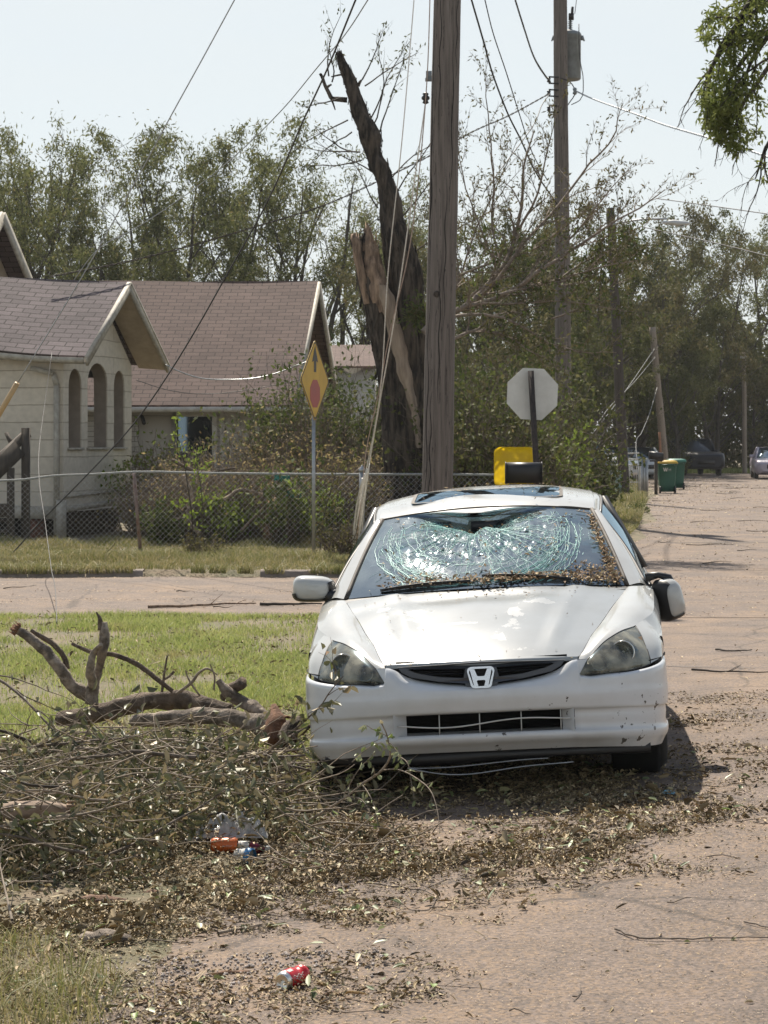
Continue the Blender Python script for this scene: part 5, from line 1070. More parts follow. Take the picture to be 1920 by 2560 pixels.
for py in (200, 232, 272): b = B(); c = px2w(1372, py, 49.8); b.lathe([(.03, -.05), (.045, -.03), (.03, 0), (.045, .03), (.03, .05)], 12, tuple(c)); b.bar(c + Vector((0, 0, .07)), c + Vector((.32, .1, .07)), .03).bar(c + Vector((0, 0, -.07)), c + Vector((.32, .1, -.07)), .03); b.build('insulator', m_black, P2)
b = B(); c = px2w(1437, 228, 49.7); b.lathe([(.02, -.08), (.05, -.05), (.03, 0), (.05, .05), (.02, .08)], 12, tuple(c)); b.build('insulator', m_tr, P2)
b = B().tube(hermite(np.array([list(px2w(*q)) for q in ((1400, 195, 49.75), (1425, 205, 49.7), (1438, 230, 49.7), (1420, 262, 49.7))]), 4), .012, 5).tube(hermite(np.array([list(px2w(*q)) for q in ((1447, 60, 49.9), (1450, 150, 49.7), (1458, 200, 49.7), (1450, 250, 49.7), (1428, 262, 49.7))]), 4), .010, 5).tube(hermite(np.array([list(px2w(*q)) for q in ((1437, 35, 49.9), (1440, 10, 49.9), (1446, -40, 49.9))]), 4), .008, 5)
b.build('jumper_wire', m_cable, P2)
# hardware on the near pole
b = B(); c = px2w(1072, 190, 30.3); b.box(tuple(c), (.075, .06, .13)).box(tuple(c + Vector((-.005, -.01, -.05))), (.085, .07, .04)); b.build('splice_clamp', m_tr, P1)
c = px2w(1064, 246, 30.3); B().lathe([(.015, -.075), (.045, -.06), (.03, -.03), (.055, -.01), (.055, .02), (.03, .04), (.045, .06), (.015, .08)], 14, tuple(c)).build('strain_insulator', m_black, P1, True)
# street light
SL = thing('street_light', 'grey cobra-head street light on a long arm against the trees', 'street light', px2w(1530, 552, 64.9)); hc = px2w(1693, 556, 64.9)
b = B().tube(hermite(np.array([list(px2w(*q)) for q in ((1528, 562, 64.9), (1580, 552, 64.9), (1615, 548, 64.9), (1668, 547, 64.9))]), 4), .028, 8); b.build('arm', m_galv, SL, True)
prof = [(-.42, .035, .05), (-.30, .06, .055), (-.12, .105, .10), (.08, .13, .11), (.24, .115, .09), (.33, .07, .05), (.37, .02, .02)]; a = np.arange(14) * 2 * pi / 14
b = B().grid(np.array([[(hc.x + u, hc.y + ry * cos(t), hc.z + rz_ * .8 * sin(t) - .03 * (u > 0)) for t in np.r_[a, a[0]]] for u, ry, rz_ in prof])); b.build('lamp_head', mat('lamp_paint', (.45, .46, .46), rough=.45), SL, True)
B().lathe([(.10, 0), (.09, -.05), (.05, -.09), (.01, -.10)], 16, (hc.x + .13, hc.y, hc.z - .07)).build('lens', glass_mat('lamp_lens', (.6, .6, .6)), SL, True)
# ================================================================ wires
def wire(name, label, pts, r_, m=None, group='overhead wires', cat='wire', twist=0, n=6):
    P = hermite(np.array([list(px2w(*p)) for p in pts]), n); b = B(); c = P[len(P) // 2].copy(); th_ = 0
    if twist:
        Pm = hermite(P, 5); k = len(Pm); ph = np.cumsum(np.r_[0, np.linalg.norm(np.diff(Pm, axis=0), axis=1)]) / twist * 2 * pi
        for o_ in (0, pi): Q = Pm.copy(); Q[:, 2] += np.sin(ph + o_) * r_ * 1.1; Q[:, 1] += np.cos(ph + o_) * r_ * 1.1; b.tube(Q, r_ * .8, 5)
    else: b.tube(P, r_, 5)
    o = b.build(name, m or m_cable, None, True, loc=tuple(P[0])); return tag(o, label, cat, group)
m_guy = mat('pale_guy_strand', (.80, .78, .74), (.58, .55, .50), scale=30, rough=.5, metal=.2)
GY = 'guy wires of the near pole'
wire('guy_wire', 'leftmost pale guy strand beside the near utility pole', [(1040, -60, 29.8), (1006, 340, 30.2), (970, 683, 31.0), (949, 995, 31.8), (905, 1230, 32.6), (878, 1395, 33.0)], .0075, m_guy, GY, 'guy wire')
wire('guy_wire', 'pale guy strand hanging from the black insulator of the near pole', [(1063, 262, 30.25), (1035, 460, 30.5), (1007, 660, 30.9), (984, 810, 31.3), (952, 990, 31.9), (920, 1180, 32.5), (890, 1398, 33.0)], .009, m_guy, GY, 'guy wire')
wire('guy_wire', 'reddish guy strand nearest the near utility pole', [(1076, -40, 30.2), (1068, 190, 30.2), (1048, 430, 30.4), (1020, 640, 30.9), (975, 830, 31.3), (945, 990, 31.9), (915, 1130, 32.4), (902, 1260, 32.7), (886, 1395, 33.0)], .0075, mat('rusty_strand', (.42, .33, .28), (.3, .22, .18), scale=20, rough=.7), GY, 'guy wire')
b = B()
for k, (x0_, x1_) in enumerate(((924, 900), (918, 893), (911, 884), (906, 879))): b.tube(hermite(np.array([list(px2w(x0_, 1160 + 12 * k, 32.35)), list(px2w((x0_ + x1_) / 2 - 3, 1280, 32.7)), list(px2w(x1_, 1402, 33))]), 5), .013 if k in (1, 3) else .008, 6)
tag(b.build('guy_tail', m_guy, None, True, loc=tuple(px2w(890, 1402, 33))), 'bundle of pale guy strand tails behind the car roof', 'guy wire', GY)
wire('overhead_wire', 'thin grey wire falling steeply from the top to the tan guard', [(597, -20, 30), (510, 140, 30.4), (430, 285, 30.7), (330, 470, 31.2), (180, 735, 31.8), (44, 957, 32.2)], .0085, m_galv)
gd = px2w(43, 958, 32.2); ge = px2w(-60, 1130, 32.6); t = B().tube([gd, (gd + ge) / 2 + Vector((0, 0, -.015)), ge], .040, 10).build('guy_guard', mat('tan_plastic_guard', (.48, .33, .16), (.40, .27, .13), scale=3, rough=.5), None, True, loc=tuple(ge)); tag(t, 'tan plastic guard tube on the wire at the left edge', 'wire guard')
wire('overhead_wire', 'black cable running from the top down across the brown roof', [(893, -10, 24), (810, 191, 26), (764, 289, 27), (648, 544, 29.5), (560, 700, 30.5), (498, 810, 31), (425, 930, 31.5), (335, 1059, 32), (215, 1190, 32.5), (98, 1308, 33), (0, 1412, 33.3), (-60, 1450, 33.5)], .011)
wire('overhead_wire', 'thin wire crossing the black cable beside the broken tip', [(926, -10, 26), (860, 90, 28), (799, 162, 29.5), (700, 280, 32), (596, 382, 34), (475, 480, 36), (340, 570, 37.5), (237, 631, 38.5), (185, 700, 39)], .008, m_galv)
wire('overhead_wire', 'twisted service cable from the transformer pole to the porch roof', [(1372, 235, 49.7), (1270, 290, 48), (1180, 330, 46.5), (1060, 397, 45), (926, 462, 44), (810, 513, 43), (648, 564, 42), (480, 613, 41.5), (318, 654, 41.2), (124, 692, 41)], .011, m_twigd, twist=.5)
wire('overhead_wire', 'black cable from the top centre down into the fallen crown', [(1176, -10, 33), (1205, 90, 34), (1238, 203, 36), (1270, 285, 37), (1301, 347, 38), (1345, 440, 39.5), (1400, 520, 40.5)], .014)
wire('overhead_wire', 'second cable beside the black one above the fallen crown', [(1210, -10, 34), (1232, 80, 35), (1262, 170, 36), (1300, 290, 38), (1330, 380, 39), (1368, 450, 40)], .009)
wire('overhead_wire', 'thick twisted black cable reaching the transformer pole', [(1285, -10, 40), (1310, 70, 42), (1336, 145, 45), (1360, 185, 47.5), (1376, 205, 49.6)], .016, twist=.35)
wire('overhead_wire', 'cable looping down left from the transformer pole insulators', [(1374, 235, 49.6), (1355, 262, 47), (1335, 310, 44), (1300, 360, 42), (1262, 410, 41), (1210, 480, 40)], .011)
wire('overhead_wire', 'service cable running right from the transformer pole to the edge', [(1440, 228, 49.6), (1470, 242, 48), (1525, 263, 45), (1585, 284, 43), (1660, 312, 40), (1741, 336, 37), (1830, 362, 34), (1940, 400, 31)], .011, m_galv, twist=.45)
wire('overhead_wire', 'upper thin wire in the sky at the right edge', [(1640, 496, 70), (1730, 508, 66), (1830, 522, 62), (1940, 538, 58)], .014)
wire('overhead_wire', 'lower thin wire crossing the trees at the right edge', [(1600, 566, 66), (1700, 588, 62), (1820, 615, 58), (1940, 645, 54)], .014)
wire('overhead_wire', 'slack pale wire hanging across the brown roof', [(414, 912, 42.5), (440, 925, 42.6), (500, 945, 42.8), (570, 949, 43), (640, 945, 43), (700, 930, 43), (745, 912, 43), (800, 895, 43)], .012, m_galv)
wire('overhead_wire', 'faint slack wire over the lower brown roof and windows', [(340, 950, 44), (420, 975, 44.5), (520, 985, 45), (600, 978, 45), (700, 960, 45), (790, 940, 45)], .007)
wire('overhead_wire', 'bright slack wire from the pale leaning pole down to the left', [(1636, 872, 91), (1600, 925, 84), (1565, 975, 76), (1520, 1035, 66), (1480, 1085, 58)], .010, m_dull)
wire('overhead_wire', 'second bright wire beside the first from the pale leaning pole', [(1638, 892, 91), (1590, 950, 82), (1556, 985, 74), (1520, 1022, 66), (1470, 1095, 57)], .008, m_dull)
wire('overhead_wire', 'wire hanging from the pale leaning pole to the roadside', [(1643, 968, 91.5), (1625, 1030, 88), (1605, 1080, 84), (1590, 1118, 80), (1592, 1150, 79)], .010, m_dull)
wire('overhead_wire', 'thin loose wire standing on the lawn at the left', [(130, 880, 33), (112, 1010, 32), (100, 1100, 31), (98, 1200, 29), (112, 1300, 27), (128, 1420, 24.5), (140, 1500, 22), (142, 1560, 21.3)], .0045)
# ================================================================ signs
DY = 32.7; ps = px2w(784, 1412, DY); gzs = gzf(ps.x, DY) + .08
DS = thing('stop_ahead_sign', 'yellow diamond sign with a black arrow over a red octagon, seen edge-on', 'road sign', (ps.x, DY, gzs))
B().bar((ps.x, DY, gzs - .1), (ps.x, DY, px2w(784, 1045, DY).z + .3), .05, .035).build('post', m_galv, DS)
hh = .592; th_ = R(71); ud = Vector((cos(th_), -sin(th_) * -1, 0)); ud = Vector((cos(th_), sin(th_), 0)); cen = px2w(787, 951, DY - .04)
m_yel = mat('faded_sign_yellow', (.62, .38, .035), (.52, .31, .03), scale=3, rough=.5); m_sred = mat('faded_sign_red', (.40, .075, .055), (.33, .07, .06), scale=5, rough=.5)
def rdiam(h, r_=.06, n=5):
    P = []
    for k, a0 in enumerate((0, 90, 180, 270)):
        c = (h - r_ * 1.414); cx_, cy_ = c * cos(R(a0)), c * sin(R(a0))
        for j in range(n): a = R(a0 - 45 + 90 * j / (n - 1)); P.append((cx_ + r_ * cos(a), cy_ + r_ * sin(a)))
    return P
nrm_ = ud.cross(Vector((0, 0, 1)))
if nrm_.y > 0: nrm_ = -nrm_
plate('panel', rdiam(hh), [], .006, cen, ud, (0, 0, 1), m_yel, DS)
plate('border', rdiam(hh - .012), [rdiam(hh - .038)], .003, cen + nrm_ * .0045, ud, (0, 0, 1), m_black, DS)
plate('arrow', [(-.045, .12), (.045, .12), (.045, .28), (.12, .26), (0, .50), (-.12, .26), (-.045, .28)], [], .003, cen + nrm_ * .0045, ud, (0, 0, 1), m_black, DS)
octo = lambda r_, rot=22.5: [(r_ * cos(R(rot + 45 * k)), r_ * sin(R(rot + 45 * k))) for k in range(8)]
plate('octagon', [(x, y - .19) for x, y in octo(.215)], [], .003, cen + nrm_ * .0045, ud, (0, 0, 1), m_sred, DS)
SY = 33.0; sp_ = px2w(1354, 1415, SY); SS = thing('stop_sign', 'white-grey back of an octagonal stop sign on a black leaning post', 'road sign', (sp_.x, SY, gzf(sp_.x, SY)))
cen = px2w(1331, 985, SY + .04); plate('panel', octo(.402, 20), [], .004, cen, (1, .12, 0), (0, 0, 1), mat('sign_back_aluminium', (.72, .72, .68), (.60, .60, .56), scale=4, rough=.65), SS)
tp = px2w(1327, 927, SY - .05); B().bar((sp_.x, SY - .05, gzs - .1), tp, .08, .08).build('post', mat('black_rusty_steel', (.022, .018, .017), (.05, .035, .03), scale=30, rough=.7), SS)
b = B()
for py in (975, 1020): c = px2w(1331, py, SY + .02); b.lathe([(.012, 0), (.012, .02)], 8, tuple(c))
b.build('bolt', m_galv, SS)
# mailbox
def mailbox(label, px, py, Y, L_, w, h, ang, tilt, postm, grp):
    c = px2w(px, py, Y); z0 = gzf(c.x, Y); t = thing('mailbox', label, 'mailbox', (c.x, Y, z0), grp)
    prof = [(-w / 2, 0), (w / 2, 0), (w / 2, h * .55)] + [(w / 2 * cos(a), h * .55 + h * .45 * sin(a)) for a in np.linspace(.25, pi - .25, 9)] + [(-w / 2, h * .55)]
    u = Vector((cos(ang), sin(ang), tilt)).normalized(); v = Vector((-sin(ang), cos(ang), 0)); n = len(prof); b = B(); V = []
    for s in (-.5, .5): V += [c + u * (L_ * s) + v * p[0] + Vector((0, 0, p[1])) for p in prof]
    b.add([list(q) for q in V], [np.array([[i, (i + 1) % n, n + (i + 1) % n, n + i] for i in range(n)]), np.arange(n)[::-1][None], (np.arange(n) + n)[None]]); b.build('box', m_black, t)
    for s in (-.49, .49): B().tube([list(c + u * (L_ * s) + v * p[0] * 1.03 + Vector((0, 0, p[1] * 1.03 - .003))) for p in prof + [prof[0]]], .007, 5).build('door_rim' if s < 0 else 'end_rim', m_black, t)
    B().bar((c.x, Y, z0 - .1), (c.x, Y, c.z - .005), .10).bar((c.x - .2, Y, c.z - .03), (c.x + .2, Y, c.z - .03), .08, .05).build('post', postm, t)
mailbox('black mailbox on a brown wooden post beside the stop sign post', 1309, 1208, 31.6, .51, .20, .29, 0, 0, mat('brown_post_wood', (.17, .085, .05), (.11, .06, .04), scale=10, rough=.9), 'mailboxes')
mailbox('distant tipped black mailbox behind the green wheeled bins', 1640, 1150, 74, .46, .2, .26, .1, -.12, m_wood, 'mailboxes')
# ================================================================ wheeled bins
m_gbin = mat('green_bin_plastic', (.012, .10, .065), (.010, .075, .05), scale=3, rough=.45); m_ylid = mat('yellow_lid_plastic', (.52, .33, .02), (.46, .29, .02), scale=2, rough=.4); m_glid = mat('green_lid_plastic', (.03, .16, .11), rough=.4)
m_yopen = mat('translucent_yellow_plastic', (.80, .56, .012), (.70, .46, .01), scale=7, rough=.4, trans=.55)
def cart(label, x, Y, s, lid, group, openlid=False, logo=False, rz=0):
    z0 = gzf(x, Y) + (.08 if Y < 60 else 0); t = thing('wheeled_bin', label, 'wheeled bin', (x, Y, z0), group, 0)
    def rr(w, d, z, k=.04): return [(x + a * s, Y + b_ * s, z0 + z * s) for a, b_ in ((-w + k, -d), (w - k, -d), (w, -d + k), (w, d - k), (w - k, d), (-w + k, d), (-w, d - k), (-w, -d + k))]
    Rg = [rr(.235, .25, .06), rr(.25, .27, .3), rr(.285, .33, .90), rr(.30, .345, .955), rr(.325, .37, .96), rr(.325, .37, 1.0)]; n = 8; V = sum(Rg, []); b = B().add(V, [np.array([[r_ * n + i, r_ * n + (i + 1) % n, (r_ + 1) * n + (i + 1) % n, (r_ + 1) * n + i] for r_ in range(5) for i in range(n)]), np.arange(n)[::-1][None]]); b.build('body', m_gbin, t)
    if not openlid:
        Rg = [rr(.335, .385, 1.0), rr(.335, .385, 1.03), rr(.29, .33, 1.085), rr(.20, .22, 1.11)]; V = sum(Rg, []); B().add(V, [np.array([[r_ * n + i, r_ * n + (i + 1) % n, (r_ + 1) * n + (i + 1) % n, (r_ + 1) * n + i] for r_ in range(3) for i in range(n)]), (np.arange(n) + 3 * n)[None]]).build('lid', lid, t)
    for sx in (-1, 1): w_ = B().lathe([(.02, -.03), (.10, -.03), (.125, -.02), (.125, .02), (.10, .03), (.02, .03)], 18, (x + sx * .25 * s, Y - .20 * s, z0 + .125 * s), Matrix.Rotation(pi / 2, 3, 'Y')); w_.build('wheel', m_black, t)
    B().tube([(x - .22 * s, Y - .38 * s, z0 + .93 * s), (x - .2 * s, Y - .43 * s, z0 + .96 * s), (x + .2 * s, Y - .43 * s, z0 + .96 * s), (x + .22 * s, Y - .38 * s, z0 + .93 * s)], .016 * s, 6).build('handle', m_gbin, t)
    if logo:
        V = [(-.095, .05), (-.07, .05), (-.052, -.01), (-.035, .05), (-.015, .05), (.002, -.01), (.018, .05), (.043, .05), (.012, -.05), (-.012, -.05), (-.026, -.005), (-.04, -.05), (-.064, -.05)]
        plate('logo', [(a * s * 1.2, b_ * s * 1.2) for a, b_ in V], [], .004, (x - .05 * s, Y - .322 * s, z0 + .80 * s), (1, 0, 0), (0, -.09, 1), m_white2, t)
        plate('logo', [(a * s, b_ * s) for a, b_ in ((.06, -.05), (.06, .03), (.08, .03), (.10, -.01), (.12, .03), (.14, .03), (.14, -.05), (.125, -.05), (.125, 0), (.10, -.035), (.075, 0), (.075, -.05))], [], .004, (x - .04 * s, Y - .322 * s, z0 + .80 * s), (1, 0, 0), (0, -.09, 1), m_galv, t)
    return t, z0
cart('green wheeled bin with a yellow lid and white letters, nearer of two at the roadside', float(px2w(1667, 1200, 76).x), 76, 1.0, m_ylid, 'bins at the roadside', logo=True)
cart('green wheeled bin half hidden behind the nearer lettered one', float(px2w(1690, 1200, 82).x), 82, 1.0, m_glid, 'bins at the roadside')
ty_, z_ = cart('green wheeled bin with its yellow lid standing open behind the mailbox', float(px2w(1287, 1200, 34.6).x), 34.6, .92, m_ylid, 'bins at the roadside', openlid=True)
lc = px2w(1287, 1168, 34.3); G = []
for k, (w_, h_, d_) in enumerate(((.315, .305, 0), (.31, .30, .05), (.29, .28, .085), (.22, .21, .10), (.18, .17, .07), (.05, .05, .075))):
    G.append([(lc.x + a, 34.28 + d_, lc.z + b_) for a, b_ in rrect(w_, w_, h_, min(.1, h_ * .4), 6)]); G[-1].append(G[-1][0])
B().grid(np.array(G)).build('lid', m_yopen, ty_, True)
# ================================================================ parked cars farther up the road
def simple_car(label, x, Y, rz, kind, paint, group, s=1.0):
    t = thing('parked_car', label, 'car', (x, Y, 0), group, rz)
    if kind == 'pickup': L_, hw, bz, rz_ = 5.4, .98, 1.12, 1.86; body = [(-2.7, .80, .45, .95), (-2.6, .95, .38, 1.05), (-1.5, .98, .35, 1.18), (-1.0, .98, .33, 1.2), (1.2, .98, .33, 1.2), (2.6, .97, .4, 1.18), (2.7, .93, .45, 1.12)]; cab = [(-1.15, .90, .0), (-.45, .80, 1), (.85, .80, 1), (1.15, .88, .0)]; wy = (-1.75, 1.75)
    elif kind == 'suv': L_, hw, bz, rz_ = 4.7, .92, 1.08, 1.74; body = [(-2.35, .70, .40, .80), (-2.25, .86, .30, .92), (-1.5, .92, .28, 1.02), (-.9, .92, .27, 1.08), (1.5, .92, .28, 1.12), (2.2, .90, .32, 1.08), (2.32, .84, .40, 1.0)]; cab = [(-1.15, .84, .0), (-.35, .68, 1), (1.65, .68, 1), (2.2, .80, .0)]; wy = (-1.4, 1.35)
    else: L_, hw, bz, rz_ = 4.6, .89, .95, 1.45; body = [(-2.3, .66, .35, .68), (-2.2, .82, .26, .78), (-1.3, .89, .24, .92), (-.8, .89, .23, .95), (1.4, .89, .24, .98), (2.2, .86, .30, .95), (2.3, .8, .36, .9)]; cab = [(-.95, .80, .0), (-.2, .62, 1), (1.0, .62, 1), (1.8, .76, .0)]; wy = (-1.4, 1.35)
    def ring(y, w, z0, z1): 
        zm = z0 + (z1 - z0) * .62; return [(-w + .12, y, z0), (w - .12, y, z0), (w - .02, y, z0 + .12), (w, y, zm), (w - .05, y, z1 - .05), (w - .16, y, z1), (-w + .16, y, z1), (-w + .05, y, z1 - .05), (-w, y, zm), (-w + .02, y, z0 + .12), (-w + .12, y, z0)]
    Gb_ = patch([ring(*b_) for b_ in body], 3, 1); b = B().grid(Gb_, flip=True); n = Gb_.shape[1]
    b.add(Gb_[0], np.arange(n)[None][:, :-1]); b.add(Gb_[-1], np.arange(n)[None][:, :-1][:, ::-1]); o = b.build('body', paint, t, True, world=False)
    cg = np.array([[(-w, y, bz - .02 + k * (rz_ - bz)), (-w + .03, y, bz + (rz_ - bz) * k), (0, y - .03, bz + (rz_ - bz) * k + .02), (w - .03, y, bz + (rz_ - bz) * k), (w, y, bz - .02 + k * (rz_ - bz))] for y, w, k in cab])
    b = B(); tp = [(-w, y) for y, w, k in cab]
    y0, y1, y2, y3 = [c[0] for c in cab]; w0, w1, w2_, w3 = [c[1] for c in cab]; zt = rz_ - .03
    b.add([(-w0, y0, bz - .03), (w0, y0, bz - .03), (w1, y1, zt), (-w1, y1, zt), (w3, y3, bz - .03), (-w3, y3, bz - .03), (w2_, y2, zt), (-w2_, y2, zt)], np.array([[0, 1, 2, 3], [1, 4, 6, 2], [4, 5, 7, 6], [5, 0, 3, 7]])); b.build('windows', m_cglass if kind == 'pickup' else m_wglass, t, world=False)
    rf = patch([[(-w1 - .02, y1 - .03, zt - .01), (0, y1 - .06, zt + .05), (w1 + .02, y1 - .03, zt - .01)], [(-w2_ - .02, y2 + .03, zt - .01), (0, y2 + .05, zt + .05), (w2_ + .02, y2 + .03, zt - .01)]], 4, 4); b = B().grid(rf)
    for sg in (-1, 1):
        for (ya, wa, yb, wb_) in ((y0, w0, y1, w1), (y3, w3, y2, w2_), ((y1 + y2) / 2 + .05, (w0 + w3) / 2, (y1 + y2) / 2, w1)): b.bar((sg * wa, ya, bz - .03), (sg * wb_, yb, zt), .07)
    b.build('roof', paint, t, True, world=False)
    for sg in (-1, 1):
        for y in wy: w_ = B().lathe([(.10, .09), (.26, .10), (.33, .08), (.34, 0), (.33, -.08), (.1, -.1)], 22, (sg * (hw - .10), y, .34), Matrix.Rotation(sg * pi / 2, 3, 'Y')).build('wheel', m_tyre, t, True, world=False); B().lathe([(.02, .10), (.2, .105), (.21, .09)], 18, (sg * (hw - .10), y, .34), Matrix.Rotation(sg * pi / 2, 3, 'Y')).build('rim', m_galv, w_, True, world=False)
        z_ = body[1][3] - .22; B().lathe([(.02, .05), (.10, .03), (.13, 0), (.13, -.1)], 14, (sg * (body[0][1] - .12), body[0][0] + .06, z_), Matrix.Rotation(pi / 2, 3, 'X')).build('headlight', m_lens, t, True, world=False)
        B().box((sg * (w0 + .16), y0 + .35, bz + .08), (.2, .1, .15)).build('door_mirror', paint, t, world=False)
    B().box((0, body[0][0] - .0, body[0][2] + .22), (body[0][1] * 1.1, .05, .18)).build('grille', m_black, t, world=False)
    return t
m_cglass = mat('dark_car_glass', (.02, .025, .03), rough=.12, spec=.35); m_navy = mat('dark_blue_paint', (.008, .011, .018), rough=.4, spec=.25, coat=.1); m_wht = mat('white_vehicle_paint', (.55, .57, .58), rough=.25, coat=.5); m_slv = mat('silver_paint', (.42, .45, .47), rough=.3, metal=.3, coat=.4); m_vio = mat('pale_violet_paint', (.40, .36, .42), rough=.3, coat=.4)
PC = 'cars parked farther up the road'
simple_car('white car facing the camera behind the distant mailbox', float(px2w(1612, 1180, 103).x), 105, .10, 'sedan', m_wht, PC)
simple_car('dark blue pickup parked under the trees at the end of the road', float(px2w(1748, 1180, 113).x), 115.5, .12, 'pickup', m_navy, PC)
simple_car('silver car half hidden by vines right of the second pole', float(px2w(1470, 1180, 96).x), 98, 1.15, 'suv', m_slv, PC)
simple_car('pale violet car cut by the right edge of the picture', float(px2w(1948, 1190, 104).x), 106, -.10, 'sedan', m_vio, PC)
simple_car('white car low between the silver car and the dark leaning pole', float(px2w(1540, 1180, 104).x), 106, .5, 'sedan', m_wht, PC)
# utility pedestal, old gate and posts by the dark leaning pole
t = thing('utility_box', 'slim grey-green utility pedestal against the dark leaning pole', 'utility box', px2w(1546, 1257, 64)); pz = px2w(1546, 1257, 64); b = B().box((pz.x, 64, .42), (.17, .15, .84)).box((pz.x, 64, .87), (.20, .18, .06)); b.build('cabinet', mat('pedestal_green', (.17, .24, .20), rough=.6), t)
B().box((pz.x, 63.92, .15), (.14, .02, .10)).build('base_plate', m_galv, t)
GT2 = thing('old_metal_gate', 'pale metal gate and posts between the dark leaning pole and the bins', 'gate', px2w(1570, 1245, 69)); b = B()
for px in (1598, 1604, 1611, 1617): c = px2w(px, 1250, 70); b.tube([(c.x, 70, 0), (c.x, 70, 1.22)], .045, 8)
b.build('post', m_galv, GT2); b = B(); a_, c_ = px2w(1522, 1170, 69), px2w(1600, 1165, 69)
b.tube([(a_.x, 69, .1), (a_.x, 69, .9), (a_.x + .12, 69, 1.0), (c_.x, 69, 1.02), (c_.x, 69, .1)], .03, 7).tube([(a_.x, 69, .5), (c_.x, 69, .5)], .02, 6)
for k in range(14): b.tube([(a_.x + k * .07, 69, .1), (a_.x + k * .07, 69, .98)], .006, 4)
b.tube([(a_.x - .1, 69.5, 1.16), (c_.x, 69.5, 1.20)], .03, 6).tube([(a_.x, 70, 1.35), (c_.x + .1, 70.1, 1.38)], .025, 6); b.build('frame', m_white2, GT2, True)
# ================================================================ vegetation
def grow(r_, p, d, L_, r0, segs=8, wander=.12, grav=0.0, tip=.25):
    """one limb: points and radii"""
    p = np.array(p, float); d = np.array(d, float); d /= np.linalg.norm(d); P = [p.copy()]; st = L_ / segs
    for k in range(segs):
        d = d + r_.normal(0, wander, 3); d[2] += grav; d /= np.linalg.norm(d); p = p + d * st; P.append(p.copy())
    return np.array(P), r0 * np.linspace(1, tip, segs + 1)
def side_dir(r_, T, ang):
    a = r_.normal(0, 1, 3); a -= T * np.dot(a, T); a /= np.linalg.norm(a) + 1e-9; return T * cos(ang) + a * sin(ang)
def limbs(r_, P, Rr, depth, b, tips, n=4, ratio=.55, ang=.7, up=.15, wander=.12, sides=(6, 4, 3, 3), minr=.004, t0=.25, grav=0):
    b.tube(P, Rr, sides[0], cap=False)
    if depth == 0: tips.append((P, Rr)); return
    Ltot = np.linalg.norm(np.diff(P, axis=0), axis=1).sum(); k = len(P)
    for j in range(n):
        t = t0 + (1 - t0) * (j + r_.random()) / n; i = min(k - 2, int(t * (k - 1))); f = t * (k - 1) - i; p = P[i] * (1 - f) + P[i + 1] * f; T = P[i + 1] - P[i]; T /= np.linalg.norm(T) + 1e-9
        d = side_dir(r_, T, ang * r_.uniform(.6, 1.3)); d[2] += up
        L_ = Ltot * ratio * r_.uniform(.6, 1.15) * (1.15 - .55 * t); rr = max(minr, float(np.interp(t, np.linspace(0, 1, k), Rr)) * .55)
        P2, R2 = grow(r_, p, d, L_, rr, max(4, int(len(P) * .75)), wander, grav)
        limbs(r_, P2, R2, depth - 1, b, tips, max(2, n - (1 if depth > 1 else 0)), ratio, ang, up, wander, sides[1:], minr, .15, grav)
def leaves_on(r_, tips, per, spread):
    Q = []; A = []
    for P, Rr in tips:
        k = max(1, int(per * r_.uniform(.6, 1.4))); t = r_.uniform(.1, 1.02, k) * (len(P) - 1); i = np.minimum(t.astype(int), len(P) - 2); f = (t - i)[:, None]
        Q.append(P[i] * (1 - f) + P[i + 1] * f + r_.normal(0, spread, (k, 3))); A.append(P[i + 1] - P[i])
    Q = np.concatenate(Q); A = np.concatenate(A); A /= np.linalg.norm(A, axis=1, keepdims=True) + 1e-9; return Q, A
def leafmat(name, a, b_, c, extra=None, trans=.35):
    return mat(name, a, b_, scale=.35, isl=((0, a), (.5, b_), (.9, c), (1, extra or c)), rough=.7, trans=trans, spec=.15)
m_lf_w = leafmat('willow_leaf', (.075, .092, .032), (.14, .15, .055), (.22, .22, .095), (.24, .17, .08), .4)
m_lf_d = leafmat('dark_tree_leaf', (.052, .064, .020), (.092, .10, .033), (.155, .15, .055), (.16, .12, .05), .3)
m_lf_o = leafmat('browning_leaf', (.07, .07, .027), (.12, .11, .045), (.185, .16, .07), (.20, .13, .065), .3)
m_lf_b = leafmat('bush_leaf', (.045, .065, .018), (.095, .12, .033), (.17, .19, .06), (.24, .20, .09), .3)
m_lf_y = leafmat('bright_vine_leaf', (.11, .16, .025), (.18, .24, .04), (.28, .34, .07), None, .45)  # the brightest of the leaf greens
m_lf_f = mat('wilted_leaf', (.1, .1, .05), isl=((0, (.055, .062, .03)), (.3, (.11, .115, .055)), (.55, (.18, .175, .095)), (.75, (.29, .24, .14)), (.92, (.36, .28, .16)), (1, (.13, .17, .04))), rough=.5, trans=.2)
m_lf_t = mat('tan_withered_leaf', (.2, .16, .08), isl=((0, (.10, .085, .04)), (.4, (.20, .155, .075)), (.75, (.32, .25, .13)), (1, (.16, .19, .05))), rough=.7, trans=.5, spec=.15)
m_farbark = mat('far_bark', (.075, .062, .05), (.04, .034, .028), scale=4, rough=.95)
PROTO = {}
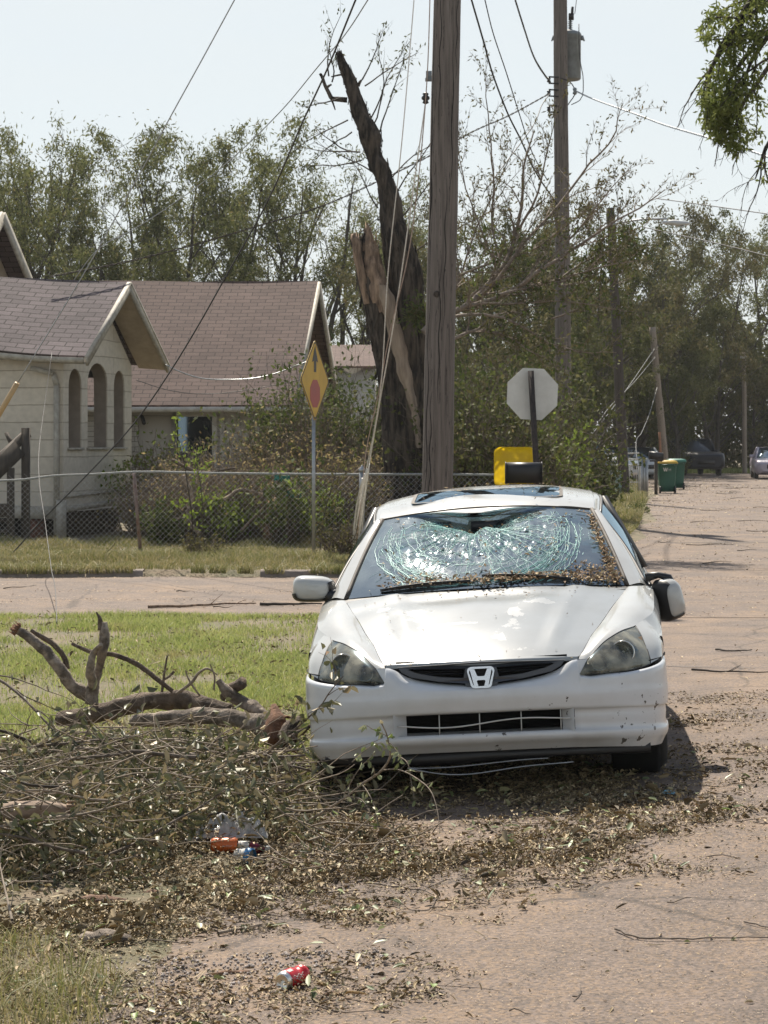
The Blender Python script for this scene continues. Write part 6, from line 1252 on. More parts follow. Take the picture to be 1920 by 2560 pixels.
def tree_proto(key, h, w, seed, lm, per=26, leaf=(.20, .065), trunks=1, base=.22, dense=1.0, droop=.5, nb=9):
    """crown and trunk meshes of one kind of tree, base at the origin"""
    r_ = np.random.default_rng(seed); tb = B(); tips = []
    for q in range(trunks):
        a0 = r_.uniform(0, 6.28); sp = .16 if trunks > 1 else .03
        P, Rr = grow(r_, (.15 * cos(a0) * (trunks > 1), .15 * sin(a0) * (trunks > 1), -.1), (sp * cos(a0), sp * sin(a0), 1), h * r_.uniform(.82, .96), base * h / 12 / sqrt(trunks), 14, .055, .03, .10); tb.tube(P, Rr, 7, cap=False)
        for j in range(nb if trunks == 1 else max(5, nb - 3)):
            t = .22 + .76 * (j + r_.random() * .8) / (nb if trunks == 1 else max(5, nb - 3)); i = min(12, int(t * 13)); p = P[i]; a = r_.uniform(0, 2 * pi)
            L_ = w * (.55 + .75 * sin(pi * min(1, max(0, (t - .05) * .95))) ** .8) * r_.uniform(.55, .85); d = (cos(a), sin(a), r_.uniform(.55, 1.3) * (.6 + t))
            P2, R2 = grow(r_, p, d, L_ * 1.25, Rr[i] * .5, 8, .10, .03, .2); limbs(r_, P2, R2, 2, tb, tips, 4, .50, .75, .12, .13, (5, 3, 3), .012)
    Q, A = leaves_on(r_, tips, per * dense, .12); 
    Q2 = Q + r_.normal(0, .22, Q.shape); Q = np.concatenate([Q, Q2[r_.random(len(Q2)) < .5]]); A = np.concatenate([A, A])[:len(Q)]
    n = len(Q); V, Fs = leaf_mesh(Q, r_.uniform(.6, 1.4, n) * leaf[0], r_.uniform(.7, 1.3, n) * leaf[1], r_, 0, droop, .4, 4)
    mt = tb.build('trunk', m_farbark, smooth=True, world=False); mc = obj('crown', V, Fs, lm, world=False)
    PROTO[key] = (mt.data, mc.data); bpy.data.objects.remove(mt); bpy.data.objects.remove(mc); return n
def place_tree(key, px, Y, s, rz, label, group, name='tree', top=None, hz=None):
    x = (px - XC) * Y / F; z = gzf(x, Y) if Y < 60 else 0
    t = thing(name, label, 'tree', (x, Y, z), group, rz); t.scale = (s * .97, s * .97, s)
    for me, nm in zip(PROTO[key], ('trunk', 'crown')):
        o = bpy.data.objects.new(nm, me); COL.objects.link(o); o.parent = t
    return t
tree_proto('willow_a', 12.5, 4.6, 101, m_lf_w, 44, (.19, .05), 2, .26, 1, .8, 10)
tree_proto('willow_b', 12.0, 4.0, 102, m_lf_w, 42, (.19, .05), 3, .26, 1, .8, 9)
tree_proto('airy', 12.5, 4.2, 103, m_lf_w, 16, (.17, .045), 2, .24, 1, .6, 9)
tree_proto('dense_a', 12.0, 5.0, 104, m_lf_d, 60, (.22, .08), 1, .30, 1, .4, 12)
tree_proto('dense_b', 11.0, 5.2, 105, m_lf_d, 62, (.22, .08), 2, .30, 1, .4, 11)
tree_proto('brown', 11.0, 4.8, 106, m_lf_o, 44, (.20, .06), 2, .28, 1, .6, 10)
BG1 = 'trees beyond the houses'; BG2 = 'trees along the end of the road'
TS = [  # key, px, top row, Y, label
 ('willow_b', 40, 300, 92, 'tall loose tree with bare lower stems above the left house roof'),
 ('airy', 150, 320, 96, 'thin tree with forked stems showing the sky, second from the left edge'),
 ('willow_a', 235, 430, 88, 'rounded grey-green tree lower than its neighbours above the porch roof'),
 ('dense_b', 335, 520, 86, 'short dark bushy tree filling the dip in the treeline'),
 ('airy', 330, 370, 104, 'airy pale tree rising behind the dip in the treeline'),
 ('willow_a', 440, 285, 90, 'tallest full-crowned tree above the brown roof'),
 ('willow_b', 545, 330, 92, 'upright tree with a clear dark stem above the middle of the brown roof'),
 ('willow_a', 655, 365, 95, 'full-crowned tree above the right half of the brown roof'),
 ('dense_a', 590, 560, 84, 'dark low tree just behind the ridge of the brown roof'),
 ('airy', 760, 385, 92, 'sparse feathery tree left of the broken trunk'),
 ('airy', 850, 420, 98, 'sparse tree seen behind the diamond sign and the snapped stump'),
 ('willow_b', 930, 520, 90, 'low loose tree just left of the near utility pole'),
 ('brown', 1165, 560, 80, 'low mixed tree just right of the near utility pole'),
 ('dense_a', 480, 520, 100, 'dark tree standing behind the tallest crown'),
 ('dense_b', 120, 520, 100, 'dark tree low behind the forked stems at the far left'),
 ('willow_a', -60, 420, 90, 'grey-green tree cut by the left edge of the photograph'),
 ('dense_b', 1010, 560, 105, 'dark tree behind the near utility pole'),
 ('airy', 700, 450, 108, 'hazy tree farthest back over the brown roof'),
]
for i, (k, px, top, Y, lab) in enumerate(TS):
    hgt = H + (YH - top) * Y / F; h0 = PROTO[k][1].vertices; zz = np.zeros(len(h0) * 3); h0.foreach_get('co', zz); ht = np.percentile(zz[2::3], 99.6)
    place_tree(k, px, Y, hgt / ht, i * 1.7, lab, BG1)
TS2 = [
 ('brown', 1470, 600, 110, 'nearer browning tree standing over the second utility pole'),
 ('dense_b', 1585, 640, 113, 'nearer dark tree behind the street light pole'),
 ('dense_a', 1400, 690, 111, 'nearer dark tree behind the stop sign and the transformer pole'),
 ('brown', 1250, 500, 100, 'browning tree behind the stop sign'),
 ('dense_a', 1330, 560, 92, 'dark tree behind the transformer pole'),
 ('dense_b', 1420, 520, 98, 'dark tree right of the transformer pole'),
 ('brown', 1500, 500, 104, 'browning tree under the street light arm'),
 ('brown', 1580, 505, 112, 'browning tree behind the street light head'),
 ('dense_a', 1600, 760, 112, 'dark tree behind the green wheeled bins'),
 ('dense_a', 1700, 530, 118, 'tall tree over the dark parked pickup'),
 ('dense_b', 1700, 800, 108, 'dark spreading tree hanging over the dark pickup'),
 ('brown', 1790, 700, 122, 'yellow-brown tree right of the dark pickup'),
 ('willow_b', 1800, 560, 128, 'grey-green tree right of the street light'),
 ('airy', 1880, 550, 132, 'airy tree with bare limbs near the right edge'),
 ('willow_a', 1960, 580, 128, 'grey-green tree cut by the right edge'),
 ('dense_a', 1880, 860, 126, 'dark tree at the far end of the road by the right edge'),
 ('dense_b', 1500, 720, 90, 'dark tree behind the leaning wooden pole'),
 ('dense_b', 1390, 760, 84, 'low dark tree behind the second utility pole'),
 ('dense_a', 1780, 880, 125, 'dark low tree across the end of the road'),
 ('brown', 1200, 760, 78, 'low browning tree behind the yellow cart lid'),
 ('dense_b', 1640, 900, 118, 'dark low tree behind the cars parked under the trees'),
 ('dense_a', 1120, 640, 90, 'dark tree half hidden by the near utility pole'),
 ('dense_b', 1960, 760, 135, 'dark tree behind the violet car at the right edge'),
]
for i, (k, px, top, Y, lab) in enumerate(TS2):
    hgt = H + (YH - top) * Y / F; h0 = PROTO[k][1].vertices; zz = np.zeros(len(h0) * 3); h0.foreach_get('co', zz); ht = np.percentile(zz[2::3], 99.6)
    place_tree(k, px, Y, hgt / ht, i * 2.3 + 1, lab, BG2)
# undergrowth that closes the view beneath the crowns
def hedge_mass(name, pts, n, m, leaf, r_, lum=.5):
    X = []; 
    for (px0, px1, Y, dy, h) in pts:
        k = int(n * (px1 - px0) / 400); px = r_.uniform(px0, px1, k); y = Y + r_.uniform(-dy, dy, k); x = (px - XC) * y / F
        hh = h * (.45 + .9 * vnoise(x, y * .3, .45, 4)); z = hh * r_.random(k) ** .8; X.append(np.stack([x, y, z], -1))
    P = np.concatenate(X); V, Fs = leaf_mesh(P, r_.uniform(.6, 1.5, len(P)) * leaf[0], r_.uniform(.6, 1.4, len(P)) * leaf[1], r_, 0, .3, .4, 4)
    return tag(obj(name, V, Fs, m), kind='stuff')
r3 = np.random.default_rng(55)
hedge_mass('far_undergrowth', [(-100, 1100, 78, 2.5, 4.5), (1100, 1480, 82, 3, 6.0)], 9000, m_lf_d, (.24, .09), r3)
hedge_mass('woodland_undergrowth', [(1380, 1700, 122, 4, 11), (1640, 2050, 130, 4, 9.5)], 16000, m_lf_d, (.34, .14), r3)
hedge_mass('roadside_undergrowth', [(1760, 1990, 127, 1.5, 2.6)], 3800, m_lf_o, (.28, .12), r3)
# ---- the broken tree
TY = 38.0
def pw(px, py, Y=TY): return list(px2w(px, py, Y))
BT = thing('broken_tree', 'tall storm-snapped tree trunk with a torn stump beside one bare leaning stem', 'tree', pw(985, 1345))
def rough_tube(path, n=20, sub=6, amp=.10, seed=0, jag=0):
    """bark-rough trunk through (px, row, half width px) at depth TY"""
    A = np.array([pw(a[0], a[1], TY + (a[3] if len(a) > 3 else 0)) + [a[2] * TY / F] for a in path]); A = hermite(A, sub); P, r_ = A[:, :3], A[:, 3]; k = len(P)
    a = np.arange(n) * 2 * pi / n; T = np.gradient(P, axis=0); T /= np.linalg.norm(T, axis=1, keepdims=True); u = np.cross(T, [0, 1, 0]); u /= np.linalg.norm(u, axis=1, keepdims=True); w = np.cross(T, u)
    rr = r_[:, None] * (1 + amp * (vnoise(np.arange(k)[:, None] * .15 + 0 * a, a[None] * 2.2 + seed, 1, 4) - .5) * 2 + .05 * np.sin(a * 7 + seed)[None])
    V = P[:, None] + rr[..., None] * (np.cos(a)[None, :, None] * u[:, None] + np.sin(a)[None, :, None] * w[:, None])
    if jag: V[-1, :, 2] += np.random.default_rng(seed).uniform(-jag, jag, n); V[-2, :, 2] += np.random.default_rng(seed + 1).uniform(-jag, jag, n) * .4
    i = np.arange(k - 1)[:, None] * n; j = np.arange(n)[None]; q = np.stack([i + j, i + (j + 1) % n, i + n + (j + 1) % n, i + n + j], -1).reshape(-1, 4)
    return V.reshape(-1, 3), [q, (np.arange(n) + (k - 1) * n)[None]]
b = B(); b.add(*rough_tube([(1030, 1360, 54), (1022, 1200, 46), (1026, 1050, 44), (1026, 900, 42), (1024, 790, 40), (1014, 690, 42), (1000, 640, 39), (991, 605, 35), (984, 570, 31), (980, 540, 29), (975, 500, 26), (968, 470, 22), (958, 440, 21), (948, 415, 24), (938, 395, 20), (931, 370, 22), (927, 345, 27), (920, 325, 25), (906, 300, 20), (898, 275, 21), (887, 240, 17), (876, 205, 15), (866, 180, 13), (856, 158, 11), (849, 140, 8), (847, 134, 5)], 26, 6, .20, 1, .05))
b.add(*rough_tube([(1000, 1360, 54), (1002, 1200, 47), (1000, 1100, 44), (990, 1000, 40), (974, 900, 38), (958, 820, 37), (939, 740, 35), (921, 680, 31), (909, 640, 25), (899, 600, 21)], 26, 7, .18, 5, .12)); r_b = np.random.default_rng(61); Vt = b.arr()
for i in r_b.choice(len(Vt), 900): # loose plates of bark
    p = Vt[i]; s = r_b.uniform(.5, 1.4) * (.5 if p[2] > 5.2 else 1); q = r_b.normal(0, .012, 3); w_ = .018 * s; h_ = .10 * s; a_ = r_b.normal(0, .25); d = np.array([sin(a_) - .2 * (p[2] > 4.6), 0, cos(a_)]); e_ = np.array([r_b.normal(0, 1), r_b.normal(0, 1), 0]); e_ /= np.linalg.norm(e_); P_ = p + q
    b.add([P_ - d * h_ - e_ * w_, P_ - d * h_ + e_ * w_, P_ + d * h_ + e_ * w_ * .6 + [0, -.02 * s, 0], P_ + d * h_ - e_ * w_ * .6 + [0, -.02 * s, 0]], np.array([[0, 1, 2, 3]]))
b.build('trunk', m_bark, BT, True)
# torn pale wood on the stump and the long strip of bared wood
b = B(); b.add(*rough_tube([(958, 780, 24, -.12), (945, 730, 25, -.12), (932, 680, 25, -.10), (925, 640, 22, -.06), (921, 605, 15, -.05), (920, 572, 7, -.04)], 16, 8, .50, 8, .14))
b.add(*rough_tube([(918, 760, 9, -.14), (905, 690, 11, -.16), (895, 640, 12, -.15), (888, 604, 11, -.12), (884, 594, 8, -.1)], 11, 8, .5, 9, .10))
b.build('torn_wood', m_split, BT)
sp = B(); r4 = np.random.default_rng(4)
for k in range(90):
    px = r4.uniform(884, 944); py = 640 - 60 * exp if False else 640 - r4.uniform(0, 45); sp.tube([pw(px, py + 22, TY - .12), pw(px + r4.uniform(-5, 5), py - r4.uniform(4, 22), TY - .1 + r4.uniform(-.08, .08))], [.022, .002], 4)
sp.build('splinters', m_split, BT)
m_bare = mat('bared_sapwood', (.38, .30, .23), (.20, .15, .11), scale=9, detail=8, rough=.9, bump=1, stretch=(1, 1, .2), dist=.04)
st_ = np.array([(955, 712, 16, -.34), (966, 745, 20, -.36), (980, 800, 19, -.36), (999, 870, 18, -.37), (1012, 930, 17, -.38), (1026, 985, 13, -.38), (1036, 1030, 9, -.38), (1043, 1075, 11, -.39), (1048, 1120, 6, -.40)])
A = np.array([pw(q[0], q[1], TY + q[3]) + [q[2] * TY / F] for q in st_]); A = hermite(A, 5); k = len(A)
wv = (vnoise(np.arange(k) * .5, np.zeros(k), 1, 3) - .5) * .10
b = B().grid(np.array([[(p[0] + s * (p[3] + wv[i] * .6), p[1] + .14 * s * s - .02, p[2]) for s in (-1, -.6, -.2, .2, .6, 1)] for i, p in enumerate(A)])); b.build('bared_strip', m_bare, BT, True)
b = B()
for (P_, r0) in (([(868, 250), (845, 248), (830, 246), (822, 232), (812, 212), (804, 190), (800, 184)], .05), ([(862, 185), (845, 188), (828, 192)], .022), ([(828, 246), (834, 262), (838, 275)], .022), ([(895, 215), (900, 205), (904, 200)], .035), ([(905, 275), (917, 284), (925, 287)], .03), ([(815, 222), (822, 215), (829, 211)], .03)):
    b = B(); P = hermite(np.array([pw(a_, b_, TY + .05) for a_, b_ in P_]), 3); b.tube(P, np.linspace(r0, r0 * .5, len(P)), 6); b.build('stub', m_bark, BT)
tb = B(); tips = []; r5 = np.random.default_rng(77)
for (px, py, dx, dz, L_) in ((822, 190, -.05, 1, 1.3), (830, 205, .2, 1, .9), (850, 245, -.6, -.3, 1.0), (870, 300, -.9, -.4, 1.1), (880, 330, -.8, -.5, 1.1), (900, 380, -.9, .1, 1.2), (905, 400, -1, -.3, 1.1), (925, 300, .5, 1, 1.5), (930, 320, .7, 1.2, 1.6), (912, 215, .8, .9, 1.1), (905, 200, .7, 1.2, .9), (950, 330, .4, 1.2, 1.4), (955, 440, -.9, .3, 1.3), (960, 460, .8, .7, 1.4), (880, 380, -.7, .2, .9), (990, 560, 1, .9, 2.2), (1000, 640, 1, .6, 2.4), (985, 500, .9, 1.1, 1.8), (945, 520, -.6, .9, 1.2)):
    P, Rr = grow(r5, pw(px, py, TY), (dx, r5.uniform(-.5, .5), dz), L_, .014, 8, .10, .02, .3); limbs(r5, P, Rr, 1, tb, tips, 6, .42, .6, .1, .12, (4, 3), .004)
tb.build('twigs', m_twigd, BT)
Q, A = leaves_on(r5, tips, 5, .03); V, Fs = leaf_mesh(Q, r5.uniform(.06, .12, len(Q)), r5.uniform(.02, .035, len(Q)), r5, 0, .3); obj('leaves', V, Fs, m_lf_d, BT)
# ---- the crown that has come down to the right of the trunk: bare shoots standing up from sprawling limbs
FC = thing('fallen_tree_crown', 'sprawling broken tree crown with bare upright shoots right of the near utility pole', 'fallen tree', pw(1140, 1340))
tb = B(); tips = []; r6 = np.random.default_rng(88)
MAIN = [  # rows of (px, py), radius, depth
 ([(1060, 830), (1110, 795), (1165, 770), (1215, 730), (1258, 680), (1285, 600), (1300, 520), (1305, 420), (1330, 330)], .075, 36.5),
 ([(1180, 765), (1250, 740), (1330, 690), (1420, 630), (1510, 570), (1600, 520), (1660, 480)], .05, 36.0),
 ([(1130, 790), (1210, 780), (1290, 800), (1380, 850), (1450, 870), (1540, 875)], .035, 35.8),
 ([(1120, 850), (1190, 825), (1260, 845), (1310, 880), (1370, 915)], .035, 35.6),
 ([(1160, 770), (1240, 690), (1320, 590), (1400, 500), (1480, 400), (1540, 320), (1560, 250)], .042, 36.8),
 ([(1250, 650), (1235, 560), (1240, 470), (1235, 360), (1220, 240), (1215, 180)], .028, 37.2),
 ([(1258, 690), (1225, 620), (1200, 540), (1170, 440), (1150, 330)], .028, 37.0),
 ([(1290, 580), (1350, 480), (1370, 380), (1400, 250)], .028, 36.6),
 ([(1350, 680), (1440, 590), (1500, 510), (1590, 400)], .028, 36.2),
 ([(1100, 800), (1150, 700), (1180, 600), (1230, 480), (1300, 330)], .03, 37.4),
 ([(1250, 735), (1380, 700), (1500, 660), (1620, 640)], .03, 35.9),
 ([(1120, 700), (1210, 660), (1300, 640), (1420, 560), (1530, 480)], .03, 36.4),
 ([(1200, 760), (1300, 760), (1420, 760), (1560, 780)], .025, 35.7),
 ([(1400, 760), (1470, 680), (1525, 600), (1560, 520)], .02, 36.8),
 ([(1380, 800), (1460, 765), (1540, 700), (1600, 620)], .02, 36.6),
 ([(1400, 700), (1490, 640), (1550, 620), (1620, 560)], .02, 36.4),
 ([(1060, 790), (1040, 785)], .02, 37.0)]
for pts, r0, Y in MAIN:
    A = np.array([pw(a_, b_, Y + r6.normal(0, .25)) for a_, b_ in pts]); P = hermite(A, 3); P += np.cumsum(r6.normal(0, .012, P.shape), 0)
    limbs(r6, P, np.linspace(r0 * .85, r0 * .15, len(P)), 2, tb, tips, 15, .27, .7, .42, .12, (6, 3, 3), .0035, .10)
tb.build('limbs', mat('pale_crown_bark', (.27, .215, .165), (.13, .10, .08), scale=20, rough=.85), FC)  # paler bark for the limbs of the fallen crown
Q, A = leaves_on(r6, tips, 1.8, .04); V, Fs = leaf_mesh(Q, r6.uniform(.05, .11, len(Q)), r6.uniform(.018, .035, len(Q)), r6, 0, .2); obj('leaves', V, Fs, m_lf_o, FC)
lt = [t_ for t_ in tips if t_[0][0][2] < H + (YH - 560 ) * 36 / F]
Q, A = leaves_on(r6, lt, 1.6, .14); V, Fs = leaf_mesh(Q, r6.uniform(.06, .13, len(Q)), r6.uniform(.02, .045, len(Q)), r6, 0, .4); obj('withered_leaves', V, Fs, m_lf_b, FC)
# ---- bushes and vine heaps between fence, houses and broken tree
def bush(name, label, px, py_top, Y, wpx, lm, r_, n_leaf=2600, leaf=(.085, .045), n_tw=60, group='bushes behind the chain-link fence', base=0, twm=None, dy=None):
    x = (px - XC) * Y / F; z0 = gzf(x, Y) + .08 + base; h = H + (YH - py_top) * Y / F - z0; w = wpx * Y / F / 2; dy = dy or w * .8
    t = thing(name, label, 'bush', (x, Y, z0), group); tb = B(); tips = []
    for k in range(n_tw):
        a = r_.uniform(0, 2 * pi); rr = sqrt(r_.random()); p = (x + w * .55 * rr * cos(a), Y + dy * .55 * rr * sin(a), z0); L_ = h * r_.uniform(.5, 1.06) * (1.05 - .35 * rr)
        P, Rr = grow(r_, p, (cos(a) * .6 * w / h * rr * 1.3, sin(a) * .5 * rr, 1), L_ * 1.05, r_.uniform(.006, .016), 8, .16, -.02, .25)
        limbs(r_, P, Rr, 1, tb, tips, 5, .34, .9, .0, .2, (4, 3), .004, .2)
    tb.build('stems', twm or m_twig, t)
    Q, A = leaves_on(r_, tips, n_leaf / len(tips), .07); cl = vnoise(Q[:, 0] * 1.5, Q[:, 2] * 1.5 + Q[:, 1], 1.2, 3); Q = Q[(cl > .40) | (r_.random(len(Q)) < .35)]
    V, Fs = leaf_mesh(Q, r_.uniform(.6, 1.4, len(Q)) * leaf[0], r_.uniform(.6, 1.4, len(Q)) * leaf[1], r_, 0, .25, .4, 4); obj('foliage', V, Fs, lm, t); return t
r7 = np.random.default_rng(99)
BU = [
 ('leafy_bush', 'small green sprigs behind the fence left of the root ball', 560, 1190, 36.9, 90, m_lf_y, 900, 26),
 ('leafy_bush', 'small green sprigs behind the fence right of the rusty post', 410, 1230, 36.8, 70, m_lf_b, 900, 24),
 ('leafy_bush', 'leafy sprigs behind the fence right of the diamond sign post', 825, 1170, 36.7, 90, m_lf_y, 1200, 30),
 ('leafy_bush', 'leafy growth climbing the fence by the capped post', 700, 1130, 36.5, 70, m_lf_b, 1000, 26),
 ('brush_tangle', 'bare brown brush tangle behind the fence at the porch lattice corner', 390, 1150, 38.2, 200, m_lf_t, 1500, 260),
 ('brush_tangle', 'bare brown brush tangle between the two saplings and the rusty fence post', 480, 1110, 37.6, 230, m_lf_t, 1800, 300),
 ('brush_tangle', 'bare brown brush tangle above the torn root ball', 640, 1100, 37.8, 240, m_lf_t, 1800, 320),
 ('brush_tangle', 'bare brown brush tangle behind the capped fence post', 870, 1120, 37.4, 170, m_lf_t, 1300, 240),
 ('brush_tangle', 'dark brush tangle between the near utility pole and the yellow cart lid', 1190, 1010, 37.9, 200, m_lf_t, 1500, 320),
 ('brush_tangle', 'brown brush tangle high on the vine bushes behind the diamond sign', 760, 930, 40.2, 240, m_lf_t, 2200, 280),
 ('vine_bush', 'tall vine-covered bush against the right end of the brown-roofed house', 800, 850, 43, 210, m_lf_b, 7500, 150),
 ('vine_bush', 'green vine heap leaning on the broken trunk', 905, 880, 40.5, 150, m_lf_b, 5500, 120),
 ('vine_bush', 'green bush with a ragged top right behind the diamond sign', 745, 905, 41, 190, m_lf_b, 6000, 130),
 ('tangled_bush', 'brown tangled bush below the white window panel', 640, 1060, 40, 220, m_lf_t, 4500, 150),
 ('tangled_bush', 'brown tangled bush below the open dark window', 520, 1090, 39.5, 240, m_lf_t, 4500, 160),
 ('leafy_bush', 'bright green bush at the corner of the cream porch', 362, 1060, 41.5, 90, m_lf_y, 2200, 50),
 ('tangled_bush', 'bare brown bush just right of the porch corner', 420, 1085, 40, 190, m_lf_o, 3000, 120),
 ('tangled_bush', 'dark tangled bush behind the fence left of the diamond sign post', 700, 1080, 38.6, 200, m_lf_t, 4200, 130),
 ('tangled_bush', 'dark tangled bush behind the fence right of the diamond sign post', 860, 1060, 38.2, 190, m_lf_t, 4500, 130),
 ('vine_bush', 'dark vine heap right of the near utility pole', 1175, 900, 37.5, 200, m_lf_d, 5500, 200),
 ('vine_bush', 'leafy vine heap hanging below the fallen crown', 1200, 820, 39.5, 260, m_lf_b, 8000, 170),
 ('vine_bush', 'dark bush behind the yellow cart lid', 1290, 950, 38.5, 220, m_lf_d, 5500, 170),
 ('vine_bush', 'bright green vine beside the stop sign and the second pole', 1365, 990, 42, 110, m_lf_y, 3000, 60),
 ('vine_bush', 'vine heap right of the second utility pole', 1470, 1065, 47, 60, m_lf_b, 5000, 100),
 ('vine_bush', 'low green vines at the foot of the second utility pole', 1440, 1150, 44, 85, m_lf_b, 3500, 90),
 ('leafy_bush', 'bright leafy shoots right of the second utility pole', 1430, 1050, 48, 90, m_lf_y, 2200, 40),
 ('vine_bush', 'tall dark bush behind the stop sign', 1340, 850, 46, 300, m_lf_d, 9000, 170),
 ('vine_bush', 'tall green bush between the broken trunk and the near utility pole', 1090, 760, 43, 200, m_lf_b, 6500, 130),
 ('leafy_bush', 'dark bush spreading over the left half of the dark pickup', 1683, 1085, 111, 85, m_lf_d, 3500, 60),
]
m_tw3 = mat('dead_brush_twig', (.24, .19, .145), (.12, .09, .07), scale=20, rough=.85)
for (nm, lab, px, top, Y, w, lm, nl, nt_) in BU: bush(nm, lab, px, top, Y, w, lm, r7, nl, (.10, .055) if lm is not m_lf_o and lm is not m_lf_t else (.07, .03), nt_, twm=m_tw3 if lm is m_lf_t else None)
# saplings and weed stems in front of the fence
for i, (px, top, lab) in enumerate(((482, 1055, 'thin leafy sapling standing before the fence left of the diamond sign'), (512, 1130, 'thin leafy sapling just right of its taller neighbour'), (800, 1150, 'bare weed stem beside the diamond sign post'))):
    Y = 34.2; x = (px - XC) * Y / F; t = thing('sapling', lab, 'sapling', (x, Y, .08), 'saplings before the fence'); tb = B(); tips = []
    P, Rr = grow(r7, (x, Y, .08), (0, 0, 1), H - .08 - (top - YH) * Y / F, .012, 10, .06, 0, .3); limbs(r7, P, Rr, 1, tb, tips, 12, .30, .9, .2, .15, (5, 3), .004, .15); tb.build('stem', m_twigd, t)
    Q, A = leaves_on(r7, tips, 9, .03); V, Fs = leaf_mesh(Q, r7.uniform(.05, .1, len(Q)), r7.uniform(.025, .05, len(Q)), r7, 0, .3, .4, 4); obj('leaves', V, Fs, m_lf_y if i < 2 else m_lf_o, t)
# twiggy growth at the foot of the near pole and the guy wires, left of the car
for i, (px, top, w, Y, lab) in enumerate(((850, 1280, 110, 33.0, 'brown twiggy weeds between the sign post and the white car'), (505, 1330, 130, 32.6, 'dry weed clump before the fence near the saplings'), (870, 1120, 130, 36.6, 'tall brown weeds against the fence by the guy wires'), (1600, 1262, 60, 55, 'low grass-like weeds at the roadside by the dark leaning pole'))):
    bush('weeds', lab, px, top, Y, w, m_lf_o if i != 3 else m_lf_b, r7, 700, (.06, .025), 45, 'weed clumps', twm=m_twig)
# ---- unseen trees added behind the viewer: mirrored by the car, darkening its front
for i, (x, y, k, s_) in enumerate(((-16, -22, 'dense_a', 1.1), (-7, -30, 'dense_b', 1.2), (3, -34, 'dense_a', 1.2), (12, -26, 'dense_b', 1.0), (20, -20, 'willow_a', 1.0), (-24, -10, 'dense_b', 1.0), (27, -6, 'dense_a', 1.0))):
    t = thing('tree', ('dark tree', 'spreading tree')[i % 2] + ' added behind the viewer for reflections', 'tree', (x, y, 0), 'trees added behind the viewer', i); t.scale = (s_,) * 3
    for me, nm in zip(PROTO[k], ('trunk', 'crown')): o = bpy.data.objects.new(nm, me); COL.objects.link(o); o.parent = t
# ---- foliage hanging in at the upper right, from a tree standing outside the picture
HT = thing('overhanging_tree', 'leafy boughs hanging into the sky at the upper right corner', 'tree', (8.6, 27, gzf(8.6, 27)))
tb = B(); P, Rr = grow(r7, (8.6, 27, 0), (-.02, 0, 1), 9.5, .25, 12, .04, 0, .45); tb.tube(P, Rr, 10); tips = []
for (a_, b_) in (((7.9, 27, 8.3), (1850, 40)), ((7.9, 27, 7.6), (1880, 150)), ((7.9, 27, 8.8), (1900, -60)), ((7.9, 27, 7.4), (1830, 190)), ((7.9, 27, 7.1), (1860, 255)), ((7.9, 27, 7.0), (1915, 370)), ((7.9, 27, 7.9), (1780, 165)), ((7.9, 27, 7.9), (1800, 120))):
    e = np.array(px2w(b_[0], b_[1], 26.0)); a_ = np.array(a_); mid = (a_ + e) / 2 + [0, 0, .55]; P = hermite(np.array([a_, mid, e, e + (-.12, 0, -.35)]), 4); limbs(r7, P, np.linspace(.06, .008, len(P)), 2, tb, tips, 7, .26, .7, -.15, .14, (5, 4, 3), .004, .35, -.05)
tb.build('trunk', m_bark, HT, True); tips = [t_ for t_ in tips]
Q, A = leaves_on(r7, tips, 26, .05); qp = Q[:, 0] * F / Q[:, 1] + XC; qr = YH - (Q[:, 2] - H) * F / Q[:, 1]; ok = (qp > 1730 + 30 * vnoise(Q[:, 2], Q[:, 1], 1.5, 2)) & ((qr < 380 - .9 * np.abs(qp - 1840) + 25 * vnoise(qp * .03, qr * 0, 1, 2)) | ((qp > 1885) & (qr < 450))); Q = Q[ok]; V, Fs = leaf_mesh(Q, r7.uniform(.06, .11, len(Q)), r7.uniform(.022, .036, len(Q)), r7, 0, .6, .4, 4); obj('crown', V, Fs, leafmat('bright_bough_leaf', (.09, .12, .03), (.17, .20, .05), (.27, .29, .10), None, .45), HT)  # leaves of a brighter green than the bushes
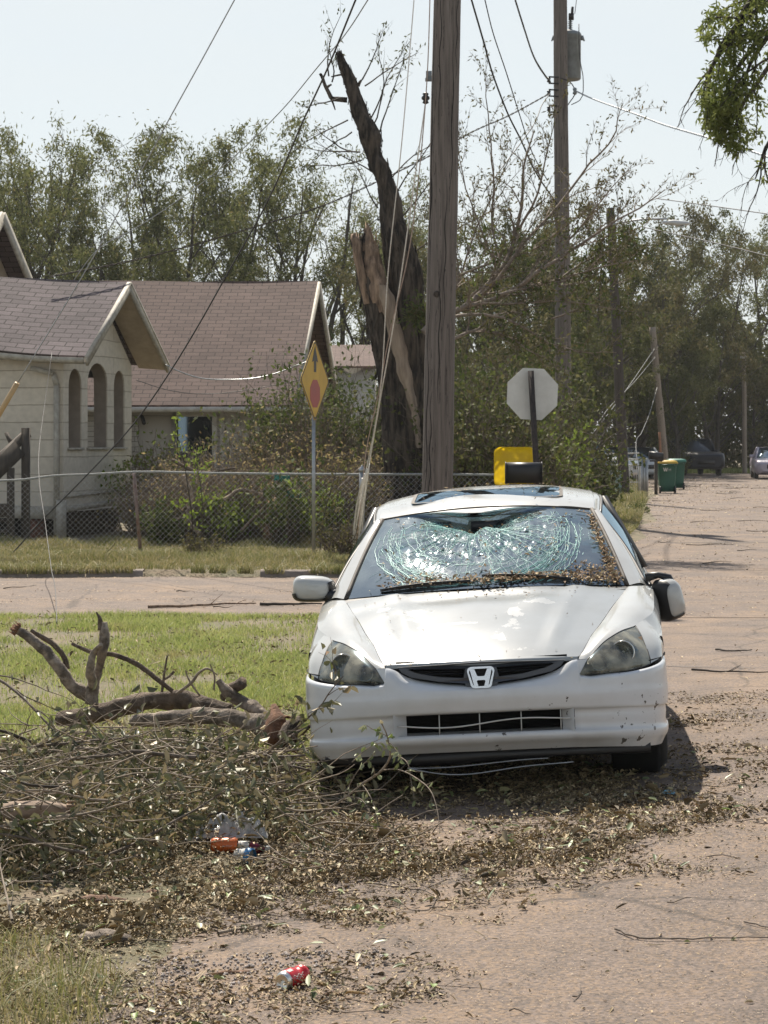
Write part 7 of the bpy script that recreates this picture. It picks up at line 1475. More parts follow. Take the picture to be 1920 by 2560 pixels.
# ================================================================ brush heap, logs and rubbish at the left
r8 = np.random.default_rng(404)
m_log = mat('grey_log_bark', (.36, .295, .235), (.11, .088, .068), scale=11, detail=9, rough=.95, bump=1.0, bscale=34, lo=.38, hi=.58, dist=.03, c3=(.42, .35, .28), c3s=7, c3t=(.58, .66))
m_logd = mat('brown_log_bark', (.20, .15, .11), (.065, .048, .036), scale=14, detail=9, rough=.95, bump=1.0, bscale=40, dist=.03, c3=(.30, .24, .18), c3s=9, c3t=(.60, .68))
m_orange = mat('orange_torn_wood', (.24, .12, .065), (.09, .045, .028), scale=22, detail=8, rough=.9, bump=1, dist=.02)
m_twl = mat('pale_twig_bark', (.30, .24, .18), (.15, .12, .09), scale=40, rough=.85)
def w3(px, py, Y): return np.array(list(px2w(px, py, Y)))
def rtube(b, P, Rr, n=14, amp=.14, sub=4, seed=0):
    A = hermite(np.concatenate([np.asarray(P, float), np.asarray(Rr, float)[:, None]], 1), sub); P, r_ = A[:, :3], A[:, 3]; k = len(P); T = np.gradient(P, axis=0); T /= np.linalg.norm(T, axis=1, keepdims=True) + 1e-9
    ref = np.array([0, 1, 0.]) if abs(T[0, 1]) < .8 else np.array([0, 0, 1.]); u = np.cross(T, ref); u /= np.linalg.norm(u, axis=1, keepdims=True) + 1e-9; w = np.cross(T, u); a = np.arange(n) * 2 * pi / n
    ss = np.cumsum(np.r_[0, np.linalg.norm(np.diff(P, axis=0), axis=1)]) / (r_.mean() + 1e-6); P = P + (np.stack([vnoise(ss * .45 + seed, ss * 0 + q, 1, 3) for q in (1, 2, 3)], -1) - .5) * r_[:, None] * .45 * (amp > .1)
    rr = r_[:, None] * (1 + amp * 2.6 * (vnoise(ss[:, None] * .5 + seed, 4 + 1.6 * np.cos(a)[None] + 1.1 * np.sin(a)[None] + seed, 1, 5) - .5) + .05 * np.cos(a * 5 + ss[:, None] * .25)[:]); V = P[:, None] + rr[..., None] * (np.cos(a)[None, :, None] * u[:, None] + np.sin(a)[None, :, None] * w[:, None])
    i = np.arange(k - 1)[:, None] * n; j = np.arange(n)[None]; q = np.stack([i + j, i + (j + 1) % n, i + n + (j + 1) % n, i + n + j], -1).reshape(-1, 4)
    b.add(V.reshape(-1, 3), [q, np.arange(n)[::-1][None], (np.arange(n) + (k - 1) * n)[None]])
def log(name, label, cat, pts, rad, m, group=None, amp=.14, ends=None, seed=0, parts=()):
    P = np.array([w3(*p) for p in pts]); t = thing(name, label, cat, (P[0][0], P[0][1], gzf(P[0][0], P[0][1])), group)
    rad = [q * (.78 if P[0][1] < 20 else 1) for q in rad]; b = B(); rtube(b, P, np.array(rad), 18, amp, 14, seed); b.build('bark', m, t, True)
    for e in (ends or ()):
        p = P[e]; d = (P[e] - P[1 if e == 0 else -2]); d /= np.linalg.norm(d); r_ = rad[e]; b = B()
        for k in range(55):
            o = r8.normal(0, r_ * .50, 3); o -= d * np.dot(o, d); b.tube([p + o - d * .02, p + o * 1.15 + d * r8.uniform(.004, r_ * 1.2)], [.009, .001], 4)
        b.build('torn_end', m_split if 'pale' in label else m_orange, t)
    for nm, pp, rr, mm in parts:
        b = B(); rtube(b, np.array([w3(*p) for p in pp]), np.array(rr), 12, .2, 9, seed + 3); b.build(nm, mm, t, True)
    return t
LGS = 'broken logs by the brush heap'
log('log', 'long dark log lying along the back of the brush heap', 'log', [(150, 1800, 13.4), (240, 1785, 13.3), (330, 1760, 13.3), (430, 1748, 13.3), (520, 1762, 13.2), (580, 1775, 13.1)], [.055, .07, .065, .07, .06, .05], m_logd, LGS, .2, seed=2)
log('log', 'grey log with a torn orange-brown end beside the car wheel', 'log', [(330, 1800, 13.0), (420, 1798, 12.9), (520, 1790, 12.8), (600, 1800, 12.7), (660, 1815, 12.6), (720, 1835, 12.5)], [.04, .055, .06, .065, .08, .10], m_log, LGS, .22, ends=(-1,), seed=5, parts=(('torn_slab', [(690, 1855, 12.4), (690, 1800, 12.5), (684, 1762, 12.55)], [.045, .055, .015], m_orange), ('torn_slab', [(712, 1850, 12.35), (735, 1815, 12.4), (752, 1792, 12.45)], [.05, .04, .012], m_logd)))
log('log', 'short crooked log with a sawn round end lying over the grey log', 'log', [(668, 1795, 12.7), (640, 1772, 12.8), (600, 1752, 12.9), (560, 1720, 12.9), (545, 1700, 12.9)], [.03, .045, .045, .035, .02], m_log, LGS, .2, seed=7, parts=(('stub', [(560, 1745, 12.9), (580, 1722, 12.95), (608, 1706, 12.9)], [.03, .03, .036], m_logd),))
log('log', 'thick pale log end lying in the twigs at the left edge', 'log', [(-90, 2050, 9.9), (-10, 2035, 9.9), (60, 2028, 9.9), (130, 2026, 9.9), (178, 2030, 9.9)], [.060, .060, .054, .046, .034], mat('pale_stripped_log', (.34, .25, .18), (.16, .11, .08), scale=14, detail=8, rough=.85, bump=.8, stretch=(.3, 1, 1), c3=(.12, .09, .07), c3s=5, c3t=(.52, .6)), LGS, .10, ends=(-1,), seed=9)
log('log', 'dark slanting stick with a pointed end beside the front bumper', 'log', [(700, 1860, 12.1), (740, 1838, 12.0), (775, 1815, 11.95)], [.018, .022, .014], m_logd, LGS, .15, seed=11)
BR = 'broken limbs standing up from the log'
log('broken_limb', 'thick grey limb leaning left with a splintered tip', 'broken limb', [(228, 1742, 13.3), (180, 1712, 13.3), (150, 1672, 13.3), (110, 1625, 13.3), (70, 1592, 13.3), (38, 1572, 13.3)], [.052, .048, .045, .040, .036, .030], m_log, BR, .14, ends=(-1,), seed=13)
log('broken_limb', 'thin brown limb curving up behind the thick leaning one', 'broken limb', [(170, 1672, 13.4), (158, 1640, 13.4), (132, 1610, 13.4), (100, 1590, 13.4), (78, 1575, 13.4)], [.02, .021, .02, .018, .014], m_logd, BR, .12, seed=15)
log('broken_limb', 'upright forked limb with a ragged split top', 'broken limb', [(228, 1760, 13.25), (232, 1715, 13.25), (246, 1672, 13.25), (258, 1625, 13.2), (262, 1580, 13.2), (262, 1555, 13.2)], [.05, .045, .030, .036, .040, .022], m_log, BR, .25, seed=17, parts=(('fork', [(232, 1715, 13.2), (226, 1665, 13.15), (236, 1630, 13.15), (252, 1612, 13.1)], [.028, .024, .018, .012], m_twl), ('fork', [(252, 1575, 13.2), (250, 1548, 13.2), (241, 1530, 13.2)], [.020, .012, .004], m_logd)))
log('broken_limb', 'long thin limb arching from the log over the lawn', 'broken limb', [(432, 1728, 13.2), (395, 1700, 13.2), (345, 1662, 13.2), (290, 1638, 13.2), (230, 1630, 13.25), (180, 1609, 13.3)], [.016, .018, .019, .018, .017, .012], m_logd, BR, .1, seed=19)
log('broken_limb', 'slender upright stick in the middle of the lawn edge', 'broken limb', [(405, 1730, 13.2), (410, 1690, 13.2), (418, 1640, 13.2)], [.010, .009, .006], m_logd, BR, .1, seed=21, parts=(('twig', [(409, 1700, 13.2), (424, 1690, 13.2), (436, 1678, 13.2)], [.007, .007, .008], m_logd),))
log('broken_limb', 'thin crooked pale stick right of the upright stick', 'broken limb', [(440, 1735, 13.1), (480, 1705, 13.1), (500, 1680, 13.1), (515, 1672, 13.1), (545, 1688, 13.1)], [.010, .012, .010, .009, .004], m_twl, BR, .1, seed=23, parts=(('twig', [(535, 1725, 13.1), (536, 1690, 13.1), (525, 1660, 13.1)], [.006, .005, .003], m_twl), ('twig', [(500, 1740, 13.1), (470, 1695, 13.1), (463, 1675, 13.1)], [.006, .005, .003], m_twl)))
# --- the heap: many leafy branches, each its own thing
def leafy_branch(label, p0, d0, L_, r0, group, nl=70, nside=9, seed=0, mt=None, ml=None, lift=0, grav=-.01, wander=.10, lsize=(.052, .026), name='fallen_branch', floor=True, depth=1):
    r_ = np.random.default_rng(seed); t = thing(name, label, 'branch', (p0[0], p0[1], gzf(p0[0], p0[1])), group); tb = B(); tips = []
    P, Rr = grow(r_, p0, d0, L_, r0, 12, wander, grav, .25)
    if floor:
        g_ = gz(P[:, 0], P[:, 1]) + .015; P[:, 2] = np.maximum(P[:, 2], g_)
    limbs(r_, P, Rr, depth, tb, tips, nside, .42, .65, .06, .16, (7, 5, 4), .0022, .12, -.02); tb.build('stem', mt or m_twig, t, True)
    Q, A = leaves_on(r_, tips, max(2, nl / max(1, len(tips))), .012); Q[:, 2] = np.maximum(Q[:, 2], gz(Q[:, 0], Q[:, 1]) + .012)
    V, Fs = leaf_mesh(Q, r_.uniform(.6, 1.35, len(Q)) * lsize[0], r_.uniform(.6, 1.4, len(Q)) * lsize[1], r_, .15, .45, .9, 6, axis=A * .7); obj('leaves', V, Fs, ml or m_lf_f, t); return t
HG = 'leafy broken branches tangled in the brush heap'
HL = 'leafy broken branch tangled among others in the brush heap left of the white car'
k = 0
NMC = (('brown-stemmed', 'pale-stemmed', 'dark-stemmed'), ('front', 'middle', 'back'), ('left end', 'middle', 'right end'))
for i in range(48):
    Y = r8.uniform(9.35, 12.35); u = r8.random(); X = -2.35 + u * 2.1; X = max(X, -.19 * Y - .25)
    if Y < 10.2 and X > -.55: X -= .45
    z = gzf(X, Y) + r8.uniform(.03, .32) * (.5 + .5 * (X < -.5)); a = r8.normal(0, .42) + (pi if r8.random() < .45 else 0)
    if Y < 10.4 and -1.15 < X * 9.7 / Y < -.40: continue
    HL = f'{NMC[0][i % 3]} leafy branch in the {NMC[1][min(2, int((Y - 9.35) / 1.32))]} of the brush heap at its {NMC[2][min(2, max(0, int((X + .19 * Y + .25) / .75)))]}'
    leafy_branch(HL, (X, Y, z), (cos(a), sin(a) * .8, r8.normal(.02, .14)), r8.uniform(.6, 1.25), r8.uniform(.005, .013), HG, 56, 10, 1000 + i, mt=(m_twig, m_twl, m_twigd)[i % 3])
for i, (lab, a_, b_, r_, nl) in enumerate((
    ('long bare pole-like branch reaching to the front bumper at the left', (430, 1885, 11.9), (815, 1902, 11.25), .016, 12),
    ('long pale branch slanting up across the middle of the heap', (560, 1905, 11.2), (800, 1838, 11.0), .010, 30),
    ('thin branch slanting down from the left edge through the heap', (-60, 1660, 12.4), (250, 1870, 11.6), .010, 40),
    ('straight thin branch lying across the left of the heap', (-40, 1880, 11.3), (350, 1845, 11.6), .011, 40),
    ('pale bare branch across the lower left of the heap', (-60, 2010, 10.4), (200, 1985, 10.5), .010, 24),
    ('curving branch along the bottom of the heap', (240, 2150, 9.7), (640, 2000, 10.0), .009, 60),
    ('thin pale branch bent over the leaf litter', (545, 2345, 8.35), (680, 2300, 8.5), .007, 4),
    ('leafy branch lying in front of the pale log end', (-60, 2075, 9.6), (200, 2062, 9.6), .008, 60),
    ('thin leafy branch crossing over the pale log end', (-40, 1990, 9.7), (120, 2080, 9.55), .006, 40),
    ('bent pale twig hanging at the lower left', (30, 2300, 8.4), (-20, 2140, 8.9), .006, 6))):
    A, C = w3(*a_), w3(*b_); D = C - A; leafy_branch(lab, A, D, np.linalg.norm(D), r_, 'single branches over the heap', nl, 6, 3000 + i, mt=m_twl if 'pale' in lab else m_twig, wander=.035, grav=0)
# the leafy spray that rises in front of the bumper and droops to the right
t = thing('leafy_spray', 'leafy twig spray rising before the left of the bumper and drooping right', 'branch', tuple(ground_at(790, 2080))); tb = B(); tips = []
for pts, r0 in (([(740, 2070, 10.5), (800, 2035, 10.45), (868, 1990, 10.4), (905, 1960, 10.4)], .008), ([(905, 1960, 10.4), (955, 1925, 10.35), (975, 1890, 10.3), (968, 1840, 10.3), (950, 1800, 10.3)], .006), ([(955, 1925, 10.35), (1000, 1925, 10.2), (1040, 1945, 10.1), (1075, 1975, 10.0), (1092, 2020, 9.9), (1100, 2080, 9.8)], .0035),
    ([(985, 1885, 10.3), (1020, 1910, 10.2), (1028, 1955, 10.15), (1035, 1990, 10.1)], .003), ([(965, 1850, 10.3), (985, 1868, 10.25), (1005, 1900, 10.2)], .003), ([(905, 1960, 10.4), (925, 1990, 10.3), (940, 2030, 10.2), (945, 2065, 10.15)], .003), ([(868, 1990, 10.4), (905, 2000, 10.3), (930, 2040, 10.2)], .003), ([(880, 1905, 10.4), (920, 1870, 10.4), (955, 1855, 10.35)], .003), ([(860, 1985, 10.4), (900, 1920, 10.4), (940, 1880, 10.4)], .003), ([(968, 1840, 10.3), (930, 1822, 10.3), (915, 1812, 10.3)], .0025)):
    P = hermite(np.array([w3(*p) for p in pts]), 4); limbs(r8, P, np.linspace(r0, r0 * .45, len(P)), 1, tb, tips, 5, .16, .8, 0, .12, (6, 4), .0014, .1)
tb.build('stem', m_twl, t, True); Q, A = leaves_on(r8, tips, 2.3, .006); V, Fs = leaf_mesh(Q, r8.uniform(.025, .05, len(Q)), r8.uniform(.014, .026, len(Q)), r8, 0, 1.0, .8, 6); obj('leaves', V, Fs, m_big, t)
# dead leaves packed through the heap
n = 34000; Y = r8.uniform(9.1, 13.6, n); X = r8.uniform(-2.7, .05, n); hz_ = pile_z(X, Y); ok = (r8.random(n) < np.clip(hz_ / .16, 0, 1) * (.35 + .9 * vnoise(X, Y, 2.5, 3))) & (Y < 13.1 + .3 * vnoise(X, Y * 0, 2, 2)); ok &= ~((Y < 10.1) & (np.abs(X * 9.7 / Y + .64) < .27)); X, Y, hz_ = X[ok], Y[ok], hz_[ok]
V, Fs = leaf_mesh(np.stack([X, Y, gz(X, Y) + .01 + hz_ * 1.25 * r8.random(len(X)) ** .8], -1), r8.lognormal(-3.35, .35, len(X)), r8.lognormal(-4.1, .35, len(X)), r8, .35, .15, .8, 6); tag(obj('heap_leaves', V, Fs, m_lf_f), kind='stuff')
V, Fs = leaf_mesh(np.stack([X[::3], Y[::3], gz(X[::3], Y[::3]) + .02 + hz_[::3] * 1.2 * r8.random(len(X[::3]))], -1), r8.lognormal(-3.6, .35, len(X[::3])), r8.lognormal(-4.3, .35, len(X[::3])), r8, .5, .1, .8, 6); tag(obj('dry_heap_leaves', V, Fs, m_lit), kind='stuff')
tb = B()
for i in range(700):
    Y = r8.uniform(9.3, 13.4); X = max(-2.4 + r8.random() * 2.3, -.19 * Y - .2)
    if Y < 10.2 and -1.0 < X * 9.7 / Y < -.36: continue
    z = gzf(X, Y) + float(pile_z(X, Y)) * r8.uniform(.2, 1.7) + .02; a = r8.normal(0, .7) + (pi if r8.random() < .5 else 0)
    P, Rr = grow(r8, (X, Y, z), (cos(a), sin(a), r8.normal(0, .28)), r8.uniform(.2, .7), r8.uniform(.0022, .0055), 7, .13, -.01, .3); P[:, 2] = np.maximum(P[:, 2], gz(P[:, 0], P[:, 1]) + .01); tb.tube(P, Rr, 4)
tag(tb.build('heap_twigs', m_twl), kind='stuff')
# bark slabs and chunks
m_bchunk = mat('bark_slab', (.20, .11, .065), (.10, .06, .04), scale=30, rough=.9, bump=.8, bscale=40)
CH = [('curved reddish bark slab below the pale log end', 220, 2165, .30, .07, .05), ('hollow bark slab on the litter left of the heap bottom', 245, 2262, .26, .07, .04), ('bark slab half under the litter at lower left', 390, 2240, .12, .05, .06), ('grey wood chunk lying at the foot of the litter', 265, 2355, .19, .09, .02), ('reddish bark piece right of the rubbish', 800, 2180, .11, .055, .3), ('reddish bark piece just left below the rubbish', 615, 2190, .07, .05, -.2), ('small bark chunk right of the red can', 838, 2490, .07, .022, .3),
      ('bark shard at the bottom near the long grass', 335, 2515, .10, .03, .25), ('dark bark crumb at the bottom left', 205, 2515, .06, .03, .1), ('stick of wood left above the red can', 590, 2435, .14, .018, .18), ('bark strip in the litter below the heap', 545, 2205, .16, .04, .1), ('bark flake in the middle of the litter', 350, 2150, .14, .05, -.1), ('bark flake on the open asphalt in front of the car', 640, 2120, .10, .04, .5)]
for i, (lab, px, py, L_, w_, a) in enumerate(CH):
    p = ground_at(px, py); u = np.array([cos(a), sin(a), 0]); v = np.array([-sin(a), cos(a), 0]); nn = 9; G = []
    for s in np.linspace(-1, 1, nn):
        ww = w_ * (1 - .5 * abs(s) ** 3) * r8.uniform(.8, 1.15) / 2; G.append([np.array(p) + u * s * L_ / 2 + v * ww * cos(q) + np.array([0, 0, .004 + ww * .9 * max(0, sin(q)) + r8.normal(0, .002)]) for q in np.linspace(0, 2 * pi, 11)])
    b = B().grid(np.array(G)); b.add(np.array(G[0]), np.arange(11)[None]); b.add(np.array(G[-1]), np.arange(11)[None]); tag(b.build('bark_chunk', m_log if 'grey' in lab else m_bchunk, loc=tuple(p)), lab, 'bark chunk', 'bark and wood chunks')
# branches and twigs lying singly
def flat_twig(label, pts, r0, nside=4, seed=0, m=None, cat='twig', name='fallen_twig', group='twigs lying on the asphalt', leaves=0):
    r_ = np.random.default_rng(seed); P = np.array([list(ground_at(*p)) for p in pts]); P[:, 2] += r0 + .004; P = hermite(P, 4); P[:, 2] += r_.random(len(P)) * .006; t = thing(name, label, cat, tuple(P[0]), group); tb = B(); tips = []
    limbs(r_, P, np.linspace(r0, r0 * .4, len(P)), 1, tb, tips, nside, .22, .6, .0, .12, (6, 4), .0012, .15); 
    for V in tb.V: V[:, 2] = np.maximum(V[:, 2], gz(V[:, 0], V[:, 1]) + .002)
    tb.build('stem', m or m_twig, t, True)
    if leaves: Q, A = leaves_on(r_, tips, leaves, .004); V, Fs = leaf_mesh(Q, .03, .014, r_, .6, 0, .8, 6); obj('leaves', V, Fs, m_big, t)
flat_twig('long thin forked twig lying on the clean asphalt at the right edge', [(1538, 2330), (1600, 2352), (1700, 2354), (1830, 2352), (1990, 2350)], .0042, 5, 1, leaves=1)
flat_twig('second thin twig above the long one at the right edge', [(1860, 2310), (1920, 2325), (2000, 2345)], .003, 2, 2)
flat_twig('gnarled reddish root-like twig at the bottom of the picture', [(395, 2530), (450, 2540), (500, 2545), (545, 2520)], .006, 5, 3, m=m_bchunk)
flat_twig('thin twig in the litter in front of the right half of the bumper', [(1450, 2132), (1540, 2128), (1640, 2115)], .0035, 3, 4)
flat_twig('long thin twig in the litter before the middle of the bumper', [(1170, 2080), (1230, 2062), (1330, 2064), (1470, 2068)], .004, 4, 5, leaves=1)
flat_twig('short twig in the litter under the drooping spray', [(950, 2050), (1030, 2043), (1110, 2040)], .005, 3, 6)
flat_twig('curled twig ring left of the middle of the asphalt', [(920, 2215), (985, 2222), (1065, 2235), (1085, 2265), (1060, 2285), (1000, 2278)], .0035, 3, 7)
flat_twig('dark twig across the litter right of the bark slabs', [(600, 2245), (700, 2235), (820, 2238), (900, 2232)], .005, 4, 8, m=m_twigd)
flat_twig('thin twig across the bottom litter', [(930, 2465), (1050, 2470), (1250, 2482)], .002, 3, 9)
flat_twig('dark stick lying on the cross street before the lawn', [(650, 1517), (720, 1516), (805, 1515)], .02, 2, 10, m=m_twigd, group='sticks on the roads')
flat_twig('pale splintered stick on the cross street left of the dark one', [(370, 1522), (470, 1520), (560, 1515), (640, 1514)], .018, 3, 11, m=m_split, group='sticks on the roads')
flat_twig('short stick on the road right of the broken mirror', [(1790, 1628), (1830, 1632), (1880, 1630)], .010, 2, 12, m=m_twigd, group='sticks on the roads')
flat_twig('stick on the road at the right edge beyond the car', [(1730, 1680), (1800, 1684), (1930, 1686)], .010, 2, 13, m=m_twigd, group='sticks on the roads')
flat_twig('dark bough lying on the verge left of the fence post', [(190, 1402), (240, 1402), (290, 1412), (340, 1422)], .025, 3, 14, m=m_twigd, group='boughs on the verge')
flat_twig('thin bough lying on the verge near the kerb', [(130, 1395), (200, 1405), (260, 1425)], .012, 3, 15, m=m_twigd, group='boughs on the verge')
# torn root mass and fallen trunk behind the fence
b = B(); c0 = px2w(690, 1275, 37.0)
t = thing('root_ball', 'pale torn root ball with green rag behind the fence by the diamond sign post', 'root ball', (c0.x, c0.y, 0))
V = []; nn, mm = 22, 14
for i in range(mm):
    for j in range(nn):
        th, ph = pi * i / (mm - 1), 2 * pi * j / nn; rr = 1 + .9 * (float(vnoise(5 + 2.5 * cos(ph) * sin(th), 5 + 2.5 * cos(th) + sin(ph), 1.3, 4)) - .5); V.append((c0.x + .26 * rr * sin(th) * cos(ph), c0.y + .3 * rr * sin(th) * sin(ph), .40 + .40 * rr * cos(th)))
b.add(V, np.array([[i * nn + j, i * nn + (j + 1) % nn, (i + 1) * nn + (j + 1) % nn, (i + 1) * nn + j] for i in range(mm - 1) for j in range(nn)])); b.build('core', mat('torn_root_wood', (.34, .21, .13), (.08, .05, .032), scale=7, detail=8, rough=.95, bump=1, dist=.06), t, False)
b = B()
for px, py in ((735, 1255), (705, 1215)): c = np.array(list(px2w(px, py - 20, 36.6))); G = [[c + np.array([u * .12 + .02 * sin(9 * v), .03 * sin(5 * u + v), v * .05 + .02 * sin(7 * u)]) for u in np.linspace(-1, 1, 9)] for v in np.linspace(-1, 1, 6)]; b.grid(np.array(G))
b.build('rag', mat('teal_rag', (.03, .30, .24), (.02, .18, .15), scale=20, rough=.6), t)
log('fallen_log', 'brown fallen trunk slanting down behind the fence right of the porch', 'log', [(375, 1205, 38.5), (410, 1255, 38.3), (450, 1300, 38.2), (490, 1330, 38)], [.09, .11, .13, .12], m_logd, 'fallen trunks behind the fence', .2, ends=(-1,), seed=31)
log('fallen_log', 'dark fallen trunk lying low behind the fence in the bushes', 'log', [(400, 1305, 38), (520, 1310, 38), (640, 1290, 38)], [.05, .06, .05], m_logd, 'fallen trunks behind the fence', .2, seed=33)
# ================================================================ rubbish
RB = 'rubbish in the brush heap'
m_plastic = mat('crumpled_clear_plastic', (.66, .65, .63), (.34, .34, .33), scale=26, rough=.22, trans=.25, coat=.3)
G = []; c = np.array(list(ground_at(580, 2128))) + [-.01, .05, .06]
def crumple(c, sx, sy, sz, seed, n=26, amp=.5):
    V = []
    for i in range(n):
        for j in range(n):
            u, v = i / (n - 1) * 2 - 1, j / (n - 1) * 2 - 1; h_ = (1 - abs(u) ** 2.5) * (1 - abs(v) ** 2.5); V.append((c[0] + sx * u * (1 + .2 * float(vnoise(v * 3 + seed, u, 1, 2))), c[1] + sy * v, c[2] + sz * h_ * (1 + amp * (float(vnoise(u * 5 + seed, v * 5 + 3, 1, 4)) - .5) * 4)))
    return np.array(V).reshape(n, n, 3)
tag(B().grid(crumple(c, .13, .06, .075, 3)).build('plastic_bag', m_plastic, loc=tuple(c)), 'crumpled clear plastic bag behind the orange can in the twigs', 'plastic bag', RB)
c2 = c + np.array([.075, -.03, .005]); tag(B().grid(crumple(c2, .085, .05, .06, 8, amp=.8)).build('plastic_bag', m_plastic, loc=tuple(c2)), 'crumpled white plastic wrapper right of the orange can', 'plastic bag', RB)
c3 = c + np.array([-.15, -.01, -.02]); tag(B().grid(crumple(c3, .05, .04, .045, 5, amp=.8)).build('plastic_scrap', m_plastic, loc=tuple(c3)), 'small clear plastic scrap left of the orange can', 'plastic scrap', RB)
m_org = mat('orange_can_paint', (.55, .12, .02), (.48, .10, .02), scale=9, rough=.35, metal=.2)
oc = ground_at(562, 2139) + Vector((0, -.02, .050)); t = thing('orange_can', 'orange drink can lying on its side among plastic rubbish', 'drink can', tuple(oc - Vector((0, 0, .055))), RB)
rot = Vector((1, -.05, .02)).to_track_quat('Z', 'Y').to_matrix()
B().lathe([(.024, -.060), (.028, -.057), (.033, -.048), (.0335, -.02), (.033, .02), (.0335, .046), (.029, .055), (.026, .059)], 26, tuple(oc), rot, cap=False).build('can_body', m_org, t, True)
B().lathe([(.0, -.0585), (.024, -.0605), (.027, -.059)], 20, tuple(oc), rot).build('can_end', m_galv, t, True)
def text(s, size, M, m, par, name='lettering'):
    cu = bpy.data.curves.new('tmp', 'FONT'); cu.body = s; cu.size = size; cu.extrude = .0003; cu.align_x = 'CENTER'; cu.align_y = 'CENTER'; o = bpy.data.objects.new('tmp', cu); COL.objects.link(o)
    dg = bpy.context.evaluated_depsgraph_get(); me = bpy.data.meshes.new_from_object(o.evaluated_get(dg)); bpy.data.objects.remove(o); base = ORG[par.name]
    for v in me.vertices: v.co = M @ v.co - base
    me.materials.clear(); me.materials.append(m); ob = bpy.data.objects.new(name, me); COL.objects.link(ob); ob.parent = par; return ob
Mt = Matrix.Translation(oc + Vector((.022, -.0345, .002))) @ Matrix(((-1, 0, 0), (0, 0, -1), (0, -1, 0))).to_4x4()
text('RECYCLE ME', .010, Mt, m_white2, t)
bo = ground_at(610, 2132) + Vector((0, -.03, .026)); t = thing('drink_bottle', 'plastic bottle with red dregs and a white label below the orange can', 'bottle', tuple(bo - Vector((0, 0, .03))), RB)
rot = Vector((1, -.12, -.01)).to_track_quat('Z', 'Y').to_matrix()
B().lathe([(.012, -.10), (.028, -.096), (.031, -.08), (.031, .03), (.028, .05), (.014, .085), (.012, .10)], 22, tuple(bo), rot).build('bottle_body', mat('red_drink', (.16, .015, .02), (.10, .01, .02), scale=9, rough=.15), t, True)
B().lathe([(.0318, -.055), (.0318, .028)], 22, tuple(bo), rot, cap=False).build('label_band', m_white2, t, True); B().lathe([(.0145, .098), (.0145, .118), (.002, .12)], 16, tuple(bo), rot).build('cap', m_white2, t, True)
cc = ground_at(608, 2158) + Vector((0, 0, .034)); t = thing('paper_cup', 'white cup with a blue rim lying on its side under the bottle', 'cup', tuple(cc - Vector((0, 0, .03))), RB); rot = Vector((1, -.6, 0)).to_track_quat('Z', 'Y').to_matrix()
B().lathe([(.0, -.034), (.022, -.036), (.026, -.032), (.034, .03)], 24, tuple(cc), rot, cap=False).build('cup_body', m_white2, t, True); B().lathe([(.034, .022), (.0355, .026), (.035, .045), (.030, .05)], 24, tuple(cc), rot, cap=False).build('rim', mat('blue_print', (.04, .20, .42), rough=.5), t, True)
# the red can
m_redc = mat('red_can_paint', (.50, .012, .016), (.42, .01, .014), scale=14, rough=.28, metal=.15, coat=.3)
rc = ground_at(730, 2474) + Vector((0, .03, .033)); t = thing('red_can', 'dented red drink can lying on the asphalt, silver end towards the camera', 'drink can', tuple(rc - Vector((0, 0, .033))))
ax = Vector((.52, .85, .05)).normalized(); rot = ax.to_track_quat('Z', 'Y').to_matrix(); Vv = Vector(ax)
prof = [(.0245, -.0605), (.0255, -.058), (.030, -.051), (.0328, -.045), (.033, -.03), (.033, -.015), (.033, 0), (.033, .015), (.033, .03), (.0325, .043), (.029, .054), (.0255, .06), (.026, .0615)]
pp = hermite(np.array([(a, 0, z) for a, z in prof]), 2); b = B().lathe([(p[0], p[2]) for p in pp], 36, (0, 0, 0), cap=False); V = b.V[0]; z = V[:, 2]; an = np.arctan2(V[:, 1], V[:, 0])
k_ = 1 - .36 * np.exp(-((z - .026) / .014) ** 2) * np.clip(np.cos(an - 1.5), 0, 1) - .20 * np.exp(-((z - .040) / .01) ** 2) * np.clip(np.cos(an + 1.0), 0, 1) - .10 * np.exp(-((z - .012) / .008) ** 2) * np.clip(np.cos(an + .2), 0, 1)
V[:, :2] *= k_[:, None]; V[:, 0] += .004 * np.sin(z * 90) * (z > .01); b.V[0] = V @ np.array(rot).T + np.array(rc)
b.build('can_body', m_redc, t, True)
B().lathe([(.0, -.0535), (.012, -.0545), (.020, -.058), (.0240, -.0625), (.0262, -.0625), (.0285, -.0565), (.0332, -.0475)], 32, tuple(rc), rot).build('can_end', mat('can_aluminium', (.72, .70, .66), rough=.28, metal=1), t, True)
side_ = (Vector((0, 0, 1)) - ax * ax.z).normalized(); s2 = ax.cross(side_)
def onc(th, z, r_=.0336): return rc + ax * z + (side_ * cos(th) + s2 * sin(th)) * r_
cs = 1 if (onc(1.2, 0) - rc).y < 0 else -1
B().grid(np.array([[list(onc(cs * th, z)) for th in (.10, .3, .5)] for z in (-.040, -.028, -.016)])).build('white_panel', m_white2, t)
b = B()
for q in range(3): b.tube([list(onc(cs * (1.15 + .10 * sin(z * 260 + q * 2) + .16 * q), z, .0337)) for z in np.linspace(-.035 + .006 * q, .022 - .004 * q, 26)], .0011, 4)
b.build('white_script', m_white2, t)
bp = ground_at(1665, 1988); b = B().grid(np.array([[(bp.x + u * .045, bp.y + v * .05 + .01 * sin(u * 4), bp.z + .006 + .012 * abs(sin(u * 2.2 + v))) for u in np.linspace(-1, 1, 9)] for v in np.linspace(-1, 1, 5)])); tag(b.build('paper_scrap', mat('light_blue_paper', (.20, .52, .68), rough=.6), loc=tuple(bp)), 'small light blue paper scrap on the road in front of the right wheel', 'paper scrap')
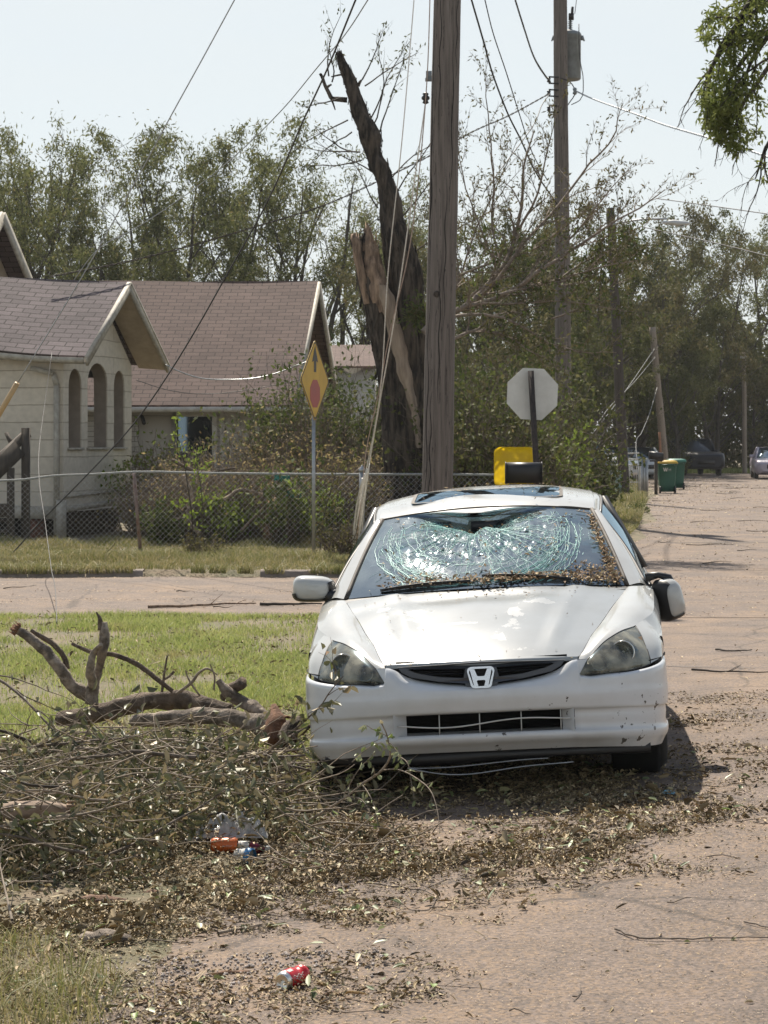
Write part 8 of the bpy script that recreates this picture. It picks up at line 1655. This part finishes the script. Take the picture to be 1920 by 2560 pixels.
# ================================================================ torn leaves and twigs lying on the car
LC = np.array([list(CAR.matrix_world @ Vector((0, 0, 0)))]) if False else None
bpy.context.view_layer.update(); MW = np.array(CAR.matrix_world)
def tow(P): P = np.asarray(P); return P @ MW[:3, :3].T + MW[:3, 3]
r9 = np.random.default_rng(12)
def car_leaves(name, P, N, L_, W_, m):
    n = len(P); a = r9.uniform(0, 2 * pi, n); N = N / np.linalg.norm(N, axis=1, keepdims=True); t1 = np.cross(N, [1, 0, .1]); t1 /= np.linalg.norm(t1, axis=1, keepdims=True); t2 = np.cross(N, t1); d = t1 * np.cos(a)[:, None] + t2 * np.sin(a)[:, None] + N * r9.normal(.12, .3, n)[:, None]; s = np.cross(d, N + r9.normal(0, .5, (n, 3))); s /= np.linalg.norm(s, axis=1, keepdims=True)
    L_ = L_[:, None]; W_ = W_[:, None]; P = P + N * .004; V = np.stack([P, P + d * L_ * .4 + s * W_ * .5 + N * W_ * .3, P + d * L_, P + d * L_ * .5 - s * W_ * .5 + N * W_ * .3], 1).reshape(-1, 3); return tag(obj(name, tow(V), [np.arange(4 * n).reshape(-1, 4)], m), kind='stuff')
us, ts = [], []
n1 = 620; us.append(np.clip(r9.normal(.25, .42, n1), -.75, .97)); ts.append(.045 + np.abs(r9.normal(0, .028, n1)) + .03 * (vnoise(us[-1], 0 * us[-1], 5, 2) - .4))
n2 = 420; tt_ = r9.beta(1.2, 1.8, n2); us.append(.965 - np.abs(r9.normal(0, .018, n2)) * (1.6 - tt_)); ts.append(tt_ * .95)
n3 = 240; us.append(np.clip(r9.normal(.80, .09, n3), .4, .97)); ts.append(np.clip(r9.normal(.10, .07, n3), .03, .5))
n4 = 130; us.append(r9.uniform(-.9, .95, n4)); ts.append(r9.uniform(.05, .97, n4)); n5 = 70; us.append(r9.normal(-.45, .08, n5)); ts.append(.06 + np.abs(r9.normal(0, .05, n5)))
us, ts = np.concatenate(us), np.clip(np.concatenate(ts), .02, .98); P = wpt(us, ts, .004); n = len(P); P = P + np.array([0, -.5, .866]) * (r9.random(n) ** 2 * .016 * (ts < .12))[:, None]
m_cl = mat('dry_leaf_on_car', (.2, .12, .06), isl=((0, (.10, .06, .03)), (.4, (.24, .14, .065)), (.75, (.38, .26, .13)), (1, (.45, .38, .22))), rough=.8)
car_leaves('windshield_leaves', P, np.tile([0, -.5, .866], (n, 1)), r9.uniform(.008, .038, n), r9.uniform(.005, .016, n), m_cl)
X = r9.uniform(-.55, .55, 90); Yc = r9.uniform(2.1, 3.1, 90); Z = np.array([srb(Vector((x, y, 0)))[2] for x, y in zip(X, Yc)]); car_leaves('roof_leaves', np.stack([X, Yc, Z], -1), np.tile([0, 0, 1.], (90, 1)), r9.uniform(.008, .03, 90), r9.uniform(.003, .009, 90), m_cl)
n = 150; u = np.clip(r9.normal(0, .45, n), -.9, .9); tq = np.where(r9.random(n) < .7, r9.uniform(.86, .98, n), r9.random(n)); Gh = G_h = None
me = hood.data; co = np.zeros(len(me.vertices) * 3); me.vertices.foreach_get('co', co); co = co.reshape(-1, 3); wgt = np.exp(-((1.12 - co[:, 1]) / .10) ** 2) * np.exp(-((co[:, 0] + .02) / .35) ** 2) + .03; idx = r9.choice(len(co), 130, p=wgt / wgt.sum()); P = co[idx] + r9.normal(0, .006, (130, 3)) * [1, 1, 0]
car_leaves('hood_leaves', P, np.tile([0, -.25, .97], (130, 1)), r9.uniform(.006, .022, 130), r9.uniform(.003, .009, 130), m_cl)
tb = B()
for u0, t0, L_, a in ((-.66, .20, .12, -.9), (-.60, .10, .10, -.6), (.1, .08, .22, .05), (.45, .09, .18, -.1), (.78, .14, .12, .3), (.3, .11, .16, .12), (-.25, .07, .15, .1), (.85, .93, .08, -.3)): n = 6; tb.tube(tow(wpt(u0 + np.linspace(0, L_, n) * cos(a) / .7, t0 + np.linspace(0, L_, n) * sin(a), .012)), .0028, 4)
tag(tb.build('windshield_twigs', m_twl), kind='stuff')

m_lmb = mat('pale_broken_limb', (.34, .26, .19), (.16, .12, .09), scale=9, detail=8, rough=.9, bump=.8)
for i, (lab, pts, r_) in enumerate((('pale split limb standing in the brush behind the fence', [(455, 1190, 37.0), (480, 1240, 37), (470, 1300, 36.9), (500, 1335, 36.8)], .05), ('pale curved limb in the brush left of the root ball', [(560, 1250, 36.9), (600, 1225, 37), (650, 1235, 37), (680, 1250, 37)], .032),
    ('thin pale limb slanting up in the brush by the sign post', [(600, 1330, 36.8), (660, 1270, 36.9), (740, 1215, 37), (790, 1190, 37)], .022), ('pale limb lying low behind the fence by the rusty post', [(365, 1290, 36.9), (420, 1300, 36.9), (480, 1290, 36.9)], .035), ('dark limb crossing the brush behind the saplings', [(430, 1150, 37.2), (500, 1180, 37.1), (590, 1170, 37.1)], .028),
    ('pale limb slanting in the brush right of the sign post', [(800, 1300, 36.6), (840, 1230, 36.7), (900, 1170, 36.8)], .026))):
    log('brush_limb', lab, 'limb', pts, [r_ * k for k in np.linspace(1, .6, len(pts))], m_logd if 'dark' in lab else m_lmb, 'limbs in the brush behind the fence', .2, seed=50 + i)
# ================================================================ thin summer haze
hm = bpy.data.materials.new('thin_haze'); hm.use_nodes = True; hn = hm.node_tree; hn.nodes.clear(); ho = hn.nodes.new('ShaderNodeOutputMaterial'); hv = hn.nodes.new('ShaderNodeVolumePrincipled')
hv.inputs['Color'].default_value = (.95, .96, .96, 1); hv.inputs['Density'].default_value = .00022; hv.inputs['Anisotropy'].default_value = .1; hn.links.new(hv.outputs[0], ho.inputs['Volume'])
tag(B().box((0, 700, 11.5), (13600, 1800, 27)).build('haze', hm), kind='stuff')
